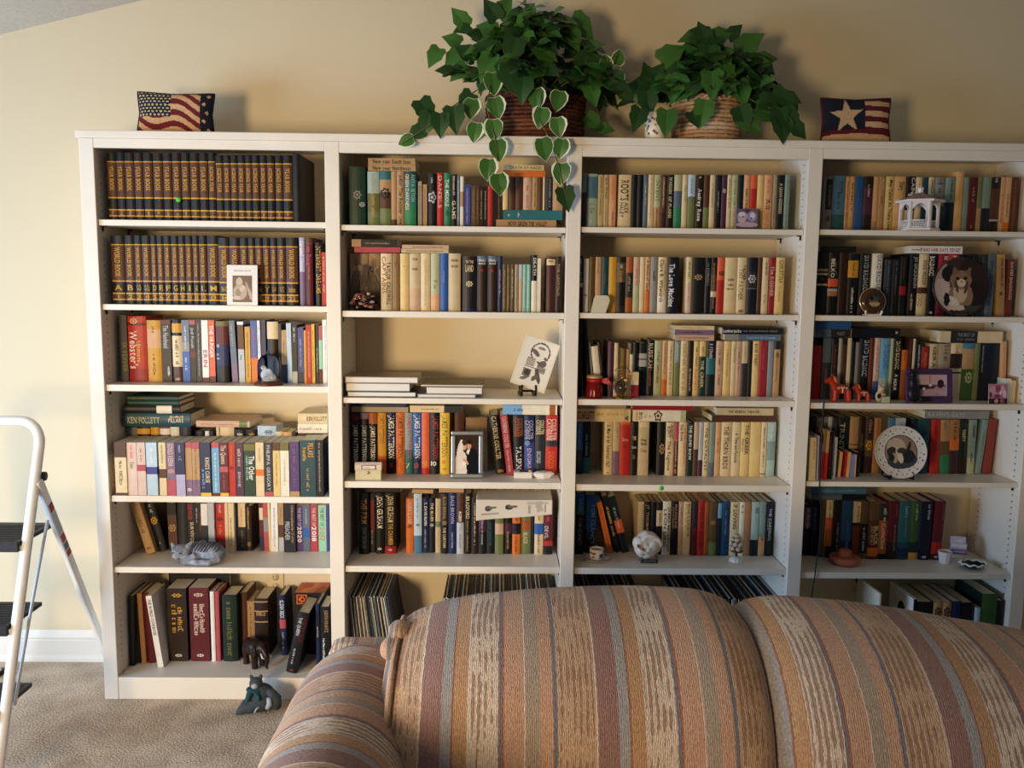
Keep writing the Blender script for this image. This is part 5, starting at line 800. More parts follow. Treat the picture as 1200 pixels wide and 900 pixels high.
HS 3051.6 85 1552.2 29.6 217.4 152.2 0.0 charcoal||?,slate,.03,.6,0,0.5|charcoal book just right of the cream with ivory band one, second shelf, fourth bay|23
HS 3083.3 85 1552.2 27.7 216.6 151.6 0.0 black||?,slate,.03,.6,0,0.4|black book just left of the black with crimson band one, second shelf, fourth bay|23
HS 3113.1 85 1552.2 27.3 227.2 159 0.0 black|.35 .5 crimson|?,brown,.05,.4,0,0.5|black book with crimson band on second shelf, fourth bay|23
HS 3148.7 85 1552.2 35 239.5 167.7 0.0 black||JO DICKINSON,silver,.05,.55,0.2,0.4;?,pink,.65,.9,-0.1,0.4|black book just right of the black with crimson band one, second shelf, fourth bay|23
HS 3185.1 85 1552.2 38.2 239.2 167.4 0.0 cream|.36 .46 brown|DOUG WILCOX,brown,.1,.5,0.1,0.4;COCO,orangebrown,.65,.85,-0.2,0.4|cream book with brown foot on second shelf, fourth bay|23
HS 3224.7 85 1552.2 34.6 239.6 167.8 0.0 black||BALDACCI,ivory,.04,.35,-0.2,0.45;*,white,.93,.97,0,0.3|black book just right of the cream with brown foot one, second shelf, fourth bay|23
HS 3261.5 85 1552.2 38.6 240.1 168.1 0.0 crimson|0 .5 maroon|*,white,.03,.1,0.3,0.5|crimson book with maroon band on second shelf, fourth bay|23
HS 3301.4 85 1552.2 40.2 240.6 168.4 0.0 red|0 .85 charcoal|?,white,.03,.06,0,0.6|red book with charcoal band on second shelf, fourth bay|23
HS 3343 85 1552.2 35.5 239.9 167.9 0.0 nearnavy|||blue-black book on second shelf, fourth bay|23
HS 3379.8 85 1552.2 36.3 240.4 168.3 0.0 black||?,slate,.03,.2,0,0.5|black book just right of the blue-black one, second shelf, fourth bay|23
HS 3417.5 85 1552.2 35.5 239.7 167.8 0.0 charcoal||?,slate,.03,.2,0,0.5|charcoal book just left of the slate blue one, second shelf, fourth bay|23
HS 3455.1 85 1552.2 33.2 241.3 168.9 0.0 slate||?,navy,.1,.9,0,0.5|slate blue book on second shelf, fourth bay|23
HS 3504.2 85 1552.2 32.9 240.3 168.2 -3.7 gold|0 .95 tan|?,brown,.05,.5,0.1,0.5;*,black,.6,.66,0,0.3|gold book with tan band on second shelf, fourth bay|23
HS 3537.5 85 1552.2 25 223 156.1 -0.9 brickbrown||DAVID BALDACCI,pink,.05,.7,0.1,0.45|brick brown book on second shelf, fourth bay|23
PF 2794.3 89 1793.7 140.6 23.5 165 0.0 black||?,charcoal,.3,.8,0,0.5|black book lying flat, second shelf, fourth bay|7
PF 3145.9 89 1793.6 206.2 28.5 165 0.0 paleblue|0 1 white|IF BAD HAIR DAYS,rose,.2,.72,0,0.5;?,navy,.04,.18,0,0.4;YOU GOT,navy,.75,.96,0,0.5|pale blue book with white band lying flat, second shelf, fourth bay|7
HS 2799.9 119.6 1213.9 37 214.4 150.1 0.0 red||?,rose,.2,.9,-0.1,0.3|red book on third shelf, fourth bay|27
HS 2839.8 120.2 1213.9 34.9 244.6 171.2 0.0 charcoal|.6 1 slate|?,mauve,.2,.7,0,0.5|charcoal book with slate blue top on third shelf, fourth bay|27
HS 2876.6 120.2 1213.9 25.3 242.8 170 0.0 black||?,rose,.1,.6,0,0.4|black book just right of the charcoal one, third shelf, fourth bay|27
HS 2903.3 120.2 1213.9 11.9 243.9 170.7 0.0 silver|||slim silver grey book on third shelf, fourth bay|27
HS 2916.7 120.2 1213.9 20.7 244 170.8 0.0 black|0 .9 brown||black book with brown band on third shelf, fourth bay|27
HS 2938.8 120.2 1213.9 15.3 245.5 171.8 0.0 ivory|||slim ivory book on third shelf, fourth bay|27
HS 2956 120.2 1213.9 14.9 231.2 161.8 0.0 nearnavy|||slim blue-black book on third shelf, fourth bay|27
HS 2972.3 120.2 1213.9 13.2 229.3 160.5 0.0 grey|||slim grey book on third shelf, fourth bay|27
HS 2986.9 120.2 1213.9 39.6 244 170.8 0.0 nearnavy||DAVID,paleblue,.03,.25,0.2,0.5;BALDACCI,paleblue,.28,.62,0.1,0.5|blue-black book on third shelf, fourth bay|27
HS 3027.9 120.2 1213.9 18.2 246.4 172 0.0 brickbrown|||brick brown book on third shelf, fourth bay|27
HS 3047.6 120.2 1213.9 21.6 246.7 172 0.0 pink|0 .3 blue|?,rose,.1,.8,0,0.6|pink book with blue foot on third shelf, fourth bay|27
HS 3071.1 120.2 1213.9 38.8 245.8 172 0.0 sky|0 .35 paleteal|DAVID BALDACCI,blue,.1,.5,0.1,0.5;?,paleblue,.6,.9,0,0.4|light blue book with pale teal foot on third shelf, fourth bay|27
HS 3111.7 120.2 1213.9 11.1 245.2 171.6 0.0 celadon|||slim celadon book on third shelf, fourth bay|27
HS 3125.1 120.2 1213.9 30 245.4 171.8 0.0 black||DAVID BALDACCI,cream,.05,.5,0,0.5;A,white,.58,.63,0,0.4;HOUR,white,.66,.85,-0.1,0.4|black book just right of the celadon one, third shelf, fourth bay|27
HS 3161.2 129 1213.9 25.4 199.5 139.6 0.0 orangebrown|.6 1 orange|?,brown,.05,.22,0,0.4|rust book with orange top on third shelf, fourth bay|27
HS 3187 120.2 1213.9 13.2 245.8 172 0.0 maroonbrown|||slim reddish brown book on third shelf, fourth bay|27
HS 3200.6 120.2 1213.9 9.5 245.1 171.6 0.0 cream|||slim cream book on third shelf, fourth bay|27
HS 3210.5 120.2 1213.9 25.4 245.3 171.7 0.0 black||?,paleblue,.1,.6,0.1,0.5|black book just right of the slim cream one, third shelf, fourth bay|27
HS 3236.3 120.2 1213.9 33.8 213.3 149.3 0.0 crimson||?,orange,.1,.4,0,0.6|crimson book on third shelf, fourth bay|27
HS 3270.4 120.2 1213.9 33.8 225.3 157.7 0.0 beige||GERALD,brown,.05,.6,0,0.4|beige book on third shelf, fourth bay|27
HS 3304.6 120.2 1213.9 49.7 226.5 158.6 0.0 grey|0 1 taupe|?,charcoal,.03,.3,0.1,0.5|thick grey book with taupe band on third shelf, fourth bay|27
HS 3354.7 120.2 1213.9 47.7 229.2 160.4 0.0 cream|.56 .82 darkbrown .47 .5 brown|?,clay,.03,.15,0,0.6|thick cream book with dark brown top on third shelf, fourth bay|27
HS 3402.8 120.2 1213.9 48.5 229.7 160.8 0.0 fern|.55 .9 tan .9 1 steel|*,celadon,.5,.7,0.1,0.5|thick fern green book with tan top on third shelf, fourth bay|27
HS 3451.7 120.2 1213.9 19.6 230.1 161 0.0 moss|||moss green book on third shelf, fourth bay|27
HS 3472.6 120.2 1213.9 20.4 230.3 161.2 0.0 black||?,silver,.05,.5,0,0.4|black book just right of the moss green one, third shelf, fourth bay|27
HS 3494.4 120.2 1213.9 55.7 230.7 161.5 0.0 nearnavy|||thick blue-black book on third shelf, fourth bay|27
HS 3565.8 120.2 1213.9 23.5 237.8 166.5 -3.4 peach||?,orange,.05,.6,0,0.4|peach book on third shelf, fourth bay|27
PF 2805.6 124.2 1492.7 141.8 30.4 165 0.0 blue|||blue book lying flat, third shelf, fourth bay|9
PF 2807.5 124.2 1460.2 138.6 31.7 165 0.0 charcoal|.55 1 slate|VISIT,grey,.62,.85,0,0.4|charcoal book with slate blue top lying flat, third shelf, fourth bay|9
PF 2952.3 124.2 1461.4 193.8 36.4 165 0.0 black|.4 .8 nearnavy|=ME,cream,.9,.95,0.1,0.3|black book with blue-black band lying flat, third shelf, fourth bay|9
PF 3308.5 124.2 1445.4 250.3 45 165 0.0 cream|.4 .83 charcoal|THE BEST OF,grey,.28,.55,0.2,0.3;?,grey,.28,.55,-0.2,0.3|cream book with charcoal band lying flat, third shelf, fourth bay|9
HS 2820.1 165.2 902.6 27.2 232 159.8 0.0 nearteal|||teal-black book just left of the taupe one, fourth shelf, fourth bay|19
HS 2849.1 165.2 902.6 27.6 232.2 159.8 0.0 taupe|0 .7 brown|*,white,.03,.07,0,0.5|taupe book with brown band on fourth shelf, fourth bay|19
HS 2878.5 165.2 902.6 15.7 232.5 159.8 0.0 grey|.3 .9 olivebrown||slim grey book with olive brown band on fourth shelf, fourth bay|19
HS 2896 165.2 902.6 16.6 232.6 159.8 0.0 silver|0 .7 grey||silver grey book with grey band on fourth shelf, fourth bay|19
HS 2914 165.2 902.6 23.1 230.8 159.8 0.0 charcoal||?,grey,.1,.9,0,0.5|charcoal book on fourth shelf, fourth bay|19
HS 2938.5 165.2 902.6 46.8 231.1 159.8 0.0 deepgreen||TRINITY,cream,.1,.7,-0.15,0.4|thick black-green book on fourth shelf, fourth bay|19
HS 2987.5 165.2 902.6 36.2 233.5 159.8 0.0 tan|0 .44 charcoal .5 .52 brown||tan book with charcoal foot on fourth shelf, fourth bay|19
HS 3025.1 165.2 902.6 26.4 231.8 159.8 0.0 darkbrown||?,olive,.3,.7,0,0.6|dark brown book on fourth shelf, fourth bay|19
HS 3052.9 165.2 902.6 32.1 232.1 159.8 0.0 plumbrown|.3 .6 olivebrown|*,gold,.4,.6,0,0.6;?,tan,.05,.3,0,0.6|plum brown book with olive brown band on fourth shelf, fourth bay|19
HS 3087.3 165.2 902.6 29.7 229.5 159.8 0.0 clay||?,brown,.05,.3,0,0.3|clay brown book on fourth shelf, fourth bay|19
PS 3118.8 165.2 902.6 18.6 229.7 140 0.0 olivebrown|||olive brown book on fourth shelf, fourth bay|19
HS 3139.3 165.2 902.6 33 230 159.8 0.0 steel|||steel blue book on fourth shelf, fourth bay|19
PS 3174 165.2 902.6 39.1 230.3 140 0.0 silver|||silver grey book on fourth shelf, fourth bay|19
HS 3239.1 165.2 902.6 24.8 227.5 159.3 0.0 nearteal|||teal-black book just right of the silver grey one, fourth shelf, fourth bay|19
HS 3265.8 165.2 902.6 51.5 227.9 159.5 0.0 deepteal||?,teal,.3,.45,0.2,0.5|thick deep teal book on fourth shelf, fourth bay|19
HS 3327.5 165.2 902.6 38.6 226.4 158.5 -1.8 red||?,maroon,.1,.6,0,0.5|red book on fourth shelf, fourth bay|19
HS 3369.2 165.2 902.6 37.7 224.8 157.4 -2.5 moss|.6 1 tan .35 .6 olivebrown 0 .35 green|?,green,.02,.2,0,0.6;?,olive,.4,.65,0,0.4|moss green book with tan top on fourth shelf, fourth bay|19
HS 3407.3 165.2 902.6 39.4 225.2 157.6 -2.4 clay|.45 .65 orange 0 .43 plumbrown|?,brown,.05,.35,0,0.5|clay brown book with plum brown foot on fourth shelf, fourth bay|19
HS 3448.4 165.2 902.6 29.9 225.5 157.9 -2.5 deepgreen|0 .3 darkbrown|TRINITY,cream,.18,.4,0,0.4|black-green book with dark brown foot on fourth shelf, fourth bay|19
HS 3480.2 165.2 902.6 29.5 225.7 158 -0.2 celadon|.3 1 greyteal|?,charcoal,.1,.3,0.1,0.6;?,charcoal,.6,.8,0,0.5|celadon book with grey-green band on fourth shelf, fourth bay|19
HS 3514.5 165.2 902.6 24.1 225.9 158.2 4.4 greyteal||?,moss,.2,.6,0,0.4|grey-green book on fourth shelf, fourth bay|19
HS 3545.1 165.2 902.6 34.9 226.8 158.8 3.6 brickred|||brick red book on fourth shelf, fourth bay|19
PF 3293 169.2 1131.2 262.8 32.8 155.8 0.0 slate|0 1 grey|RAVEN'S GATE,silver,.05,.62,0,0.5|slate blue book with grey band lying flat, fourth shelf, fourth bay|4
PS 2773.7 26.4 902.6 27 171.8 120.3 -1.0 cream||?,brown,.1,.5,0.2,0.3|cream book before taller books, fourth shelf, fourth bay|35
PS 2806.1 35.9 902.6 9.3 177.4 124.2 -0.9 lavender|||slim lavender book just right of the cream one, before taller books, fourth shelf, fourth bay|35
PS 2830 70.9 902.6 9.8 139.2 97.4 0.4 lavender|||lavender book just left of slim red one, in front, fourth shelf fourth bay|35
PS 2840.2 45.2 902.6 12.1 195.9 137.1 1.4 red|.55 1 tan||slim red book with tan top before taller books, fourth shelf, fourth bay|35
PS 2857.7 54.3 902.6 18.5 190.4 133.3 -0.1 black||?,red,.1,.8,0,0.3|black book before taller books, fourth shelf, fourth bay|35
PS 2876.5 67.1 902.6 19.4 166.3 116.4 0.6 silver||?,slate,.1,.9,0,0.4;*,black,.88,.92,0,0.3|silver grey book before taller books, fourth shelf, fourth bay|35
PS 2915.3 91.1 902.6 11.4 103 72.1 2.9 orangecream|||slim orange-cream book just right of the silver grey one, in front, fourth shelf, fourth bay|35
PS 2930 135.6 902.6 9.2 93.9 65.7 1.2 lavender|||slim lavender book just left of the slim red one, in front, fourth shelf, fourth bay|35
PS 2939.6 91.5 902.6 7.8 103.8 72.7 2.9 red|||slim red book before taller books, fourth shelf, fourth bay|35
PS 2948.9 91.9 902.6 12.3 101.8 71.2 2.3 orangecream|||slim orange-cream book just right of the slim red one, in front, fourth shelf, fourth bay|35
PS 2964.6 92.3 902.6 16.7 91.6 64.1 0.4 lavenderblue|||periwinkle book before taller books, fourth shelf, fourth bay|35
PS 2981.7 93 902.6 6.6 91.6 64.1 0.3 peach|||slim peach book before taller books, fourth shelf, fourth bay|35
PS 2988.9 102.2 902.6 15.5 100 70 0.2 nearnavy|||slim blue-black book before taller books, fourth shelf, fourth bay|35
PS 3005.2 111.7 902.6 5.9 79.8 55.8 0.0 tan|||slim tan book before taller books, fourth shelf, fourth bay|35
HS 2842.1 219.3 534.3 26.1 219.1 105.7 0.0 black|.55 .95 mauve|?,pink,.05,.45,0,0.6|black book with mauve top on fifth shelf, fourth bay|15
HS 2868.6 215.5 534.3 32.5 220.3 109.5 0.0 black|.5 1 navy|?,slate,.05,.45,0,0.6|black book with navy band on fifth shelf, fourth bay|15
HS 2901.6 199 534.3 19.1 248.1 126 0.0 olivebrown|||olive brown book on fifth shelf, fourth bay|15
HS 2921.1 192.3 534.3 27.3 247.7 132.7 0.0 cream|0 .2 black .2 .5 orangebrown .5 .7 salmon|?,charcoal,.05,.35,0,0.4|cream book with rust band on fifth shelf, fourth bay|15
HS 2948.8 188.6 534.3 36 248.9 136.4 0.0 black||?,grey,.4,.9,0.1,0.4|black book on fifth shelf, fourth bay|15
HS 2985.2 189.3 534.3 46.5 246.7 135.7 0.0 navy|.3 1 deepblue|?,steel,.4,.9,0.1,0.4|thick navy book with deep blue band on fifth shelf, fourth bay|15
PS 3032.1 187.4 534.3 28.7 242.9 137.6 0.0 brickbrown|.62 1 cream .58 .63 black|?,black,.08,.35,0.2,0.5|brick brown book with cream top on fifth shelf, fourth bay|15
HS 3061.1 180.9 534.3 33.2 242.5 144.1 0.0 black|.62 1 olivebrown 0 .1 olivebrown|?,silver,.45,.85,0,0.5|black book with olive brown top on fifth shelf, fourth bay|15
HS 3094.7 177.3 534.3 44.1 243.7 147.7 0.0 brown|.68 1 olivebrown .05 .2 orange .2 .3 maroon|BLACK,cream,.42,.75,0.25,0.35;BEHIND,tan,.42,.75,-0.1,0.35|thick brown book with olive brown top on fifth shelf, fourth bay|15
HS 3139.2 178.2 534.3 35 236.9 146.8 0.0 orangebrown|.7 1 charcoal 0 .1 black|?,ivory,.05,.3,0.1,0.6;?,cream,.33,.8,0,0.7|rust book with charcoal top on fifth shelf, fourth bay|15
HS 3174.6 176.1 534.3 43.2 247 148.9 0.0 maroon|0 .3 darkbrown|?,rose,.05,.25,0.25,0.3;?,grey,.4,.85,0.2,0.3|thick maroon book with dark brown foot on fifth shelf, fourth bay|15
HS 3218.2 174.2 534.3 48.7 247.9 150.8 0.0 deepteal|.3 1 tealgreen .05 .2 navy|?,skyblue,.05,.25,0.1,0.4;?,grey,.3,.6,0.1,0.2|thick deep teal book with blue-green band on fifth shelf, fourth bay|15
HS 3267.3 175.8 534.3 39.6 247.8 149.2 0.0 deepgreen|.3 1 fern 0 .12 gold|?,celadon,.05,.3,0.1,0.4|black-green book with fern green band on fifth shelf, fourth bay|15
HS 3307.3 172.3 534.3 47.7 249 152.7 0.0 indigo|0 1 nearnavy|?,silver,.05,.3,0.2,0.4;*,white,.93,.97,0,0.3|thick indigo book with blue-black band on fifth shelf, fourth bay|15
HS 3360 173.3 534.3 43.4 248.5 151.7 1.7 maroon|.1 .3 red 0 .1 darkbrown|?,rose,.05,.3,0.3,0.3;*,white,.93,.97,0,0.3|thick maroon book with red foot on fifth shelf, fourth bay|15
PF 2847.7 184.9 809.6 230.9 27.1 140.1 0.0 steel||?,skyblue,.2,.8,0,0.6|steel blue book lying flat, fifth shelf, fourth bay|1
PF 2851.3 184.9 784 229 24.8 140.1 0.0 nearnavy|.45 1 slate|?,grey,.05,.55,0,0.6|blue-black book with slate blue band lying flat, fifth shelf, fourth bay|1
HS 3087.6 30 90 8.4 351.5 205 0.0 ivory|||slim ivory book on bottom shelf, fourth bay|13
HS 3228.2 30 90 12.9 328.4 205 0.0 white|0 1 black||slim white book with black band on bottom shelf, fourth bay|13
HS 3246.1 30 90 63.8 316.3 205 0.0 black|||thick black book just right of the white one, bottom shelf, fourth bay|13
HS 3312 30 90 35.4 315.1 205 0.0 tan||*,black,.06,.2,0,0.6|tan book second right of the white one, bottom shelf, fourth bay|13
HS 3349.5 30 90 33.9 315.3 205 0.0 tan||*,black,.06,.2,0,0.6|tan book just left of the navy one, bottom shelf, fourth bay|13
HS 3385.4 30 90 38.4 318.5 205 0.0 navy|||navy book on bottom shelf, fourth bay|13
HS 3425.9 30 90 48.9 314.2 205 0.0 black|||thick black book just right of the navy one, bottom shelf, fourth bay|13
HS 3481.4 30 90 21.9 294.3 205 0.0 paleblue|||pale blue book on bottom shelf, fourth bay|13
HS 3506.9 30 90 63.6 350.2 205 0.0 deepgreen|.5 1 fern .5 .6 olive||thick black-green book with fern green band on bottom shelf, fourth bay|13
HS 3570.9 30 90 27.9 323.4 205 0.0 black|||black book on bottom shelf, fourth bay|13
AF 960.9 30 1239.4 249.8 32.2 200 0.0 slate|||slate blue book lying flat, third shelf, second bay|34
AF 958.4 25 1272.6 283.8 23.6 200 0.0 taupe|||taupe book lying flat, third shelf, second bay|34
AF 968 30 1217.9 264.8 20.4 200 0.0 charcoal|||charcoal book lying flat, third shelf, second bay|34
AF 1238 30 1217.9 226.1 11.9 200 0.0 silver|||silver grey book lying flat, third shelf, second bay|34
AF 1249.1 30 1259.4 245.8 9.8 200 0.0 olivebrown|||olive brown book lying flat, third shelf, second bay|34
AF 1270.9 35 1230.8 218.9 27.6 200 0.0 grey|||grey book lying flat, third shelf, second bay|34"""
KINDN = {'H': ('hardback_book', 'book'), 'P': ('paperback_book', 'book'), 'E': ('encyclopedia_volume', 'book'), 'A': ('photo_album', 'album'), 'N': ('hardback_novel', 'book')}
def spine_y(x, w, bul): q = 2*x/w-1; return -bul*(1-q*q)
def book_cover(w, h, d, col, bands, hard):
    b = MB(); t = .0024 if hard else .0008
    t = min(t, w*.25); bul = min(.005, w*.13) if hard else 0
    n = 6 if hard else 2
    out = [(0, d)] + ([(0, .007)] if hard else []) + [(w*i/n, spine_y(w*i/n, w, bul)) for i in range(n+1)] + ([(w, .007)] if hard else []) + [(w, d)]
    inn = [(w-t, d), (w-t, t*1.2), (t, t*1.2), (t, d)]
    zs = sorted({0, 1} | {max(0, min(1, q)) for a, c, _ in bands for q in (a, c)}); nz = len(zs)
    base = jacket(col); i0 = 2 if hard else 1; i1 = i0+n
    def colour(z):
        r = col
        for a, c, k in bands:
            if a <= z <= c: r = k
        return jacket(r)
    no = len(out); vs = [(x, y, z*h) for z in zs for x, y in out]
    for j in range(nz-1):
        sm = colour((zs[j]+zs[j+1])/2)
        for i in range(no-1):
            b.add([vs[j*no+i], vs[j*no+i+1], vs[(j+1)*no+i+1], vs[(j+1)*no+i]], [(0, 1, 2, 3)], sm if i0-1 <= i < i1+1 and (i0 <= i < i1 or not hard) else base, hard and i0 <= i < i1)
    vi = [(x, y, z*h) for z in (0, 1) for x, y in inn]
    b.add(vi, [(0, 1, 5, 4), (1, 2, 6, 5), (2, 3, 7, 6)], base)
    for z in (0, h):
        po = [(x, y, z) for x, y in out]; pi = [(x, y, z) for x, y in inn]
        a = len(po)
        # rim of boards and spine
        b.add([po[-2], po[-1], pi[0], pi[1]], [(0, 1, 2, 3)], base); b.add([po[0], po[1], pi[2], pi[3]], [(0, 1, 2, 3)], base)
        b.add(po[1:-1] + [pi[1], pi[2]], [tuple(range(a))], base)
    for x, q in ((0, t), (w-t, w)): b.add([(x, d, 0), (q, d, 0), (q, d, h), (x, d, h)], [(0, 1, 2, 3)], base)
    return b, bul
def make_book(line, idx):
    head, bands, texts, label, g = line.split('|')
    f = head.split(); kind, pose = f[0]; x, y, z, w, h, d = [float(q)/1000 for q in f[1:7]]; lean = math.radians(float(f[7])); z += .0005; col = f[8]
    bd = bands.split(); bd = [(float(bd[i]), float(bd[i+1]), bd[i+2]) for i in range(0, len(bd), 3)]
    flip = kind == 'A'
    if pose == 'F': L, T = w, h
    else: L, T = h, w
    hard = kind in 'HE' or kind == 'A'
    nm = KINDN['N' if kind == 'H' and ('third bay' in GROUPS[int(g)] or 'fourth bay' in GROUPS[int(g)]) else kind]
    rg = random.Random(idx)
    mb, bul = book_cover(T, L, d, col, bd, hard)
    o = mb.build(nm[0]); tag(o, label, nm[1], GROUPS[int(g)])
    if pose == 'F' and not flip:
        o.location = (x+L, y+bul, z); o.rotation_euler = (0, -PI/2, rg.uniform(-.02, .02))
    elif flip:                                     # fore-edge to the room
        o.location = (x, y+d, z+T); o.rotation_euler = (0, PI/2, 0)
        o.rotation_mode = 'XYZ'; o.matrix_world = Matrix.Translation((x, y+d, z)) @ Matrix(((0, 0, 1, 0), (0, -1, 0, 0), (1, 0, 0, 0), (0, 0, 0, 1)))
    else:
        o.location = (x, y+bul, z+(T*math.sin(lean) if lean > 0 else 0)); o.rotation_euler = (0, lean, 0)
    t = min(.0024 if hard else .0008, T*.25); ins = min(.003, L*.03) if hard else .0002
    p = MB(); p.box(t+.0001, T-t-.0001, t*1.25, d-(ins if hard else .0002), ins, L-ins, mat('album_pages', rough=.7, vary=.06, scale=60, hexcol='e6e2da', stretch=(14, .4, .4)) if kind == 'A' else page_mat()); p.build('page_block', o)
    if texts:
        lb = MB()
        for tx in texts.split(';'):
            s, c, t0, t1, off, sz = tx.split(','); t0, t1, off, sz = float(t0), float(t1), float(off), float(sz)
            m = ink(c)
            if s.startswith('='):
                vs, fs, W = text2d(s[1:]); A = min((t1-t0)*L, T*1.1); k = A/.7; kx = min(T*sz*.95/W if sz < .75 else T*.9/W, k*1.5)
                pts = [(T/2+off*T+(a-W/2)*kx, L-(t0+t1)/2*L+(q-.35)*k) for a, q in vs]
            elif s == '*':                         # a small printed motif: a ringed oval with petals
                A = min((t1-t0)*L, T*1.3)/2; R_ = T*sz*.62; cz = L-(t0+t1)/2*L; cx = T/2+off*T; vs = []; fs = []; nn = 5+rg.randrange(4)
                for q in range(24):
                    a0 = 2*PI*q/24
                    w0 = 1+.22*math.cos(nn*a0)
                    vs += [(cx+R_*.95*w0*math.cos(a0), cz+A*.95*w0*math.sin(a0)), (cx+R_*.6*w0*math.cos(a0), cz+A*.6*w0*math.sin(a0))]
                fs = [(2*q, (2*q+2) % 48, (2*q+3) % 48, 2*q+1) for q in range(24)]
                o2 = len(vs); vs += [(cx+R_*.32*math.cos(2*PI*q/10), cz+A*.32*math.sin(2*PI*q/10)) for q in range(10)]; fs.append(tuple(range(o2, o2+10)))
                pts = vs
            elif s == '?':
                Hh = sz*T*.62; vs, fs = scribble((t1-t0)*L, Hh, rg)
                pts = [(T/2+off*T+q-Hh/2, L-t0*L-a) for a, q in vs]
            else:
                vs, fs, W = text2d(s); A = (t1-t0)*L; kb = sz*T/.7; ka = min(A/W, kb*2.4); st = t0*L+(A-W*ka)/2
                pts = [(T/2+off*T+(q-.35)*kb, L-st-a*ka) for a, q in vs]
            e = T*.04
            P3 = []
            for xx, zz in pts:
                xx = min(max(xx, e), T-e); zz = min(max(zz, .001), L-.001)
                P3.append((xx, spine_y(xx, T, bul)-.0005-(bul*.04), zz))
            lb.add(P3, fs, m)
        if lb.f: lb.build('spine_lettering', o)
    return o
for i, ln in enumerate(BOOKS.split('\n')): make_book(ln, i)

# ------------------------------------------------------------ records on the bottom shelves
def record(x, y, lean, t, colr, label, grp):
    b = MB(); s = .314
    b.box(0, t, 0, s, 0, s, mat(colr, rough=.45, vary=.12, scale=20))
    b.box(t*.15, t*.85, -.0003, 0, .004, s-.004, mat('white' if colr in ('black', 'charcoal') else 'charcoal', rough=.6, vary=.2, scale=90))
    o = b.build('record_album'); tag(o, label, 'record', grp)
    o.location = (x, y+rnd.uniform(-.006, .006), .0906+(t*math.sin(lean) if lean > 0 else 0)); o.rotation_euler = (0, lean, 0)
PALE = {'black': 'black', 'charcoal': 'charcoal', 'white': 'white', 'navy': 'navy', 'steel': 'steel blue', 'tan': 'tan', 'taupe': 'taupe', 'maroon': 'maroon', 'deepteal': 'deep teal', 'cream': 'cream', 'grey': 'grey'}
def records(xa, xb, la, lb, n, y, where, grp, seq):
    for i in range(n):
        q = i/(n-1); c = seq[i % len(seq)]
        record(xa+(xb-xa)*q, y, math.radians(la+(lb-la)*q), min(.0046, (xb-xa)/n*.62), c, f"{PALE[c]} record sleeve {where}", grp)
MIX = ['black', 'white', 'charcoal', 'black', 'steel', 'white', 'black', 'taupe', 'black', 'navy', 'white', 'black', 'cream', 'charcoal', 'black', 'maroon', 'black', 'grey', 'deepteal', 'black', 'tan']
records(.985, 1.168, -5, -9.5, 30, .075, 'leaning toward the first upright, bottom shelf, second bay', 'records leaning in the second bay', ['white', 'black', 'steel', 'white', 'navy', 'black', 'taupe', 'white', 'black', 'cream', 'charcoal', 'white', 'navy', 'steel', 'navy'])
records(1.28, 1.785, 11, -1, 62, .075, 'in the upright row, bottom shelf, second bay', 'records upright in the second bay', MIX)
records(1.865, 2.115, 0, 3, 34, .07, 'packed below the cup and shell, bottom shelf, third bay', 'records below the cup and shell', MIX[3:]+MIX[:3])
records(2.285, 2.69, -3, 0, 46, .07, 'packed below the shell topiary, bottom shelf, third bay', 'records below the shell topiary', MIX[7:]+MIX[:7])

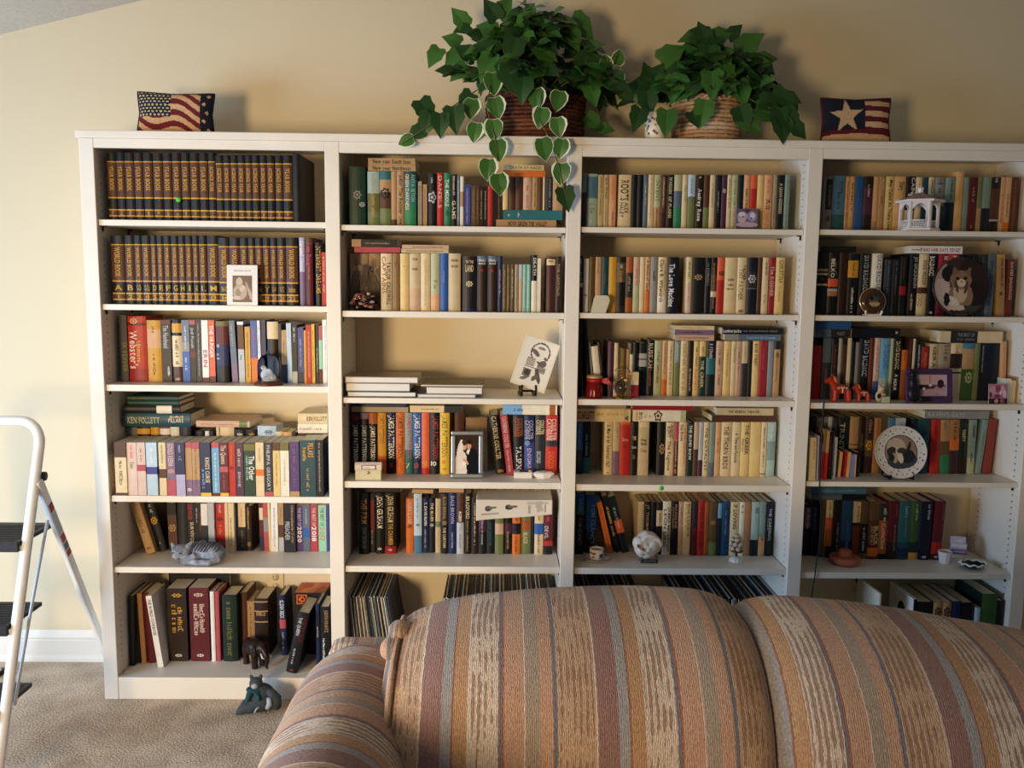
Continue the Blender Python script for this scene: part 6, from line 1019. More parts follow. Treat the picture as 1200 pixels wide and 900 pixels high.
# ------------------------------------------------------------ sofa
def stripe_mat(name, axis, phase, period=.40):
    m = bpy.data.materials.new(name); m.use_nodes = True; nt = m.node_tree; b = nt.nodes['Principled BSDF']; L = nt.links.new
    tc = nt.nodes.new('ShaderNodeTexCoord'); sep = nt.nodes.new('ShaderNodeSeparateXYZ'); L(tc.outputs['Object'], sep.inputs[0])
    def math_(op, *a):
        n = nt.nodes.new('ShaderNodeMath'); n.operation = op
        for i, x in enumerate(a):
            if isinstance(x, (int, float)): n.inputs[i].default_value = x
            else: L(x, n.inputs[i])
        return n.outputs[0]
    A = sep.outputs['X' if axis == 'x' else 'Y']
    B = math_('SUBTRACT', sep.outputs['Z'], sep.outputs['Y']) if axis == 'x' else math_('ADD', sep.outputs['X'], math_('MULTIPLY', sep.outputs['Z'], 1.0))
    wob = nt.nodes.new('ShaderNodeTexNoise'); wob.inputs['Scale'].default_value = 70; L(tc.outputs['Object'], wob.inputs['Vector'])
    a = math_('ADD', A, math_('MULTIPLY', math_('SUBTRACT', wob.outputs['Fac'], .5), .006))
    fr = math_('FRACT', math_('ADD', math_('DIVIDE', a, period), phase))
    def ramp(stops, inp):
        r = nt.nodes.new('ShaderNodeValToRGB'); r.color_ramp.interpolation = 'CONSTANT'; e = r.color_ramp.elements
        e[0].position = 0; e[1].position = stops[1][0]
        for p, c in stops[2:]: e.new(p)
        for el, (p, c) in zip(sorted(e, key=lambda q: q.position), stops): el.color = (*(lin(c) if isinstance(c, str) else (c, c, c)), 1)
        L(inp, r.inputs[0]); return r.outputs[0]
    MAUVE, GB, GOLD, CR, BL, TAN, OL, RUST = 'a8827a', 'b4b0b0', 'd0a47c', 'efdac6', '86848e', 'd8ac90', 'bca996', 'b07a64'
    base = ramp([(0, MAUVE), (.115, GB), (.175, RUST), (.185, GOLD), (.265, CR), (.44, BL), (.455, RUST), (.47, TAN), (.585, CR), (.592, OL), (.675, TAN), (.75, BL), (.772, 'd8b496'), (.985, CR)], fr)
    ik = ramp([(0, 0.), (.27, 1.), (.435, 0.), (.78, 1.), (.98, 0.)], fr)
    # warp-dyed dashes: fine dark lines that swell and fade along the stripe
    ph = math_('MULTIPLY', math_('SINE', math_('MULTIPLY', B, 26)), 1.6)
    ln = math_('SINE', math_('ADD', math_('MULTIPLY', a, 2*PI/.0145), ph))
    nz = nt.nodes.new('ShaderNodeTexNoise'); nz.inputs['Scale'].default_value = 22; L(tc.outputs['Object'], nz.inputs['Vector'])
    amp = math_('ADD', math_('MULTIPLY', math_('SINE', math_('ADD', math_('MULTIPLY', B, 34), math_('MULTIPLY', nz.outputs['Fac'], 9))), .75), .2)
    dash = math_('MULTIPLY', math_('GREATER_THAN', math_('ADD', ln, math_('SUBTRACT', amp, .3)), .25), ik)
    mx = nt.nodes.new('ShaderNodeMix'); mx.data_type = 'RGBA'; L(math_('MULTIPLY', dash, .75), mx.inputs['Factor']); L(base, mx.inputs['A']); mx.inputs['B'].default_value = (*lin('a07a62'), 1)
    mp = nt.nodes.new('ShaderNodeMapping'); mp.inputs['Scale'].default_value = (1, .35, .35) if axis == 'x' else (.35, 1, .35); L(tc.outputs['Object'], mp.inputs[0])
    wv = nt.nodes.new('ShaderNodeTexNoise'); wv.inputs['Scale'].default_value = 420; wv.inputs['Detail'].default_value = 4; L(mp.outputs[0], wv.inputs['Vector'])
    mul = nt.nodes.new('ShaderNodeMix'); mul.data_type = 'RGBA'; mul.blend_type = 'MULTIPLY'; mul.inputs['Factor'].default_value = 1
    gr = nt.nodes.new('ShaderNodeValToRGB'); gr.color_ramp.elements[0].position = .3; gr.color_ramp.elements[1].position = .7
    gr.color_ramp.elements[0].color = (.62, .6, .58, 1); gr.color_ramp.elements[1].color = (1.12, 1.12, 1.12, 1)
    L(wv.outputs['Fac'], gr.inputs[0]); L(mx.outputs['Result'], mul.inputs['A']); L(gr.outputs[0], mul.inputs['B'])
    L(mul.outputs['Result'], b.inputs['Base Color'])
    thr = math_('SINE', math_('MULTIPLY', a, 2*PI/.0048))
    hgt = math_('ADD', math_('MULTIPLY', wv.outputs['Fac'], 1.6), math_('ADD', math_('MULTIPLY', thr, .18), math_('MULTIPLY', dash, -.5)))
    bp = nt.nodes.new('ShaderNodeBump'); bp.inputs['Strength'].default_value = .7; bp.inputs['Distance'].default_value = .003
    L(hgt, bp.inputs['Height']); L(bp.outputs[0], b.inputs['Normal'])
    b.inputs['Roughness'].default_value = .9; b.inputs['Specular IOR Level'].default_value = .15; b.inputs['Sheen Weight'].default_value = .25; b.inputs['Sheen Roughness'].default_value = .5
    return m
sofa = thing('sofa', 'overstuffed sofa in peach, mauve and grey striped woven fabric before the bookcase', 'sofa')
SIL = [(440, 760), (455, 738), (480, 723), (520, 711), (560, 704), (620, 698), (700, 693), (760, 693), (820, 696), (862, 702), (920, 704), (1000, 711), (1060, 719), (1100, 727), (1150, 736), (1200, 744), (1260, 758), (1330, 776)]
def ycr(x): return -1.05 - max(0, x-1.95)*.16
CREST = []
for u, v in SIL:
    p = at(u, v, -1.05)
    for _ in range(4): p = at(u, v, ycr(p.x))
    CREST.append((p.x, p.z))
def crest(x):
    if x <= CREST[0][0]: return CREST[0][1]
    for (a, h), (c, k) in zip(CREST, CREST[1:]):
        if a <= x <= c: return h+(k-h)*(x-a)/(c-a)
    return CREST[-1][1]
def back_cushion(xa, xb, m, lift):
    b = MB(); NS, NT = 72, 56; zc_, ry = .46, .40
    def fn(s, t):
        q = -math.cos(PI*s); e = (max(0, 1-abs(q)**9))**(1/9) if abs(q) < 1 else 0   # rounded ends
        x = xa+(xb-xa)*(q+1)/2
        xs = min(max(x, xa+.03), xb-.03)
        rz = crest(xs)-zc_+lift
        a = math.radians(-35+255*t)
        ca, sa = math.cos(a), math.sin(a)
        pw = .86
        yy = ry*math.copysign(abs(ca)**pw, ca)*(.62 if ca > 0 else 1); zz = rz*math.copysign(abs(sa)**pw, sa)*(1 if sa > 0 else .7)
        pl = 1+.008*noise.noise((x*9, t*6, xa))
        return (x, ycr(x)+yy*e*pl, zc_+zz*(e if sa < 0 else .25+.75*e)*pl)
    b.grid(fn, NS, NT, m)
    return b
X1 = at(453, 745, -1.1).x; XM = at(866, 703, -1.07).x; X2 = XM+(XM-X1)*.98
FA = stripe_mat('striped_weave', 'x', 0, .405)
FB = stripe_mat('striped_weave_second_cushion', 'x', 0, .385)
c1 = at(515, 715, -1.08).x; FA_ph = .058-(c1/.405); 
for m, ph in ((FA, FA_ph), (FB, .14-(XM+.012)/.385)):
    for n in m.node_tree.nodes:
        if n.type == 'MATH' and n.operation == 'FRACT': n.inputs[0].links[0].from_node.inputs[1].default_value = ph+10
back_cushion(X1, XM+.012, FA, .0).build('back_cushion', sofa, weld=True)
back_cushion(XM-.012, X2, FB, .0).build('back_cushion', sofa, weld=True)
def welt(xs, zoff=.0):
    pts = []
    for i in range(30):
        a = math.radians(82+103*i/29); x = xs; pts.append((x, ycr(x)+.385*math.copysign(abs(math.cos(a))**.86, math.cos(a))*(.62 if math.cos(a) > 0 else 1), .46+(crest(x)-.46-.004)*abs(math.sin(a))**.86))
    return pts
b = MB(); b.tube(welt(X1+.035), .008, FA); b.build('welt_cord', sofa)
# twisted tuck of fabric at the top corner
AM = stripe_mat('striped_weave_arm', 'y', .0, .40)
b = MB(); p0 = at(470, 741, -1.10)
b.ell((p0.x, p0.y, p0.z), (.036, .05, .028), FA, 14, rot=(.5, 'Y')); b.ell((p0.x-.02, p0.y-.05, p0.z-.022), (.03, .04, .028), FA, 12); b.build('gathered_corner', sofa, remesh=.006)
def arm(xc, name='arm'):
    b = MB(); NS, NT = 60, 36; ya, yb = -.93, -2.0; r = .165; zc0 = .535
    def fn(s, t):
        q = -math.cos(PI*s); e = (max(0, 1-abs(q)**5))**(1/5) if abs(q) < 1 else 0
        y = ya+(yb-ya)*(q+1)/2; a = 2*PI*t
        rr = r*e*(1+.012*noise.noise((y*8, math.cos(a), math.sin(a))))
        return (xc+rr*1.02*math.cos(a)+.02*(ya-y)*0, y, zc0+rr*math.sin(a)*1.0)
    b.grid(fn, NS, NT, AM)
    b.box(xc-.13, xc+.12, -1.97, -.96, .06, .55, AM)
    return b.build(name, sofa, weld=True)
XA = 1.185
arm(XA); arm(X2+.16)
b = MB(); b.box(XA-.1, X2+.26, -.98, -.88, .08, .66, FA); b.build('back_panel', sofa, bevel=.03)
b = MB(); b.box(XA, X2+.16, -1.95, -.95, .05, .3, FA); b.build('base', sofa, bevel=.02)
for xa, xb in ((X1, XM), (XM, X2)):
    b = MB(); b.box(xa+.004, xb-.004, -2.0, -1.3, .301, .46, FA); b.build('seat_cushion', sofa, bevel=.05)
for xx in (XA-.05, X2+.2):
    for yy in (-1.9, -.94):
        b = MB(); b.lathe([(.0, 0), (.022, 0), (.03, .06), (0, .06)], mat('wood', vary=.1), (xx, yy, 0), 14); b.build('foot', sofa)

# ------------------------------------------------------------ step ladder
LW = mat('ladder_white', rough=.3, vary=.03, scale=10, hexcol='e9e9ea'); BLK = mat('ladder_black', rough=.5, vary=.1, scale=60, hexcol='1b1c20')
lad = thing('step_ladder', 'white folding step ladder with black treads beside the bookcase', 'ladder')
def rail(z, x): return Vector((x, -.62+.349*z, z))
XLr, XRr = -.52, -.068
b = MB(); pts = [rail(.012, XRr), rail(.4, XRr), rail(.9, XRr), rail(1.075, XRr)]
for i in range(1, 7):
    a = PI/2*i/6; pts.append(Vector((XRr-.075*(1-math.cos(a)), rail(1.075+.08*math.sin(a), 0).y, 1.075+.08*math.sin(a))))
pts += [Vector((XLr+.075*(1-math.cos(PI/2*i/6)), rail(1.075+.08*math.sin(PI/2*i/6), 0).y, 1.075+.08*math.sin(PI/2*i/6))) for i in range(6, 0, -1)]
pts += [rail(1.075, XLr), rail(.9, XLr), rail(.4, XLr), rail(.012, XLr)]
b.tube(pts, .0175, LW, 12); b.build('front_frame', lad)
for xx in (XRr, XLr):
    b = MB(); p = rail(0, xx); b.lathe([(0, 0), (.021, 0), (.021, .03), (.016, .045), (0, .045)], BLK, (p.x, p.y, 0), 14); b.build('rubber_foot', lad)
for xx, s in ((XRr+.012, 1), (XLr-.012, -1)):
    P0 = rail(.955, xx); P1 = Vector((xx+s*.004, .2, .01)); d = (P1-P0).normalized(); up = d.cross(Vector((1, 0, 0))).normalized()
    b = MB()
    vs = [p+Vector((sx*.009, 0, 0))+up*sy*.018 for p in (P0, P1) for sx, sy in ((-1, -1), (1, -1), (1, 1), (-1, 1))]
    b.add(vs, [(0, 1, 5, 4), (1, 2, 6, 5), (2, 3, 7, 6), (3, 0, 4, 7), (0, 3, 2, 1), (4, 5, 6, 7)], LW)
    leg = b.build('rear_leg', lad, bevel=.004)
    if s > 0:
        for (t0, t1, cc) in ((.10, .135, 'crimson'), (.14, .235, 'silver'), (.24, .275, 'rosered'), (.28, .31, 'slate'), (.315, .34, 'crimson')):
            q = MB(); L_ = (P1-P0)
            for lo, hi, c2, e in ((t0, t1, cc, .013),):
                for side in (-1,):
                    vs = [P0+L_*t+up*k*e+Vector((side*.0002, 0, 0))+up.cross(d)*0 for t, k in ((lo, -1), (hi, -1), (hi, 1), (lo, 1))]
                    # the decal sits on the face turned to the room
                    off = Vector((.0094, 0, 0)); vs = [v+off for v in vs]
                    q.add(vs, [(0, 1, 2, 3)], ink(c2))
                    vs2 = [P0+L_*t+up*(-.0184)+Vector((k*.0075, 0, 0)) for t, k in ((lo, -1), (hi, -1), (hi, 1), (lo, 1))]
                    q.add(vs2, [(0, 1, 2, 3)], ink(c2))
            q.build('warning_decal', leg)
    b = MB(); b.lathe([(0, -.012), (.016, -.012), (.016, .012), (0, .012)], BLK, M=Matrix.Translation(rail(.965, xx)+Vector((0, .022, 0))) @ Matrix.Rotation(PI/2, 4, 'Y'), seg=20); b.build('hinge_cap', lad)
    b = MB(); b.box(P1.x-.013, P1.x+.013, P1.y-.03, P1.y+.03, 0, .02, BLK); b.build('rubber_foot', lad)
    b = MB(); b.tube([rail(.80, xx)+Vector((0, .1, 0)), rail(.52, xx)+Vector((0, .06, 0)), rail(.24, xx)+Vector((0, .03, 0))], .0055, LW, 8); b.build('tie_rod', lad)
for z, dep in ((.765, .23), (.505, .21), (.245, .21)):
    y0 = rail(z, 0).y-.03
    b = MB()
    b.box(XLr+.012, XRr-.012, y0, y0+dep, z-.014, z, BLK)
    b.box(XLr+.012, XRr-.012, y0-.012, y0+.004, z-.034, z-.001, BLK)
    for k in range(9): b.box(XLr+.03, XRr-.03, y0+.015+k*.021, y0+.024+k*.021, z, z+.002, BLK)
    t = b.build('tread', lad, bevel=.004)
    q = MB(); q.tube([(XLr+.02, y0+.03, z-.02), (XRr-.004, y0+.03, z-.02)], .007, LW, 8); q.build('tread_bar', t)

# ------------------------------------------------------------ ivy baskets on the bookcase
LEAF = mat('leaf', rough=.38, vary=.22, scale=9); LEAFD = mat('leafdark', rough=.4, vary=.22, scale=9); RIM = mat('leafrim', rough=.45, vary=.06); VINE = mat('vine', rough=.6)
def lobed(b, P, d, nrm, size, m, rim=None):
    if rim: size *= .8
    d = d.normalized(); x = d.cross(nrm).normalized(); n = x.cross(d).normalized()
    half = [(0, 0), (.24, -.09), (.41, .05), (.37, .26), (.40, .44), (.22, .68), (0, 1.0)]
    if rim: half = [(0, 0), (.26, -.04), (.42, .16), (.44, .42), (.33, .68), (.14, .88), (0, 1.0)]
    mid = [(0, 0), (0, .12), (0, .25), (0, .4), (0, .55), (0, .7), (0, 1)]
    edge = rnd.choice((1, -1))
    for s in (1, -1):
        pt = lambda q, k=1: P + x*(q[0]*s*size*k) + d*(q[1]*size) + n*size*(.16*abs(q[0])*k-.22*q[1]*q[1])
        inner = [pt((q[0]*(rnd.uniform(.72, .9) if s == edge else .985), .02+q[1]*.965)) for q in half] if rim else [pt(q) for q in half]
        mm = [pt(q) for q in mid]
        vs = mm+inner; k = len(mid)
        fs = [(i, i+1, k+i+1, k+i) for i in range(k-1)]
        b.add(vs, fs, m, True)
        if rim:
            out = [pt(q, rnd.uniform(.97, 1.1)) for q in half]; b.add(inner+out, [(i, i+1, k+i+1, k+i) for i in range(k-1)], rim, True)
def plant(root, c, zb, spread, up, nst, seed, extra, hang, dark):
    rg = random.Random(seed); fo = MB(); st = MB()
    for i in range(nst):
        a = 2*PI*i/nst+rg.uniform(-.3, .3); out = rg.uniform(.15, 1)
        D = Vector((math.cos(a), math.sin(a)*.62, 0)); R_ = spread*out; Hh = up*(1.08-.62*out*out)*rg.uniform(.72, 1.05)
        pts = []
        for k in range(9):
            t = k/8; p = Vector((c[0], c[1], zb)) + D*(R_*t**.8) + Vector((0, 0, Hh*(1.9*t-.9*t*t*(1+.55*out))))
            p.y = min(p.y, WY-.05); pts.append(p)
        st.tube(pts, .0022, VINE, 5, cap=False)
        for k in range(3, 9):
            for s in (-1, 1):
                if rg.random() < .14: continue
                p = pts[k]; d = (D*rg.uniform(.3, 1)+Vector((rg.uniform(-.7, .7), rg.uniform(-.8, .2), rg.uniform(-.5, .35))))
                nn = Vector((rg.uniform(-.4, .4)+D.x*.5, -.9+rg.uniform(-.3, .3), .8+rg.uniform(-.4, .3)))
                sz = rg.uniform(.055, .092)
                P_ = p+Vector((rg.uniform(-.02, .02), rg.uniform(-.02, .02), rg.uniform(-.015, .015)))
                if P_.y+d.normalized().y*sz > WY-.015: d.y = -abs(d.y)
                lo = min(P_.z, P_.z+d.normalized().z*sz)-.02
                if lo < H: P_.z += H-lo
                lobed(fo, P_, d, nn, sz, LEAFD if rg.random() < dark else LEAF, None)
    for u, v, y, ang, sz, var in extra:
        p = at(u, v, y); d = Vector((math.sin(ang), -.25, math.cos(ang)))
        lobed(fo, p-d.normalized()*sz*.5, d, Vector((rg.uniform(-.2, .2), -1, .25)), sz, LEAF if var else (LEAFD if rg.random() < dark else LEAF), RIM if var else None)
    fo.build('foliage', root); st.build('stems', root)
    for path, leaves in hang:
        w_ = MB(); w_.tube([at(u, v, y) for u, v, y in path], .002, VINE, 5)
        vn = w_.build('trailing_vine', root); lf = MB()
        for u, v, y, ang, sz, var in leaves:
            p = at(u, v, y); d = Vector((math.sin(ang), -.15, math.cos(ang)))
            lobed(lf, p-d.normalized()*sz*.5, d, Vector((rg.uniform(-.15, .15), -1, .2)), sz, LEAF if var else LEAFD, RIM if var else None)
        lf.build('leaves', vn)
def basket(root, c, rx, ry, h, flare, m1, m2, rows, seed):
    rg = random.Random(seed); b = MB(); n = 21
    for k in range(rows):
        z = h*(k+.5)/rows; f = 1+flare*(z/h); pts = []
        for i in range(n*2):
            a = 2*PI*i/(n*2); r = 1+(.03 if (i+k) % 2 else -.03)
            pts.append((c[0]+rx*f*r*math.cos(a), c[1]+ry*f*r*math.sin(a), c[2]+z+rg.uniform(-.0012, .0012)))
        b.tube(pts, h/rows*.52, m1 if rg.random() < .6 else m2, 6, closed=True)
    body = b.build('woven_body', root)
    s = MB()
    for i in range(n):
        a = 2*PI*i/n
        s.tube([(c[0]+rx*math.cos(a), c[1]+ry*math.sin(a), c[2]+.002), (c[0]+rx*(1+flare)*math.cos(a), c[1]+ry*(1+flare)*math.sin(a), c[2]+h)], .0035, m2, 5)
    s.lathe([(0, 0), (1, 0), (1, .006), (0, .006)], m2, c, 40, sx=rx, sy=ry)
    s.build('stakes', body)
    r = MB(); f = 1+flare
    for q in range(2):
        pts = [(c[0]+(rx*f+.006*math.cos(a*14+q*PI))*math.cos(a), c[1]+(ry*f+.006*math.cos(a*14+q*PI))*math.sin(a), c[2]+h+.006*math.sin(a*14+q*PI)) for a in [2*PI*i/160 for i in range(160)]]
        r.tube(pts, .006, m1, 6, closed=True)
    r.build('rolled_rim', root)
    e = MB(); e.lathe([(0, h*.86), (.97, h*.86)], mat('soil', rough=1, vary=.3, hexcol='2a2018'), c, 40, sx=rx*f, sy=ry*f); e.build('soil', root)
WD, WD2 = mat('wickerdark', rough=.6, vary=.25, scale=40), mat('wicker_mid', rough=.6, vary=.25, scale=40, hexcol='7d4a32')
WL, WL2 = mat('wickerlight', rough=.65, vary=.2, scale=40), mat('wicker_pale', rough=.65, vary=.2, scale=40, hexcol='ddc0a0')
ivy = thing('ivy_basket', 'large bushy ivy with trailing variegated leaves in a dark brown wicker basket', 'plant')
basket(ivy, (1.685, .165, H+.001), .178, .115, .165, .04, WD, WD2, 11, 3)
S_ = .088
ex1 = [(579, 101, .0, 3.0, .105, 1), (552, 130, .0, 3.3, .095, 1), (583, 129, -.01, 2.9, .10, 1), (629, 119, -.01, 3.1, .1, 1), (654, 121, .0, 3.3, .095, 1), (612, 104, -.02, 3.2, .11, 0), (695, 112, .08, 2.8, .085, 0), (700, 95, .1, 2.6, .08, 0),
   (702, 149, .12, 2.0, .06, 0), (712, 151, .12, 1.7, .06, 0), (697, 143, .12, 2.2, .08, 0), (508, 67, .1, 3.7, .085, 0), (529, 46, .12, -1.2, .075, 0), (538, 19, .14, -.7, .085, 0), (541, 33, .14, 4.4, .07, 0), (529, 69, .1, 3.9, .08, 0), (537, 85, .06, 4.0, .085, 0), (545, 60, .1, -1.0, .09, 0),
   (575, 10, .14, -.6, .09, 0), (592, 7, .16, .6, .09, 0), (620, 20, .12, .3, .11, 0), (660, 28, .12, -.5, .09, 0), (672, 45, .1, 2.6, .1, 0), (683, 33, .14, 2.3, .12, 0), (640, 65, .03, 3.0, .11, 0), (600, 60, .02, 3.4, .11, 0), (570, 55, .04, -1.3, .1, 0), (622, 90, .0, 3.2, .11, 0), (570, 80, .02, 3.6, .11, 0), (598, 90, .0, 2.9, .12, 0)]
hg1 = [([(575, 100, .0), (570, 125, -.03), (580, 160, -.04), (583, 190, -.04), (574, 205, -.04), (587, 222, -.04)], [(578, 156, -.042, 3.1, .1, 1), (556, 158, -.03, 3.3, .09, 1), (585, 179, -.045, 3.0, .1, 1), (572, 202, -.045, 3.2, .1, 1), (586, 219, -.045, 3.0, .1, 1)]),
   ([(636, 100, .0), (632, 140, -.03), (645, 165, -.04), (655, 195, -.04), (664, 235, -.04)], [(633, 141, -.035, 3.3, .095, 1), (655, 152, -.03, 3.0, .09, 1), (638, 178, -.045, 2.9, .105, 1), (657, 177, -.045, 3.3, .09, 1), (657, 207, -.045, 3.2, .1, 1), (664, 234, -.045, 2.9, .09, 0)]),
   ([(560, 105, .05), (530, 125, .0), (505, 146, -.03), (470, 168, -.035)], [(500, 131, .0, 2.6, .1, 0), (500, 146, -.03, 3.4, .09, 0), (516, 147, -.035, 3.1, .09, 0), (533, 141, -.03, 3.0, .1, 0), (486, 156, -.02, 4.2, .075, 0), (473, 166, -.03, 4.4, .075, 1), (545, 120, .02, 3.8, .085, 0)]),
   ([(680, 95, .08), (700, 85, .08), (718, 78, .08), (724, 64, .08)], [(725, 64, .08, .2, .075, 1), (710, 70, .08, -.2, .08, 1), (714, 98, .07, 2.6, .075, 1), (725, 94, .07, 2.9, .075, 1), (701, 70, .08, -.6, .075, 0)])]
plant(ivy, (1.66, .14), H+.12, .36, .38, 50, 11, ex1, hg1, .45)
ivy2 = thing('ivy_basket', 'smaller bushy ivy in a pale whitewashed wicker basket beside the flower pot', 'plant')
basket(ivy2, (2.352, .155, H+.001), .125, .1, .165, .08, WL, WL2, 11, 5)
ex2 = [(747, 102, .1, .3, .1, 0), (760, 87, .1, -.3, .1, 0), (770, 85, .1, .5, .09, 0), (789, 62, .1, 1.0, .11, 0), (760, 121, .06, 3.0, .1, 0), (747, 140, -.03, 3.4, .09, 0), (781, 144, -.03, 3.2, .1, 0), (824, 133, .0, 3.3, .1, 0), (815, 140, .0, 2.6, .07, 0), (820, 37, .14, -1.3, .08, 0), (847, 40, .14, 1.2, .09, 0), (862, 36, .14, .8, .07, 0), (881, 48, .12, .9, .11, 0), (899, 69, .1, 1.4, .085, 0), (899, 79, .1, 2.2, .08, 0), (889, 121, .06, 3.0, .1, 0), (872, 140, .02, 2.8, .1, 0), (881, 146, .02, 2.2, .1, 0), (902, 133, .02, 2.0, .11, 0),
   (762, 105, .08, 3.3, .1, 0), (800, 80, .08, .8, .1, 0), (830, 70, .04, 3.2, .11, 0), (850, 92, .02, 3.0, .11, 0), (812, 100, .02, 3.4, .11, 0), (835, 100, .0, 3.1, .11, 0), (790, 105, .03, 3.3, .1, 0), (870, 110, .03, 2.8, .1, 0)]
hg2 = [([(868, 110, .05), (895, 125, .03), (920, 130, -.03), (930, 145, -.035)], [(918, 117, .0, 2.2, .1, 0), (928, 125, .0, 2.5, .09, 0), (918, 152, -.035, 3.0, .1, 0), (937, 153, -.035, 2.3, .08, 0), (912, 140, -.035, 3.3, .09, 0), (927, 143, -.035, 2.6, .1, 0), (905, 120, .02, 1.7, .09, 0)])]
plant(ivy2, (2.36, .15), H+.13, .29, .27, 36, 23, ex2, hg2, .6)
p = at(767, 162, .06)
pot = thing('flower_pot', 'small cream lidded pot with painted flowers beside the pale basket', 'pot', (p.x, .045, H+.001))
b = MB(); PC = mat('ivory', rough=.3, vary=.05); b.lathe([(0, 0), (.036, 0), (.04, .005), (.041, .08), (.039, .086), (0, .086)], PC, seg=28); b.build('body', pot)
b = MB(); b.lathe([(.0, .0865), (.043, .0865), (.043, .095), (.03, .101), (0, .103)], mat('cream', rough=.3), seg=28); b.build('lid', pot)
b = MB(); rg = random.Random(4)
for i in range(26):
    a = rg.uniform(-PI, 0); z = rg.uniform(.012, .075); b.ell((.0405*math.cos(a), .0405*math.sin(a), z), (.005, .005, .005), mat(rg.choice(['rose', 'moss', 'gold']), vary=0), 6)
o = b.build('painted_flowers', pot)

# ------------------------------------------------------------ flag cushions
def pillow(name, label, u0, u1, v0, y, pat, lean, yaw, edge):
    a = at(u0, 155, y); c = at(u1, 155, y); zt = at((u0+u1)/2, v0, y).z; w = c.x-a.x; h = (zt-H)*1.0
    r = thing(name, label, 'cushion', ((a.x+c.x)/2, y, H+.002), (lean, 0, yaw))
    def side(sg):
        def fn(s, t):
            q, p = 2*s-1, 2*t-1
            dx = 1-.07*(1-q*q*.0)*(1-abs(p))**1*(1 if abs(q) > .0 else 1)*abs(q)**3; dz = 1-.09*(1-abs(q))*abs(p)**3
            th = .034*((1-q**4)*(1-p**4))**.55
            return (q*w/2*dx, sg*th, h/2+p*h/2*dz)
        return fn
    b = MB(); b.grid(side(-1), 84, 56, lambda s, t: mat(pat(s, t), rough=.95, vary=.15, scale=160, bump=.3, bscale=500)); b.build('front_panel', r)
    b = MB(); b.grid(side(1), 20, 14, mat(edge, rough=.95, vary=.1)); b.build('back_panel', r)
    b = MB(); pts = [side(-1)(*q) for q in [(i/16, 0) for i in range(16)]+[(1, i/10) for i in range(10)]+[(1-i/16, 1) for i in range(16)]+[(0, 1-i/10) for i in range(10)]]
    b.tube(pts, .0045, mat(edge, rough=.95, vary=.1), 6, closed=True); b.build('edge_cord', r)
def flag(s, t):
    if s > .84:
        k = ((s-.84)/.16, t*5 % 1); i = int(t*5)
        cx = .35 if i % 2 else .65
        return 'flagcream' if abs(k[0]-cx)*.16*1.7+abs(k[1]-.5)*.2 < .05 else 'flagnavy'
    if s < .47 and t > .38:
        r_ = int((t-.38)/.0775); q = ((t-.38)/.0775) % 1; c_ = (s-.01)/.055+(.5 if r_ % 2 else 0)
        return 'beige' if ((c_ % 1-.5)/.3)**2+((q-.5)/.3)**2 < 1 else 'flagnavy'
    g = t+.10*math.sin(s*9.5-.6)+s*.42
    return 'flagred' if (g/.27) % 1 < .5 else 'flagcream'
def star(s, t):
    cx, cy, R_ = .33, .56, .40
    dx, dy = (s-cx)*1.62, t-cy
    a = (math.atan2(dx, dy)+.06) % (2*PI/5)-PI/5; r_ = math.hypot(dx, dy); 
    k = R_*math.cos(PI/5)*.0+R_
    # distance bound of a five-pointed star
    aa = abs(a); lim = R_*math.sin(math.radians(18))/math.sin(math.radians(18)+0*aa) if False else None
    ang = PI/5-aa
    bound = R_*.382*math.sin(math.radians(126))/math.sin(math.radians(180-126)-(PI/5-ang)) if False else R_/(math.cos(ang)+math.sin(ang)*((1-.382*math.cos(PI/5))/(.382*math.sin(PI/5))))
    if t < .16+.03*math.sin(s*PI): return 'flagcream'
    if t < .25+.03*math.sin(s*PI): return 'maroon'
    if r_ < bound: return 'starcream'
    if s > .60 and t < .95:
        q = t+.06*(s-.6)**1
        return 'flagcream' if ((q-.22)/.232) % 1 > .5 else 'maroon'
    return 'flagnavy'
pillow('flag_cushion', 'small cushion woven with a wavy stars and stripes flag, above the encyclopedias', 162, 250, 108, .10, flag, -.14, .06, 'flagnavy')
pillow('flag_cushion', 'small cushion with one large cream star and stripes, beside the ivy', 963, 1043, 114, .10, star, -.14, -.05, 'maroon')

# ------------------------------------------------------------ painted pictures
def hexm(c, rough=.4): return mat(c, rough=rough, vary=0) if c in PALETTE else mat('print_'+c, rough=rough, vary=0, hexcol=c)
def paint(bgc, shapes):
    """shapes in painter's order: ('e', cx, cy, rx, ry, colour[, turn]) ellipses, ('r', x0, x1, y0, y1, colour) boxes, ('p', [(x, y)...], colour) polygons; unit square, y up"""
    def f(s, t):
        r = bgc
        for q in shapes:
            if q[0] == 'e':
                a = math.radians(q[6]) if len(q) > 6 else 0; dx, dy = s-q[1], t-q[2]
                u, v = dx*math.cos(a)+dy*math.sin(a), -dx*math.sin(a)+dy*math.cos(a)
                if (u/q[3])**2+(v/q[4])**2 < 1: r = q[5]
            elif q[0] == 'r':
                if q[1] <= s <= q[2] and q[3] <= t <= q[4]: r = q[5]
            else:
                P = q[1]; ins = False; j = len(P)-1
                for i in range(len(P)):
                    if (P[i][1] > t) != (P[j][1] > t) and s < (P[j][0]-P[i][0])*(t-P[i][1])/(P[j][1]-P[i][1])+P[i][0]: ins = not ins
                    j = i
                if ins: r = q[2]
        return r
    return f
def picture(b, x0, x1, z0, z1, y, f, nx, nz, rough=.4): b.grid(lambda s, t: (x0+(x1-x0)*s, y, z0+(z1-z0)*t), nx, nz, lambda s, t: hexm(f(s, t), rough), smooth=False)
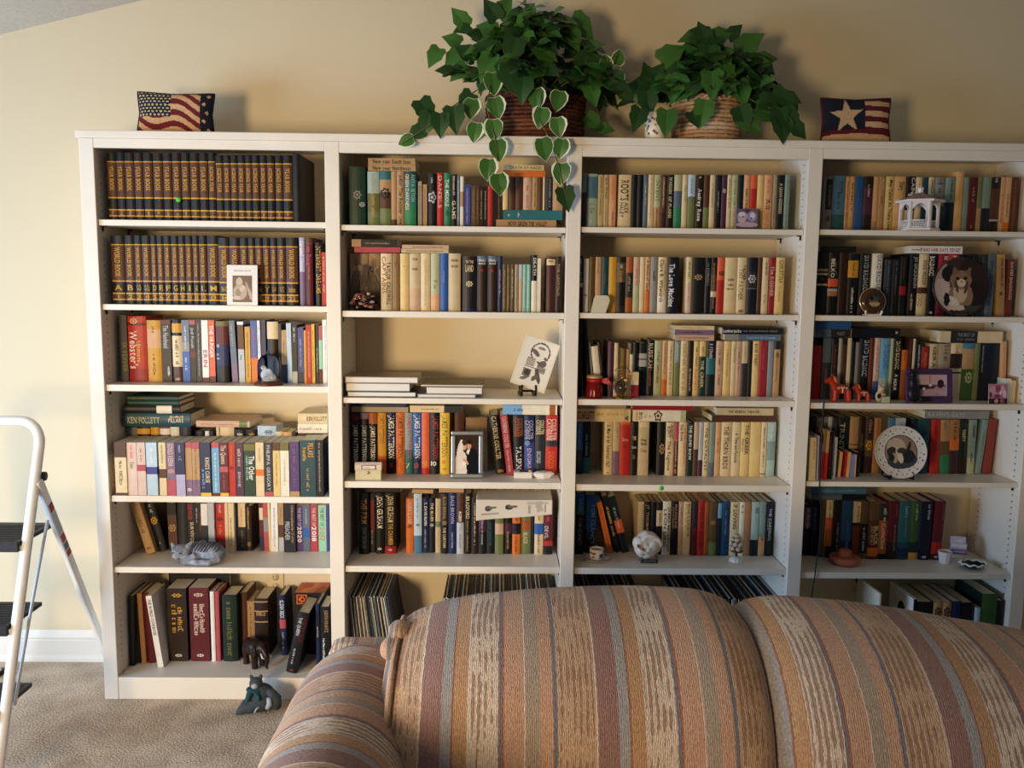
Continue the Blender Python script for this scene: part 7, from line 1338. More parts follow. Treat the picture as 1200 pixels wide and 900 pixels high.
def disc_picture(b, R_, y, f, nr, na, dish=0):
    """picture on a round plate facing -y, centred at the origin of the xz plane"""
    vs = [(0, y+dish, 0)]; 
    for k in range(1, nr+1):
        for i in range(na): a = 2*PI*i/na; r = R_*k/nr; vs.append((r*math.cos(a), y+dish*(1-(k/nr)**4), r*math.sin(a)))
    for k in range(nr):
        for i in range(na):
            j = (i+1) % na
            q = (0, 1+i, 1+j) if k == 0 else (1+(k-1)*na+i, 1+k*na+i, 1+k*na+j, 1+(k-1)*na+j)
            cx = sum(vs[n][0] for n in q)/len(q); cz = sum(vs[n][2] for n in q)/len(q)
            b.add([vs[n] for n in q], [tuple(range(len(q)))], hexm(f(.5+cx/R_/2, .5+cz/R_/2), .25), True)
def sz(bay, i): return SHELF_Z[(bay, i)][0] if i < 6 else .0905
def base_at(u, v, bay, i, y=None):
    """foot of an object on a shelf: where the sight line through the pixel meets the shelf top"""
    z = sz(bay, i); r = FWD + RT*((u-600)/FPX) - UP*((v-450)/FPX); p = CAM+r*((z-CAM.z)/r.z)
    if y is not None: q = at(u, v, y); return Vector((q.x, y, z+.0006))
    return Vector((p.x, p.y, z+.0006))
GLASS = mat('clear_glass', rough=.02, vary=0, trans=1, ior=1.07, spec=.6, hexcol='fbfbfb')
ACRYL = mat('acrylic', rough=.03, vary=0, trans=1, ior=1.2, hexcol='f4f6f8')
GOLDM = mat('brass', rough=.25, metal=.9, vary=.05); STEEL_ = mat('brushed_silver', rough=.3, metal=.85, vary=.06, hexcol='b9bcc0'); BLACKW = mat('black_wood', rough=.35, vary=.1, hexcol='15110f')
WHT = mat('white_ceramic', rough=.25, vary=.03, hexcol='ebe6dd')

# bay 1 -------------------------------------------------------
p = at(284, 357.5, .02)
t = thing('portrait_card', 'white card with a sepia portrait propped before the encyclopedias', 'card', (p.x, .02, sz(1, 2)+.0006), (-.06, 0, 0))
b = MB(); b.box(-.058, .058, 0, .004, 0, .152, mat('white', rough=.6, vary=.03)); b.build('mount', t, bevel=.001)
f = paint('6d5548', [('e', .33, .72, .2, .2, '8d7866'), ('e', .35, .76, .16, .17, 'c4b2a0'), ('e', .38, .38, .36, .3, 'b7a392'), ('e', .30, .34, .14, .16, '94806e'), ('e', .5, .52, .16, .1, 'cbbbaa', 30), ('e', .8, .5, .07, .3, 'a89482', 25), ('e', .9, .3, .08, .22, 'b5a392', 20), ('e', .2, .16, .2, .08, 'c9b9a8')])
b = MB(); picture(b, -.036, .037, .012, .112, -.0006, f, 26, 34); b.build('portrait_print', t)
b = MB(); vs, fs = scribble(.06, .006, random.Random(2)); b.add([(-.03+a, -.0006, .128+q) for a, q in vs], fs, ink('taupe')); b.build('caption', t)
# green price stickers
def sticker(u, v, y, label):
    q = at(u, v, y); b = MB(); b.lathe([(0, 0), (.0095, 0), (.0095, .0004), (0, .0004)], mat('sticker_green', rough=.5, vary=0, hexcol='4fc23e'), M=Matrix.Rotation(PI/2, 4, 'X'), seg=24)
    o = b.build('price_sticker'); tag(o, label, 'sticker', 'green price stickers'); o.location = (q.x, y, q.z)
sticker(209, 234, .0435, 'round green sticker on the spine of a yearbook volume')
sticker(775, 572, .0115, 'round green sticker on the shelf edge above the cup and shell')
# glass dome with a bird
p = base_at(315, 450, 1, 3, .045)
t = thing('glass_dome', 'small glass dome over a white bird on a dark wooden base', 'ornament', p)
b = MB(); b.lathe([(0, 0), (.054, 0), (.056, .006), (.052, .012), (.046, .014), (0, .014)], mat('wood', rough=.3, vary=.15, hexcol='5a2c1c'), seg=40); b.build('base', t)
b = MB(); b.lathe([(.041, .0145), (.0415, .075), (.038, .095), (.026, .112), (.008, .12), (0, .1205), (0, .1195), (.008, .119), (.025, .111), (.0368, .0945), (.0402, .075), (.0398, .0145), (.041, .0145)], GLASS, seg=40)
b.ell((0, 0, .126), (.006, .006, .007), GLASS, 12); b.build('dome', t)
b = MB(); b.ell((-.006, 0, .040), (.020, .014, .024), WHT, 16, rot=(.5, 'Y')); b.ell((-.016, 0, .066), (.010, .009, .010), WHT, 12); b.ell((.014, 0, .030), (.012, .008, .022), WHT, 12, rot=(-.6, 'Y')); b.ell((.006, -.008, .05), (.016, .004, .010), WHT, 12, rot=(.9, 'Y')); b.lathe([(0, .0145), (.024, .0145), (.02, .022), (0, .024)], WHT, seg=16); b.build('bird', t, remesh=.002)
# sleeping cat ornament
p = base_at(228, 661, 1, 5)
CATM = mat('catgrey', rough=.7, vary=.5, scale=45, bump=.4, bscale=160)
t = thing('cat_figurine', 'grey tabby kitten figurine curled asleep on the fifth shelf', 'figurine', (p.x, p.y+.035, p.z), (0, 0, -.15))
b = MB()
b.ell((.045, .012, .038), (.062, .048, .038), CATM, 24); b.ell((.075, .0, .036), (.042, .045, .036), CATM, 20); b.ell((.01, .02, .042), (.045, .036, .036), CATM, 20)
b.ell((-.056, -.020, .042), (.040, .034, .031), CATM, 20); b.ell((-.064, -.044, .031), (.019, .014, .014), CATM, 14)
for s in (-1, 1):
    b.lathe([(.0, .036), (.006, .024), (.014, .008), (.015, 0)], CATM, M=Matrix.Translation((-.056+s*.027, -.016, .060-(.010 if s < 0 else 0))) @ Matrix.Rotation(s*.6, 4, 'Y'), seg=10)
b.tube([(.095, .01, .03), (.1, -.03, .022), (.075, -.052, .016), (.035, -.056, .014), (0, -.052, .014), (-.02, -.046, .014)], [.014, .015, .014, .013, .012, .008], CATM, 10)
b.tube([(.01, -.03, .03), (-.02, -.046, .018), (-.042, -.052, .011)], [.018, .014, .011], CATM, 10); b.tube([(.02, -.02, .03), (-.005, -.05, .012), (-.03, -.058, .010)], [.018, .013, .010], CATM, 10)
b.build('body', t, remesh=.0026)
b = MB()
for s in (-1, 1): b.ell((-.060+s*.015, -.0515, .046), (.008, .003, .0018), mat('eye_line', vary=0, hexcol='2a2a2e'), 10, rot=(s*.3, 'Y'))
b.ell((-.066, -.0575, .034), (.004, .002, .003), mat('pink', vary=0), 8); b.build('face', t)
b = MB(); rg = random.Random(9)
for k in range(9):
    x0 = -.005+k*.0125; b.tube([(x0, -.038+.004*abs(k-4)*.2, .052), (x0+.006, -.02, .0705), (x0+.008, .01, .0775), (x0+.006, .035, .070)], .0022, mat('tabby_stripe', rough=.8, vary=.2, hexcol='454a54'), 5)
b.build('tabby_stripes', t)
# elephant figurine
p = base_at(296, 783, 1, 6)
EL = mat('ebony', rough=.35, vary=.2, scale=30, hexcol='2a1c1a')
t = thing('elephant_figurine', 'dark brown carved elephant figurine standing at the bottom shelf edge', 'figurine', (p.x, p.y+.03, p.z), (0, 0, -.75))
b = MB()
b.ell((0, 0, .078), (.052, .034, .036), EL, 24); b.ell((-.03, 0, .074), (.034, .032, .036), EL, 20); b.ell((.055, 0, .088), (.028, .024, .028), EL, 20)
for x, y in ((-.036, -.018), (-.034, .018), (.03, -.019), (.026, .019)): b.tube([(x, y, .07), (x+.002, y, .035), (x+.004, y, .001)], [.0165, .0125, .0135], EL, 12)
b.tube([(.074, 0, .085), (.09, 0, .066), (.094, 0, .042), (.088, 0, .022), (.096, 0, .012)], [.014, .012, .009, .007, .006], EL, 12)
b.tube([(-.05, 0, .085), (-.062, 0, .066), (-.062, 0, .045)], [.006, .004, .004], EL, 8)
for s in (-1, 1): b.ell((.046, s*.028, .082), (.017, .005, .024), EL, 14, rot=(s*.4, 'Z'))
b.build('body', t, remesh=.003)
for s in (-1, 1):
    b = MB(); b.tube([(.072, s*.013, .074), (.088, s*.017, .062), (.100, s*.016, .062)], [.004, .0032, .001], mat('ivory', rough=.3, vary=0), 8); b.build('tusk', t)
# grey animal with scarf on the carpet
t = thing('animal_figurine', 'dark grey stuffed animal figurine with striped tail and teal scarf on the carpet', 'figurine', (at(305, 830, -.075).x, -.085, 0), (0, 0, .12))
G1 = mat('slateblue', rough=.75, vary=.15, scale=50, bump=.2, hexcol='3d454c'); G2 = mat('figurine_pale', rough=.7, vary=.1, hexcol='a3a8aa')
b = MB()
b.ell((.006, 0, .054), (.058, .046, .056), G1, 24); b.ell((-.03, -.012, .03), (.04, .034, .03), G1, 20); b.tube([(-.045, -.02, .03), (-.066, -.03, .018), (-.083, -.036, .008)], [.026, .016, .004], G1, 12)
b.ell((-.01, -.005, .115), (.026, .024, .024), G1, 20); b.tube([(-.01, -.01, .09), (-.01, -.006, .112)], [.026, .02], G1, 12)
for s in (-1, 1): b.ell((-.01+s*.018, .0, .138), (.008, .005, .012), G1, 10)
b.build('body', t, remesh=.003)
b = MB(); b.tube([(.045, .0, .02), (.066, -.02, .03), (.068, -.03, .06), (.05, -.034, .088), (.035, -.036, .096)], [.017, .021, .021, .017, .008], G1, 14); tl = b.build('tail', t)
b = MB(); b.tube([(.036, -.043, .03), (.046, -.05, .05), (.044, -.05, .075)], [.009, .011, .009], G2, 10); b.build('pale_tail_band', tl)
b = MB(); b.ell((-.012, -.026, .113), (.013, .009, .011), G2, 12); b.build('muzzle', t)
b = MB(); SCF = mat('scarf', rough=.85, vary=.2, scale=60)
b.tube([(-.01+.029*math.cos(a), -.006+.027*math.sin(a), .092+.004*math.sin(2*a)) for a in [2*PI*i/20 for i in range(20)]], .0085, SCF, 8, closed=True)
b.tube([(-.02, -.034, .09), (-.034, -.042, .076), (-.04, -.046, .06)], [.008, .009, .007], SCF, 8); b.tube([(-.008, -.035, .09), (.004, -.046, .078), (.008, -.05, .064)], [.008, .009, .007], SCF, 8); b.build('scarf', t)
b = MB(); b.tube([(.006, -.04, .036), (-.004, -.047, .03), (-.012, -.05, .018)], [.004, .004, .003], G2, 8); b.build('foreleg_patch', t)
# big cookbook with its cover forward behind the bottom row, and a boxed game
p = at(150, 690, .27); q = at(228, 672, .27)
t = MB(); w_, h_ = .255, .418; t.box(0, w_, 0, .003, 0, h_, jacket('black')); t.box(0, w_, .022, .025, 0, h_, jacket('black')); t.box(-.002, .003, 0, .025, 0, h_, jacket('black'))
o = t.build('cookbook'); tag(o, 'large black cookbook standing cover forward behind the bottom row, first bay', 'book'); o.location = (.165, .268, .0912)
b = MB(); b.box(.004, w_-.003, .0031, .0219, .003, h_-.003, page_mat()); b.build('page_block', o)
b = MB()
for s_, zz, kk in (('The ATLAS', .39, .022), ('BEST COOKBOOK', .366, .016)):
    vs, fs, W = text2d(s_); b.add([(.05+a*kk+q_*.2*kk, -.0006, zz+q_*kk+a*kk*.06) for a, q_ in vs], fs, ink('silver'))
b.build('cover_lettering', o)
pa = at(346, 716, .225); pb = at(381.5, 700, .225)
t = thing('game_box', 'black box with orange lid picture behind the leaning black book', 'box', (pa.x, .218, .0912))
hh = at(346, 694, .22).z-.0906
b = MB(); b.box(0, pb.x-pa.x, 0, .12, 0, hh-.002, jacket('black')); b.build('carton', t, bevel=.001)
b = MB(); f = paint('c05a2c', [('p', [(.1, 0), (.5, 1), (.7, 1), (.4, 0)], 'd87a3c'), ('p', [(.6, 0), (.8, .7), (1, .5), (1, 0)], '8a3a22'), ('e', .3, .7, .2, .2, 'a84a26')]); b.grid(lambda s, q: (s*(pb.x-pa.x), q*.12, hh-.0015), 16, 16, lambda s, q: hexm(f(s, q))); b.build('lid_picture', t)
b = MB(); f = paint('d0602c', [('r', .12, .88, .12, .88, '1a1412'), ('e', .5, .5, .3, .3, 'd0602c'), ('e', .56, .5, .12, .12, '1a1412')]); picture(b, .008, .052, hh-.052, hh-.01, -.0005, f, 16, 16); b.build('emblem', t)
# wall outlets
def outlet(u, v, label):
    q = at(u, v, WY); t = thing('wall_outlet', label, 'outlet', (q.x, WY, q.z)); b = MB(); b.box(-.036, .036, -.006, 0, -.058, .058, mat('outlet_plate', rough=.35, vary=.02, hexcol='dcc8a0')); b.build('cover_plate', t, bevel=.003)
    for zz in (-.021, .021):
        b = MB(); b.lathe([(0, 0), (.016, 0), (.016, .0022), (0, .0022)], mat('outlet_face', rough=.35, vary=0, hexcol='d2be96'), M=Matrix.Translation((0, -.006, zz)) @ Matrix.Rotation(PI/2, 4, 'X'), seg=20)
        for xx in (-.006, .006): b.box(xx-.0012, xx+.0012, -.0086, -.0082, zz-.002, zz+.006, BLK)
        b.build('socket', t)
outlet(323, 681, 'cream wall outlet behind the bottom shelf of the first bay')
outlet(1003, 684, 'wall outlet behind the bottom shelf of the fourth bay')
# bay 2 -------------------------------------------------------
p = base_at(427, 363, 2, 2, .075)
t = thing('glass_jar', 'round glass jar of potpourri before the taupe books', 'jar', (p.x, .072, p.z))
b = MB(); b.lathe([(0, .003), (.050, .003), (.060, .02), (.062, .06), (.058, .1), (.046, .13), (.036, .142), (.036, .15), (.0345, .15), (.0345, .142), (.0445, .1295), (.0562, .0995), (.0602, .06), (.058, .021), (.048, .005), (0, .005)], GLASS, seg=44); b.build('jar_body', t)
b = MB(); b.lathe([(0, .151), (.04, .151), (.041, .158), (.03, .168), (.010, .174), (.012, .186), (0, .19)], GLASS, seg=32); b.build('lid', t)
b = MB(); rg = random.Random(31)
for i in range(150):
    a = rg.uniform(0, 2*PI); zz = rg.uniform(.012, .062); r_ = rg.uniform(0, .05)**1; c = rg.choice(['7a3a2e', '5a2a24', 'a8603c', 'c89a78', '8a4a52', '3e2620', '9a7050', 'd8c0a8'])
    k = rg.uniform(.006, .011); b.ell((r_*math.cos(a), r_*math.sin(a), zz-(r_/.05)**2*.012+.004), (k, k*.8, k*.55), mat('petal_'+c, rough=.9, vary=.2, hexcol=c), 8, rot=(rg.uniform(-1, 1), 'X'))
o = b.build('potpourri', t); o['kind'] = 'stuff'
# drawing on an easel
TL = at(619, 396, .17); BL = at(599, 445, .12)
p = base_at(618, 461, 2, 3, .13)
es = thing('easel_stand', 'small black wooden plate stand on the empty shelf', 'stand', (p.x, .125, p.z), (0, 0, .15))
for xx in (-.028, .028):
    b = MB(); poly = [(-.03, .002), (-.012, 0), (.03, 0), (.045, .004), (.045, .012), (.02, .016), (.03, .075), (.022, .078), (.008, .03), (-.018, .024), (-.022, .045), (-.031, .043), (-.034, .02)]
    b.prism([(x, z) for x, z in poly], -.004, .004, BLACKW, M=Matrix.Translation((xx, 0, 0)) @ Matrix.Rotation(PI/2, 4, 'Z')); b.build('easel_leg', es, bevel=.001)
b = MB(); b.box(-.03, .03, .012, .02, .012, .02, BLACKW); b.build('cross_bar', es)
f = paint('ece6da', [('e', .55, .74, .30, .22, '5d544c'), ('e', .55, .74, .26, .19, 'ece6da'), ('e', .42, .72, .14, .05, '6d645c', -20), ('e', .55, .84, .12, .03, '8d847a'), ('r', .22, .5, .42, .6, '8d8378'), ('r', .25, .47, .44, .58, 'b5aa9c'), ('e', .7, .52, .13, .08, '6d645c', 20), ('r', .58, .86, .34, .46, '9d9388'), ('r', .2, .46, .18, .36, '8a8076'), ('e', .34, .27, .1, .07, '4d463f'), ('e', .68, .26, .18, .06, '5d544c', -50), ('e', .6, .2, .14, .05, '6d645c', 30), ('r', .48, .52, .1, .62, 'ece6da'), ('r', .2, .85, .38, .405, '6d645c'), ('e', .3, .14, .12, .04, '7d746a', 20), ('e', .74, .66, .05, .03, '6d645c')])
t = thing('drawing_tile', 'white tile with a brown ink drawing leaning on the black stand', 'picture', (p.x-.002, .098, p.z+.033), (-.22, 0, .10))
M_ = Matrix.Rotation(.34, 4, 'Y')
b = MB(); b.box(-.072, .072, 0, .008, 0, .205, mat('ivory', rough=.4, vary=.03), M=M_); b.build('tile', t, bevel=.0015)
b = MB(); b.grid(lambda s, q: M_ @ Vector((-.066+.132*s, -.0006, .008+.19*q)), 40, 54, lambda s, q: hexm(f(s, q)), smooth=False); b.build('ink_drawing', t)
# trinket chest
p = base_at(431, 563, 2, 4)
t = thing('trinket_chest', 'small cream trinket chest with floral lid before the thriller novels', 'box', (p.x, p.y+.03, p.z), (0, 0, .06))
b = MB(); b.box(-.05, .05, -.028, .028, 0, .04, mat('chest_green', rough=.5, vary=.06, hexcol='cfc7a0')); b.build('chest', t, bevel=.002)
b = MB(); b.prism([(-.03, .0405), (.03, .0405), (.03, .05), (.02, .062), (-.02, .07), (-.03, .06)], -.052, .052, mat('chest_lid', rough=.5, vary=.15, scale=60, hexcol='d9c4b0'), M=Matrix.Rotation(PI/2, 4, 'Z')); ld = b.build('lid', t, bevel=.001)
b = MB(); f = paint('4a2c2a', [('r', .06, .94, .12, .88, 'e8d8d0'), ('r', .12, .6, .4, .52, '8a6a62')]); b.grid(lambda s, q: (-.026+.056*s, -.0305-.0006+.0*q, .043+.017*q), 16, 8, lambda s, q: hexm(f(s, q)), smooth=False); b.build('lid_panel', ld)
b = MB(); b.ell((0, -.03, .03), (.005, .003, .006), GOLDM, 10); b.build('clasp', t)
# wedding photo
p = base_at(547, 562, 2, 4)
f = paint('3c2a22', [('e', .18, .62, .1, .28, 'e8ddd0', -20), ('e', .25, .22, .30, .34, 'eadfd2'), ('e', .3, .42, .16, .16, 'e6d6c8'), ('r', .0, .45, 0, .14, 'e6d8ca'), ('e', .38, .71, .09, .1, 'd8a88c'), ('e', .36, .79, .1, .06, '4a2c20'), ('e', .28, .70, .05, .12, 'e8ddd0', 10), ('e', .74, .28, .28, .38, '17161a'), ('r', .5, 1, 0, .3, '17161a'), ('p', [(.46, .55), (.56, .5), (.64, .66), (.58, .7)], 'f0ece4'), ('e', .58, .73, .09, .11, 'd09c80'), ('e', .6, .82, .1, .06, '2c1c16'), ('e', .44, .32, .14, .05, 'd8a88c', -30), ('e', .36, .27, .08, .05, 'f4eee6')])
t = thing('framed_photograph', 'silver framed wedding photograph beside the numbered thrillers', 'picture frame', (p.x, p.y+.012, p.z+.003), (-.12, 0, .02))
fw, fh = .064, .185
for nm_, (xa, xb, za, zb2) in (('frame_rail', (-fw, fw, 0, .016)), ('frame_rail', (-fw, fw, fh-.016, fh)), ('frame_stile', (-fw, -fw+.018, .0165, fh-.0165)), ('frame_stile', (fw-.018, fw, .0165, fh-.0165))):
    b = MB(); b.box(xa, xb, 0, .016, za, zb2, STEEL_); b.build(nm_, t, bevel=.004)
b = MB(); picture(b, -fw+.018, fw-.018, .016, fh-.016, .006, f, 40, 60, .2); b.build('photograph', t)
b = MB(); b.box(-fw+.01, fw-.01, .0165, .019, .01, fh-.01, BLK); b.box(-.02, .02, .019, .0225, .012, .1, BLK); b.build('backing', t)
# two little trinket boxes
p = base_at(613, 561, 2, 4)
t = thing('trinket_box', 'small square white box with a blue picture before the novels', 'box', (p.x, p.y+.02, p.z))
b = MB(); b.box(-.036, .036, -.02, .025, 0, .02, WHT); b.build('box_body', t, bevel=.002)
b = MB(); b.box(-.037, .037, -.021, .026, .0205, .025, WHT); ld = b.build('lid', t, bevel=.0015)
b = MB(); b.box(-.014, .02, -.012, .016, .0252, .026, mat('navy', vary=0)); b.ell((.028, .0, .027), (.006, .008, .004), mat('yellow', vary=0), 8); b.build('painted_panel', ld)
p = base_at(637, 562, 2, 4)
t = thing('trinket_dish', 'small oval white porcelain box with painted flowers before the red novel', 'box', (p.x, p.y+.025, p.z))
b = MB(); b.lathe([(0, 0), (.03, 0), (.040, .01), (.042, .016), (0, .016)], WHT, seg=8, sy=.7, smooth=False); b.build('box_body', t)
b = MB(); b.lathe([(.044, .0165), (.042, .021), (.03, .026), (0, .028)], WHT, seg=8, sy=.7, smooth=False); ld = b.build('lid', t)
b = MB()
for x, y, c in ((-.01, -.01, 'rose'), (.008, -.012, 'moss'), (.0, .004, 'rosered'), (.016, .0, 'rose'), (-.018, .002, 'moss')): b.ell((x, y, .0272), (.004, .004, .002), mat(c, vary=0), 8)
b.build('painted_flowers', ld)
# folded newspaper over the book tops
pa = at(558, 597, .13); pb = at(647, 594, .13); zt = .7935; 
yn = .118
f = paint('d9cfc0', [('e', .16, .55, .05, .13, '4a4440'), ('e', .2, .58, .07, .06, '6d665e', 15), ('e', .43, .58, .05, .14, '3a3430'), ('e', .48, .62, .07, .07, '6d665e', -20), ('r', .06, .3, .28, .3, 'a89e90'), ('r', .06, .3, .23, .25, 'a89e90'), ('r', .34, .56, .26, .28, 'a89e90'), ('r', .615, .62, .05, .95, '8d8478'), ('r', .66, .95, .82, .85, '9d9488'), ('r', .66, .95, .74, .76, '9d9488'), ('r', .68, .72, .2, .7, 'a89e90'), ('p', [(.78, .9), (.86, .9), (.88, .3), (.8, .2)], 'b5aa9c'), ('r', .9, .92, .2, .7, '8d8478')])
def news(s, q):
    x = pa.x+(pb.x-pa.x+.0)*s
    drop = .088-.028*s if s > .04 else .088
    if q < .5: return (x, yn+.004*math.sin(s*7)*(1-q*2), zt-drop*(1-q*2))
    return (x, yn+(q-.5)*2*.15, zt+.002*math.sin(q*9))
b = MB(); b.grid(news, 60, 44, lambda s, q: hexm(f(s, q*2) if q < .5 else 'd9cfc0', .8)); o = b.build('newspaper_sheet'); tag(o, 'printed newspaper sheet folded over book tops on the fifth shelf, second bay', 'paper')
k = o.modifiers.new('thickness', 'SOLIDIFY'); k.thickness = .0006; k.offset = 1
# bay 3 -------------------------------------------------------
p = base_at(875, 266.5, 3, 1, .035)
f = paint('6a5a70', [('e', .28, .62, .24, .24, 'a89cb4'), ('e', .25, .72, .16, .12, 'd8ccdc'), ('e', .25, .45, .2, .14, 'c4a8b4'), ('e', .72, .62, .22, .26, '9a90ac'), ('e', .74, .66, .12, .16, 'd4cadc'), ('e', .5, .2, .5, .14, 'b4a0ac'), ('r', 0, 1, 0, .08, '4a3c50'), ('e', .3, .6, .05, .04, '3a3044'), ('e', .7, .55, .05, .04, '3a3044'), ('e', .5, .9, .14, .1, '4a4058')])
t = thing('picture_tile', 'small square lavender picture tile before the peach books', 'picture', (p.x, .03, p.z+.001), (-.1, 0, 0))
b = MB(); b.box(-.042, .042, 0, .008, 0, .076, mat('mauve', rough=.4)); b.build('tile', t, bevel=.001)
b = MB(); picture(b, -.041, .041, .001, .075, -.0006, f, 30, 28, .25); b.build('painting', t)
p = at(700, 367.5, .03)
t = thing('bookend', 'rounded cream metal bookend leaning at the second shelf, third bay', 'bookend', (p.x, .012, sz(3, 2)+.0006))
poly = [(-.028, 0)]+[(-.028+.062*0+.0+.014*(1-math.cos(a))+.010, .045+.022*math.sin(a)) for a in [PI/2*i/6 for i in range(7)]]+[(.028+.016-.014*(1-math.cos(a)), .045+.022*math.sin(a)) for a in [PI/2-PI/2*i/6 for i in range(7)]]+[(.03, 0)]
b = MB(); b.prism(poly, 0, .002, mat('bookend_metal', rough=.35, vary=.05, hexcol='cfc4ac')); b.build('upright_plate', t, bevel=.0006)
b = MB(); b.box(-.028, .03, .002, .032, 0, .0015, mat('bookend_metal', rough=.35, vary=.05, hexcol='cfc4ac')); b.build('foot_plate', t)
# red candle jar
p = base_at(696, 464, 3, 3, .06)
t = thing('candle_jar', 'red glass candle jar with gold lid and ribbon on the third shelf', 'candle', (p.x, .05, p.z))
RG = mat('red_glass', rough=.05, vary=0, trans=.6, ior=1.3, spec=.8, hexcol='a02418')
b = MB(); n = 48
def jar(s, q):
    a = 2*PI*s; prof = [(.030, 0), (.034, .006), (.033, .03), (.029, .055), (.027, .068), (.029, .078)]
    k = q*(len(prof)-1); i = min(int(k), len(prof)-2); fr = k-i; r_ = prof[i][0]*(1-fr)+prof[i+1][0]*fr; zz = prof[i][1]*(1-fr)+prof[i+1][1]*fr
    r_ *= 1+.03*math.cos(a*12); return (r_*math.cos(a), r_*math.sin(a), zz+.0005)
b.grid(jar, 72, 20, RG); b.lathe([(0, .001), (.03, .001)], RG, seg=24); b.build('jar_body', t)
b = MB(); b.lathe([(0, .004), (.027, .004), (.025, .055), (0, .055)], mat('red_wax', rough=.6, vary=0, hexcol='8a1c14'), seg=24); b.build('wax', t)
b = MB(); b.lathe([(0, .0785), (.031, .0785), (.032, .082), (.028, .090), (0, .092)], mat('lid_tan', rough=.4, metal=.3, vary=.05, hexcol='c49a6c'), seg=32); b.build('lid', t)
b = MB(); RB = mat('ribbon_red', rough=.5, vary=.1, hexcol='a82020')
b.lathe([(.0285, .064), (.0305, .066), (.0305, .074), (.0285, .076)], RB, seg=32)
for k, (dx, dz) in enumerate(((.034, -.004), (.03, .008), (.042, -.012))): b.grid(lambda s, q: (.022+dx*s, -.016-.012*s+.004*math.sin(s*5+k), .07+dz*s+(q-.5)*.012), 8, 2, RB)
b.build('ribbon', t)
# glass ball on a wire stand
p = base_at(729, 465, 3, 3, .05)
t = thing('glass_ball_ornament', 'clear glass ball hanging on a gold wire stand, third shelf', 'ornament', (p.x, .05, p.z))
b = MB(); b.lathe([(0, 0), (.036, 0), (.036, .004), (0, .005)], GOLDM, seg=32); b.build('base', t)
b = MB(); pts = [(.03, .01, .004), (.032, .01, .09)]+[(.032*math.cos(a), .01, .09+.032*math.sin(a)) for a in [PI*i/12 for i in range(1, 11)]]+[(-.024, .0, .112), (-.012, -.004, .112), (-.002, -.006, .1)]
b.tube(pts, .0018, GOLDM, 8); b.build('wire_hook', t)
b = MB(); b.ell((-.002, -.006, .043), (.034, .034, .034), mat('solid_glass', rough=.03, vary=0, trans=1, ior=1.33, spec=.7, hexcol='f6f4f0'), 40); b.build('glass_ball', t)
b = MB(); b.lathe([(0, .076), (.007, .076), (.007, .084), (.003, .088), (0, .088)], GOLDM, (-.002, -.006, 0), 16); b.box(-.013, .009, -.008, -.006, .094, .098, GOLDM); b.ell((.028, 0, .088), (.005, .005, .005), GOLDM, 10); b.build('cap', t)
p = base_at(744, 465, 3, 3, .07)
t = thing('match_box', 'small upright box with cream top and red foot beside the glass ball', 'box', (p.x, .068, p.z))
b = MB(); b.box(-.013, .013, 0, .03, 0, .05, mat('crimson', rough=.5)); b.build('lower_half', t, bevel=.001)
b = MB(); b.box(-.013, .013, 0, .03, .0503, .1, mat('cream', rough=.5)); b.build('upper_half', t, bevel=.001)
# cup and saucer
p = base_at(699, 658, 3, 5)
t = thing('saucer', 'scalloped white saucer under the small cup', 'saucer', (p.x, p.y+.01, p.z))
b = MB(); n = 64
def sau(s, q):
    a = 2*PI*s; r_ = .052*q*(1+.05*q*math.cos(8*a)); return (r_*math.cos(a), r_*math.sin(a)*.95, .002+.012*q**2.2)
b.grid(sau, 64, 12, WHT); o = b.build('dish', t); k = o.modifiers.new('t', 'SOLIDIFY'); k.thickness = .002; k.offset = 1
b = MB(); b.tube([sau(i/64, 1) for i in range(64)], .0012, mat('rim_brown', rough=.3, vary=0, hexcol='7a5a3a'), 6, closed=True); b.build('painted_rim', t)
c = thing('tea_cup', 'small white cup with painted brown and blue flowers on a saucer', 'cup', (p.x+.001, p.y+.01, p.z+.0062))
b = MB(); b.lathe([(0, 0), (.024, 0), (.0265, .003), (.0285, .045), (.0265, .045), (.0245, .006), (0, .005)], WHT, seg=36); b.build('bowl', c)
b = MB(); b.tube([(.028*math.cos(1.0), .028*math.sin(1.0), .036), (.042*math.cos(1.0), .042*math.sin(1.0), .034), (.043*math.cos(1.0), .043*math.sin(1.0), .016), (.027*math.cos(1.0), .027*math.sin(1.0), .01)], .003, WHT, 8); b.build('handle', c)
b = MB(); rg = random.Random(12)
for i in range(16):
    a = -PI/2+rg.choice([-.7, .65])+rg.uniform(-.35, .35); zz = rg.uniform(.012, .034); b.ell((.0282*math.cos(a)*(.94+zz*1.3), .0282*math.sin(a)*(.94+zz*1.3), zz), (.004, .004, .004), mat('orangebrown' if math.cos(a) < 0 else 'indigo', vary=0), 8)
b.build('painted_flowers', c)
b = MB(); b.lathe([(0, .038), (.0262, .038)], mat('tea', rough=.1, vary=0, hexcol='b99a72'), seg=28); b.build('tea_surface', c)
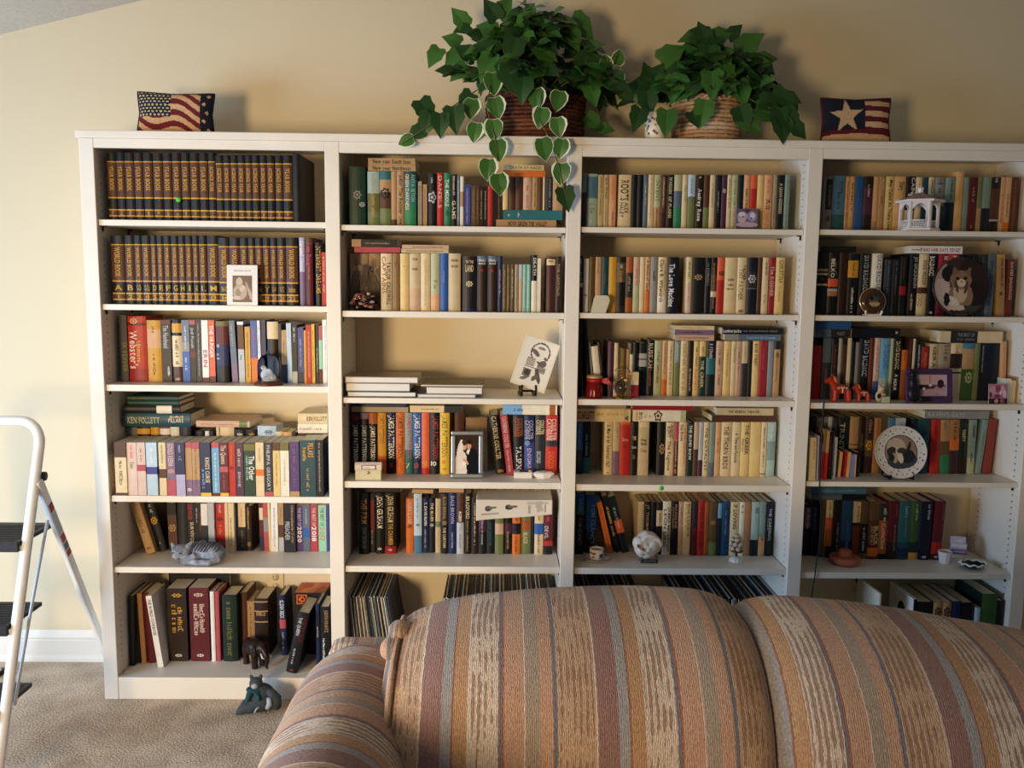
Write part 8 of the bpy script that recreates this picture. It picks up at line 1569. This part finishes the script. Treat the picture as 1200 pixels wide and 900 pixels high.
# large shell on an acrylic stand
p = base_at(758, 661, 3, 5)
st = thing('acrylic_stand', 'clear acrylic stand holding the white shell', 'stand', (p.x+.012, p.y+.03, p.z))
b = MB(); b.box(-.035, .035, -.025, .025, 0, .003, ACRYL); b.box(-.033, -.026, -.025, .025, .0032, .026, ACRYL); b.box(.026, .033, -.025, .025, .0032, .026, ACRYL); b.build('acrylic_body', st, bevel=.0006)
SHM = mat('shell_white', rough=.6, vary=.12, scale=40, bump=.35, bscale=90, hexcol='e0d6cc')
t = thing('shell_ornament', 'large white spiral sea shell on a clear stand beside the dark novels', 'shell', (p.x+.006, p.y+.035, p.z+.07))
def whorl(s, q):
    a = 2*PI*s; tt = PI*q; r_ = .056*(1+.05*math.sin(3*a+4*q))
    x = r_*math.sin(tt)*math.cos(a); z = r_*math.sin(tt)*math.sin(a); y = -r_*math.cos(tt)*.8
    k = 1+.06*noise.noise((x*30, y*30, z*30)); return (x*k, y*k, z*k)
b = MB(); b.grid(whorl, 40, 24, SHM); b.ell((-.038, -.018, .012), (.026, .03, .028), SHM, 18); b.ell((-.03, -.03, -.018), (.02, .02, .02), SHM, 14)
b.tube([(.05*math.cos(a)*(1-a/9), -.02-.006*a, .05*math.sin(a)*(1-a/9)) for a in [i*.3 for i in range(16)]], [.012-.0005*i for i in range(16)], SHM, 8); b.build('shell_body', t, remesh=.0028)
b = MB(); b.ell((-.041, -.044, .008), (.009, .004, .010), mat('shell_brown', rough=.6, vary=.3, hexcol='8a5a3c'), 12); b.ell((-.03, -.047, -.006), (.012, .004, .005), mat('clay', vary=.2), 12, rot=(.4, 'Y')); b.build('shell_opening', t)
# shell topiary
p = base_at(864, 660, 3, 5)
t = thing('shell_topiary', 'little tree of pearly shells on a white scallop foot', 'ornament', (p.x, p.y+.018, p.z))
b = MB()
def scal(s, q): a = 2*PI*s; r_ = .028*math.sin(q*PI/2)*(1+.05*math.cos(12*a)); return (r_*math.cos(a), r_*math.sin(a), .024*math.cos(q*PI/2)+.0005)
b.grid(scal, 48, 10, SHM); b.build('scallop_foot', t)
b = MB(); b.tube([(0, 0, .022), (0, 0, .11)], .005, mat('shell_core', rough=.7, vary=.2, hexcol='4a3426'), 8); b.lathe([(0, .04), (.024, .043), (.026, .048), (0, .052)], mat('shell_core', rough=.7, vary=.2, hexcol='4a3426'), seg=20); b.build('stem', t)
rg = random.Random(5); PEARL = mat('pearl', rough=.3, vary=.2, scale=40, hexcol='b8a48c')
for lv, (zz, r_, n) in enumerate(((.058, .023, 6), (.076, .022, 6), (.094, .016, 5), (.108, .004, 2))):
    for i in range(n):
        a = 2*PI*i/n+lv*.5-PI/2; b = MB(); b.ell((0, 0, 0), (.0115, .008, .0095), PEARL, 14); b.ell((.004, 0, .006), (.006, .005, .005), PEARL, 10)
        b.build('pearl_shell', t, loc=(r_*math.cos(a), r_*math.sin(a), zz), rot=(rg.uniform(-.4, .4), rg.uniform(-.4, .4), a+PI/2))
# bay 4 -------------------------------------------------------
p = base_at(1074, 269, 4, 1, .04)
t = thing('gazebo_model', 'miniature white gazebo with lattice rails on the top shelf', 'ornament', (p.x, .028, p.z), (0, 0, .12))
t.scale = (.92, .92, 1)
GZ = mat('gazebo', rough=.45, vary=.03)
def hexpt(k, r_, o=PI/6): a = PI/3*k+o; return Vector((r_*math.cos(a), r_*math.sin(a), 0))
b = MB(); b.lathe([(0, 0), (.082, 0), (.082, .006), (.076, .009), (0, .009)], GZ, seg=6, M=Matrix.Rotation(PI/6, 4, 'Z'), smooth=False); b.build('floor_plate', t)
for k in range(6):
    q = hexpt(k, .07); b = MB(); b.box(q.x-.005, q.x+.005, q.y-.005, q.y+.005, .0092, .105, GZ); b.build('post', t, bevel=.001)
    a, c = hexpt(k, .07), hexpt(k+1, .07); d = (c-a); nrm = Vector((-d.y, d.x, 0)).normalized()*.002
    b = MB()
    N = 12
    for i in range(N):                             # arched fret between the posts
        s0, s1 = i/N, (i+1)/N
        h0, h1 = [.102-.030*(abs(2*s-1)**2.2) for s in (s0, s1)]
        vs = []
        for off in (nrm, -nrm):
            for s, hh_ in ((s0, h0), (s1, h1)): vs += [a+d*s+off+Vector((0, 0, hh_-.004)), a+d*s+off+Vector((0, 0, .106))]
        b.add(vs, [(0, 2, 3, 1), (4, 5, 7, 6), (0, 4, 6, 2), (1, 3, 7, 5)], GZ)
    b.build('arched_fret', t)
    if k in (0, 1, 3, 5, 2):
        b = MB()
        for i in range(9):
            for s_ in (-1, 1):
                x0 = i/9; pa_, pb_ = a+d*max(0, x0-.0), a+d*min(1, x0+.2)
                if s_ < 0: pa_, pb_ = pb_, pa_
                b.tube([pa_+Vector((0, 0, .01)), pb_+Vector((0, 0, .036))], .0011, GZ, 4)
        for zz in (.011, .037): b.tube([a+Vector((0, 0, zz)), c+Vector((0, 0, zz))], .0022, GZ, 6)
        b.build('lattice_rail', t)
b = MB(); b.lathe([(0, .107), (.092, .107), (.092, .111), (.05, .126), (.016, .14), (0, .142)], mat('gazebo_roof', rough=.7, vary=.15, hexcol='a08a78'), seg=6, M=Matrix.Rotation(PI/6, 4, 'Z'), smooth=False); rf = b.build('roof', t)
b = MB(); b.lathe([(.093, .1045), (.094, .113), (.088, .114), (.088, .1045)], GZ, seg=6, M=Matrix.Rotation(PI/6, 4, 'Z'), smooth=False); b.build('eaves_trim', t)
b = MB(); b.lathe([(0, .142), (.011, .142), (.011, .156), (.014, .158), (0, .168)], GZ, seg=6, smooth=False); b.build('cupola', rf)
# amber glass dish on a stand
p = base_at(1022, 370, 4, 2, .03)
t = thing('dish_stand', 'pale low stand under the amber dish', 'stand', (p.x, .03, p.z))
b = MB(); b.box(-.03, .03, -.012, .018, 0, .005, mat('ivory', rough=.4)); 
for s in (-1, 1): b.tube([(s*.026, -.01, .004), (s*.032, -.012, .012), (s*.03, -.014, .02)], .004, mat('ivory', rough=.4), 8)
b.build('cradle', t)
b = MB(); AMB = mat('amber_glass', rough=.12, metal=.4, vary=.3, scale=22, hexcol='5a3c22'); o = thing('amber_dish', 'round amber glass dish with pale rim propped on its stand', 'dish', (p.x, .034, p.z+.055), (-.15, 0, 0))
b.lathe([(0, .012), (.02, .011), (.036, .006), (.048, 0), (.05, .002), (.038, .010), (.02, .015), (0, .016)], AMB, M=Matrix.Rotation(PI/2, 4, 'X') , seg=44); b.build('bowl', o)
b = MB(); b.tube([(.049*math.cos(a), 0, .049*math.sin(a)) for a in [2*PI*i/48 for i in range(48)]], .0028, mat('rim_gold', rough=.2, metal=.7, vary=0, hexcol='d8c49a'), 8, closed=True); b.build('rim', o)
b = MB(); f = paint('3a2820', [('e', .45, .5, .25, .22, '6d4a34'), ('e', .6, .62, .16, .1, '2f4a3c'), ('e', .5, .3, .3, .12, 'a88a66'), ('e', .36, .62, .1, .12, '1c1410')]); disc_picture(b, .034, -.0168, f, 10, 30); b.build('centre_design', o)
# cat plate
p = base_at(1124, 371, 4, 2, .03)
f = paint('3c2a26', [('e', .1, .5, .2, .5, 'b09a96'), ('e', .18, .35, .16, .3, 'c4b0ac', 20), ('e', .28, .72, .14, .14, '18161a'), ('e', .75, .7, .3, .4, '2c1e1c'), ('e', .68, .32, .32, .3, '241a1a'), ('e', .5, .33, .22, .26, '8a6a54'), ('e', .49, .38, .13, .18, 'c0a890'), ('e', .5, .62, .2, .17, '8a6a52'), ('p', [(.33, .68), (.36, .86), (.48, .74)], '7a5a46'), ('p', [(.56, .75), (.68, .86), (.68, .66)], '7a5a46'), ('e', .44, .64, .035, .03, '1c1814'), ('e', .58, .64, .035, .03, '1c1814'), ('e', .51, .56, .08, .07, 'd0bca4'), ('e', .51, .58, .02, .015, 'a8605a'), ('e', .32, .22, .16, .1, 'd8ccc0', -25), ('e', .24, .26, .06, .12, '18161a'), ('e', .42, .12, .16, .05, 'cabcb0'), ('e', .42, .5, .03, .12, '5a4234', 15), ('e', .6, .48, .03, .12, '5a4234', -15), ('r', .55, 1, .05, .16, '3a3a34')])
t = thing('cat_plate', 'collector plate with a painted tabby cat on the second shelf, fourth bay', 'plate', (p.x, .03, p.z+.116), (-.1, 0, .03))
b = MB(); disc_picture(b, .108, -.004, f, 30, 80, .008); b.build('painted_face', t)
b = MB(); b.lathe([(0, -.002), (.07, -.002), (.111, .004), (.112, .006), (.1082, .0058), (.1082, .0045)], mat('plate_white', rough=.15, vary=.02, hexcol='5a4a4a'), M=Matrix.Translation((0, .0085, 0)) @ Matrix.Rotation(PI/2, 4, 'X'), seg=64); b.build('plate_back', t)
sd = thing('plate_stand', 'dark wire stand holding the cat plate', 'stand', (p.x, .045, p.z))
b = MB()
for s in (-1, 1): b.tube([(s*.04, -.035, .016), (s*.04, -.036, .003), (s*.04, .0, .003), (s*.035, .03, .003), (s*.03, .008, .07)], .0025, BLACKW, 8)
b.tube([(-.04, 0, .003), (.04, 0, .003)], .0025, BLACKW, 8); b.build('wire_legs', sd)
# red wooden horses
def horse(u, v, k, label, rz):
    p = base_at(u, v, 4, 3, .05)
    t = thing('horse_figurine', label, 'figurine', (p.x, .05, p.z), (0, 0, rz), 'red horse figurines')
    RED = mat('horse_red', rough=.35, vary=.12, scale=30, hexcol='b03420'); b = MB()
    b.ell((0, 0, .058*k), (.04*k, .019*k, .022*k), RED, 20)
    for x in (-.028, .03):
        for y in (-.009, .009): b.tube([(x*k, y*k, .055*k), (x*1.12*k, y*1.2*k, .001)], [.0135*k, .0115*k], RED, 10)
    b.tube([(-.03*k, 0, .064*k), (-.045*k, 0, .088*k), (-.05*k, 0, .1*k)], [.018*k, .015*k, .013*k], RED, 12); b.tube([(-.046*k, 0, .104*k), (-.066*k, 0, .094*k), (-.076*k, 0, .088*k)], [.015*k, .011*k, .009*k], RED, 12)
    for y in (-.006, .006): b.ell((-.044*k, y*k, .119*k), (.004*k, .003*k, .008*k), RED, 8)
    b.build('body', t, remesh=.0026*k)
    b = MB(); SD = mat('cream', rough=.5, vary=.1)
    for i in range(-4, 5): b.ell((i*.006*k, -.0165*k, (.068-.0012*abs(i))*k), (.0042*k, .004*k, .005*k), SD if i % 2 else mat('moss', vary=0), 8)
    for i in range(4): b.ell((.0*k, -.0195*k, (.045+i*.006)*k), (.0042*k, .002*k, .004*k), SD, 8)
    b.build('painted_saddle', t)
    b = MB(); b.tube([(-.036*k, -.0*k, .116*k), (-.03*k, -.002, .098*k), (-.022*k, -.002, .084*k)], [.006*k, .009*k, .006*k], mat('orange', vary=.2), 8); b.build('painted_mane', t)
horse(985, 469, .86, 'larger red painted wooden horse before the blue-black novels', .0)
horse(1011, 469, .58, 'smaller red painted wooden horse beside the larger one', .0)
# black and tan dog/cat with a block
p = base_at(1032, 469, 4, 3, .04)
t = thing('pet_figurine', 'tiny cream and black pet figurine leaning over a pale block', 'figurine', (p.x, .04, p.z))
CT = mat('pugtan', rough=.6, vary=.2, hexcol='c8a884'); b = MB(); b.ell((-.008, 0, .024), (.014, .011, .022), CT, 14); b.ell((.0, -.002, .052), (.014, .012, .012), CT, 14)
for s in (-1, 1): b.ell((.0+s*.009, 0, .066), (.004, .003, .008), CT, 8, rot=(s*.3, 'Y'))
b.tube([(.0, -.006, .034), (.014, -.008, .03)], [.006, .005], CT, 8); b.build('body', t, remesh=.0018)
b = MB(); b.ell((-.012, -.01, .026), (.008, .004, .01), mat('black', vary=0), 10); b.ell((.008, -.012, .05), (.004, .003, .003), mat('black', vary=0), 8); b.build('markings', t)
b = MB(); b.box(.002, .030, -.014, .012, 0, .024, mat('celadon', rough=.5)); b.build('block', t, bevel=.001)
# purple picture frame with a black cat
p = base_at(1087, 470, 4, 3, .035)
PUR = mat('frame_purple', rough=.6, vary=.25, scale=60, bump=.3, bscale=90, hexcol='4a2c58')
t = thing('framed_photograph', 'purple picture frame with a black cat figure at its side', 'picture frame', (p.x+.004, .025, p.z+.0025), (-.14, 0, .03))
fw, fh = .092, .132
for nm_, (xa, xb, za, zb2) in (('frame_rail', (-fw, fw, 0, .026)), ('frame_rail', (-fw, fw, fh-.022, fh)), ('frame_stile', (-fw, -fw+.034, .0265, fh-.0225)), ('frame_stile', (fw-.022, fw, .0265, fh-.0225))):
    b = MB(); b.box(xa, xb, 0, .012, za, zb2, PUR); b.build(nm_, t, bevel=.002)
f = paint('b08a9c', [('r', 0, 1, .5, 1, 'c4a0ae'), ('r', 0, .5, .55, .95, 'd0b0bc'), ('r', .48, .51, .5, 1, '8a6678'), ('r', .55, .98, .55, .95, 'cba8b6'), ('r', 0, 1, .44, .52, '7a5468'), ('e', .25, .4, .2, .12, '2c2028'), ('e', .5, .42, .14, .1, '3a2a34'), ('e', .3, .34, .05, .05, 'e8dce0'), ('e', .5, .5, .05, .06, 'ead8de'), ('e', .82, .58, .1, .2, '2a2026'), ('e', .5, .14, .5, .18, 'c09aac'), ('e', .7, .1, .06, .05, 'a8707c')])
b = MB(); picture(b, -fw+.034, fw-.022, .026, fh-.022, .006, f, 40, 30, .2); b.build('photograph', t)
for nm_, (xa, xb, za, zb2) in (('inner_lip', (-fw+.034, fw-.022, .026, .029)), ('inner_lip', (-fw+.034, fw-.022, fh-.025, fh-.022)), ('inner_lip', (fw-.025, fw-.022, .029, fh-.025))):
    b = MB(); b.box(xa, xb, .001, .006, za, zb2, mat('lip_silver', rough=.3, metal=.6, vary=0, hexcol='c8bcc4')); b.build(nm_, t)
b = MB(); BC = mat('cat_black', rough=.35, vary=.1, hexcol='14161a')
b.ell((-.068, -.012, .036), (.026, .014, .036), BC, 18); b.ell((-.07, -.012, .078), (.018, .012, .026), BC, 16); b.ell((-.072, -.013, .108), (.015, .012, .014), BC, 16)
for s in (-1, 1): b.ell((-.072+s*.009, -.012, .121), (.005, .004, .009), BC, 8)
b.tube([(-.05, -.016, .012), (-.02, -.018, .01), (-.004, -.018, .007)], [.011, .009, .004], BC, 10); b.build('black_cat', t, remesh=.0025)
b = MB(); b.box(-fw+.008, fw-.008, .0122, .015, .006, fh-.006, BLK); b.build('backing', t)
# pink photo and pocket books
p = base_at(1171, 471, 4, 3, .03)
f = paint('b0788e', [('e', .2, .7, .16, .2, 'cc9cae'), ('e', .5, .75, .14, .18, '8a5068'), ('e', .75, .7, .1, .24, 'd8b0c0'), ('e', .35, .45, .2, .12, 'c890a4'), ('r', .3, .62, .28, .46, '7a4258'), ('e', .85, .5, .1, .2, 'e0c4d0'), ('r', 0, 1, 0, .26, '3a2028'), ('e', .4, .14, .1, .1, 'c8909c'), ('e', .72, .14, .12, .12, '9a5a60'), ('e', .1, .45, .08, .14, '6a3c50'), ('e', .62, .55, .06, .1, 'e4ccd6')])
t = thing('photo_card', 'small pink toned photograph card before the navy book', 'card', (p.x-.006, .028, p.z), (-.1, 0, .05))
b = MB(); b.box(-.038, .038, 0, .002, 0, .078, mat('pink', rough=.4)); b.build('card', t)
b = MB(); picture(b, -.0375, .0375, .0005, .0775, -.0006, f, 34, 34, .2); b.build('print', t)
for i, (u0, u1, vt, c) in enumerate(((1177.5, 1184, 444, 'ivory'), (1184, 1190, 446, 'cream'), (1190.6, 1193.2, 442, 'tan'))):
    a = at(u0, 460, .07); c2 = at(u1, 460, .07); hh = at(u0, vt, .07).z-sz(4, 3); w_ = c2.x-a.x
    mb, bul = book_cover(w_, hh, .09, c, [], False); o = mb.build('paperback_book'); tag(o, ('ivory', 'cream', 'tan')[i]+' pocket book standing beside the pink photograph', 'book', 'pocket books beside the pink photograph'); o.location = (a.x, .07, sz(4, 3)+.0006)
    q = MB(); q.box(.001, w_-.001, .001, .0898, .0003, hh-.0003, page_mat()); q.build('page_block', o)
# pug plate on a stand
p = base_at(1056, 563, 4, 4)
f = paint('d6d0cc', [('e', .5, .5, .33, .33, '26201e'), ('e', .5, .5, .315, .315, '8a7666'), ('e', .5, .33, .3, .16, '3a4048'), ('e', .62, .4, .14, .13, '22262c'), ('e', .42, .6, .19, .18, 'b8a68e'), ('e', .32, .52, .1, .1, '3a3028'), ('e', .45, .46, .06, .14, 'c4b6a0'), ('e', .52, .52, .09, .06, '3c3430'), ('e', .36, .4, .05, .1, 'b09c84'), ('e', .48, .38, .05, .1, 'cfc2b0'), ('e', .3, .42, .06, .08, '2c2622'), ('e', .66, .55, .03, .14, '2a2420', -25)]+[('e', .5+.445*math.cos(2*PI*i/26), .5+.445*math.sin(2*PI*i/26), .012, .012, '2c2a2c') for i in range(26)]+[('e', .5+.385*math.cos(2*PI*(i+.5)/22), .5+.385*math.sin(2*PI*(i+.5)/22), .011, .011, '2c2a2c') for i in range(22)])
st = thing('plate_stand', 'black wooden stand holding the spotted pug plate', 'stand', (p.x, p.y+.04, p.z))
b = MB()
for s in (-1, 1):
    b.tube([(s*.045, -.045, .03), (s*.045, -.045, .006), (s*.045, .03, .006), (s*.04, .006, .1)], .004, BLACKW, 8)
b.tube([(-.045, -.0, .006), (.045, -.0, .006)], .004, BLACKW, 8); b.build('easel_legs', st)
t = thing('pug_plate', 'white spotted rim plate with a painted pug on a black stand', 'plate', (p.x-.001, p.y+.012, p.z+.112), (-.2, -.12, .05))
b = MB(); disc_picture(b, .102, -.004, f, 38, 96, .007); b.build('painted_face', t)
b = MB(); b.lathe([(0, -.001), (.07, -.001), (.104, .0045), (.105, .006), (.1022, .0056), (.1022, .0045)], WHT, M=Matrix.Translation((0, .0085, 0)) @ Matrix.Rotation(PI/2, 4, 'X'), seg=64); b.build('plate_back', t)
# clay hat
p = base_at(995, 665, 4, 5)
TC = mat('terracotta', rough=.75, vary=.12, scale=20, hexcol='b8684a')
t = thing('clay_hat', 'terracotta clay sombrero ornament before the dark thrillers', 'ornament', (p.x, p.y+.045, p.z))
b = MB(); b.lathe([(0, 0), (.045, 0), (.06, .012), (.0625, .024), (.058, .032), (.052, .034), (.036, .03), (.031, .034), (0, .034)], TC, seg=48); b.build('brim', t)
b = MB(); b.lathe([(.0, .0345), (.029, .0345), (.029, .042), (.025, .055), (.018, .062), (.010, .062), (0, .059)], TC, seg=36); b.build('crown', t)
# votive candle, card, dish
p = base_at(1110, 662, 4, 5)
t = thing('votive_cup', 'white fluted votive cup beside the maroon book', 'candle', (p.x, p.y+.022, p.z))
b = MB()
def vot(s, q): a = 2*PI*s; r_ = (.020+.007*q)*(1+.03*math.cos(10*a)); return (r_*math.cos(a), r_*math.sin(a), .0005+.05*q)
b.grid(vot, 60, 6, mat('wax', rough=.4, vary=.05)); b.lathe([(0, .001), (.02, .001)], mat('wax', rough=.4, vary=.05), seg=20); b.build('cup', t)
b = MB(); b.lathe([(0, .044), (.025, .044)], mat('wax_top', rough=.5, vary=.1, hexcol='cfc4c4'), seg=24); b.tube([(0, 0, .044), (.001, 0, .053)], .001, BLK, 6); b.build('wax', t)
p = base_at(1129, 655, 4, 5, .13)
t = thing('greeting_card', 'small lilac folded card propped beside the votive cup', 'card', (p.x-.003, .16, p.z+.028), (-.42, 0, -.25))
f = paint('c8bcd8', [('r', 0, 1, 0, .3, '8a7aac'), ('r', .1, .6, .38, .46, 'a898c4'), ('r', .2, .9, .12, .2, 'd8d0e4'), ('e', .6, .75, .3, .1, 'dcd4e8')])
b = MB(); b.box(-.03, .03, 0, .002, 0, .075, mat('lavender', rough=.5)); b.grid(lambda s, q: (-.03+.06*s, -.0006, .075*q), 14, 16, lambda s, q: hexm(f(s, q)), smooth=False); b.build('front_leaf', t)
b = MB(); b.box(-.03, .03, 0, .0016, 0, .082, mat('white', rough=.6), M=Matrix.Translation((0, .0425, 0)) @ Matrix.Rotation(.95, 4, 'X') @ Matrix.Translation((0, 0, -.01))); b.build('rear_leaf', t)
p = base_at(1143, 668, 4, 5)
t = thing('ruffled_dish', 'small black dish with a ruffled white rim on the fifth shelf, fourth bay', 'dish', (p.x, p.y+.02, p.z+.002))
b = MB(); BD = mat('dish_black', rough=.3, vary=.05, hexcol='1c1a1a')
def dsh(s, q): a = 2*PI*s; r_ = .012+.038*q; return (r_*math.cos(a), r_*math.sin(a)*.8, .0006+.018*q**2)
b.grid(dsh, 48, 8, BD); b.lathe([(0, .0008), (.0125, .0008)], BD, seg=24, sy=.8); o = b.build('bowl', t); k = o.modifiers.new('t', 'SOLIDIFY'); k.thickness = .0015; k.offset = 1
b = MB(); b.tube([(.05*math.cos(a)*(1+.05*math.cos(9*a)), .04*math.sin(a)*(1+.05*math.cos(9*a)), .0195+.003*math.sin(9*a)) for a in [2*PI*i/72 for i in range(72)]], .0038, WHT, 8, closed=True); b.build('ruffled_rim', t)
# cords
b = MB()
pts = [at(966, 460, -.0), at(965.5, 470, .002), at(964.5, 482, .006), at(961, 540, .009), at(960.5, 566, .004), at(960, 572, .006), at(962, 600, .012), at(959, 640, .02), at(956, 664, .009), at(955, 674, .006), at(952, 690, .012), at(949, 705, .02)]
b.tube([(q.x, min(q.y, .009), q.z) for q in pts], .0026, BLK, 8); o = b.build('power_cord'); tag(o, 'thin black cord hanging down across the shelves of the fourth bay', 'cord')
b = MB(); q = at(1006, 684, WY-.008); b.box(q.x-.012, q.x+.012, WY-.032, WY-.009, q.z+.008, q.z+.034, BLK); pts = [Vector((q.x, WY-.03, q.z+.02)), at(1011, 690, .28), at(1013, 700, .25), at(1012, 712, .24), at(1005, 735, .26)]
b.tube(pts, .0035, BLK, 8); o = b.build('plugged_cord'); tag(o, 'black plug and cord in the wall outlet of the fourth bay', 'cord')
# the white album carries a dark oval on its side
for al in [o for o in bpy.data.objects if o.parent is None and o.get('label', '').startswith('slim white book') and 'bottom shelf, fourth bay' in o['label']]:
    b = MB(); b.add([(-.0006, .095+.034*math.cos(a), .235+.05*math.sin(a)) for a in [2*PI*i/32 for i in range(32)]], [tuple(range(32))], jacket('black')); b.build('cover_print', al)

# ------------------------------------------------------------ light
def area(name, loc, target, sx, sy, power, col):
    l = bpy.data.lights.new(name, 'AREA'); l.shape = 'RECTANGLE'; l.size = sx; l.size_y = sy; l.energy = power; l.color = col
    o = bpy.data.objects.new(name, l); COL.objects.link(o); o.location = loc
    o.rotation_euler = (Vector(target)-Vector(loc)).to_track_quat('-Z', 'Y').to_euler()
    return o
area('window_daylight', (XL+.03, (WIN[0]+WIN[1])/2, (WIN[2]+WIN[3])/2), (.8, .1, .55), 1.9, 1.4, 132, (.46, .69, 1.0))
k = area('evening_window', (-.9, -4.6, 1.2), (1.05, .3, .95), .85, 1.1, 30, (1.0, .74, .42)); k.data.spread = math.radians(72)
w = bpy.data.worlds.new('room_ambient'); SC.world = w; w.use_nodes = True
bg = w.node_tree.nodes['Background']; bg.inputs[0].default_value = (.70, .82, 1.0, 1); bg.inputs[1].default_value = .105
SC.view_settings.view_transform = 'Standard'; SC.view_settings.look = 'None'; SC.view_settings.exposure = 0; SC.view_settings.gamma = 1
SC.view_settings.use_curve_mapping = False
SC.cycles.max_bounces = 8; SC.cycles.diffuse_bounces = 5; SC.cycles.transparent_max_bounces = 12
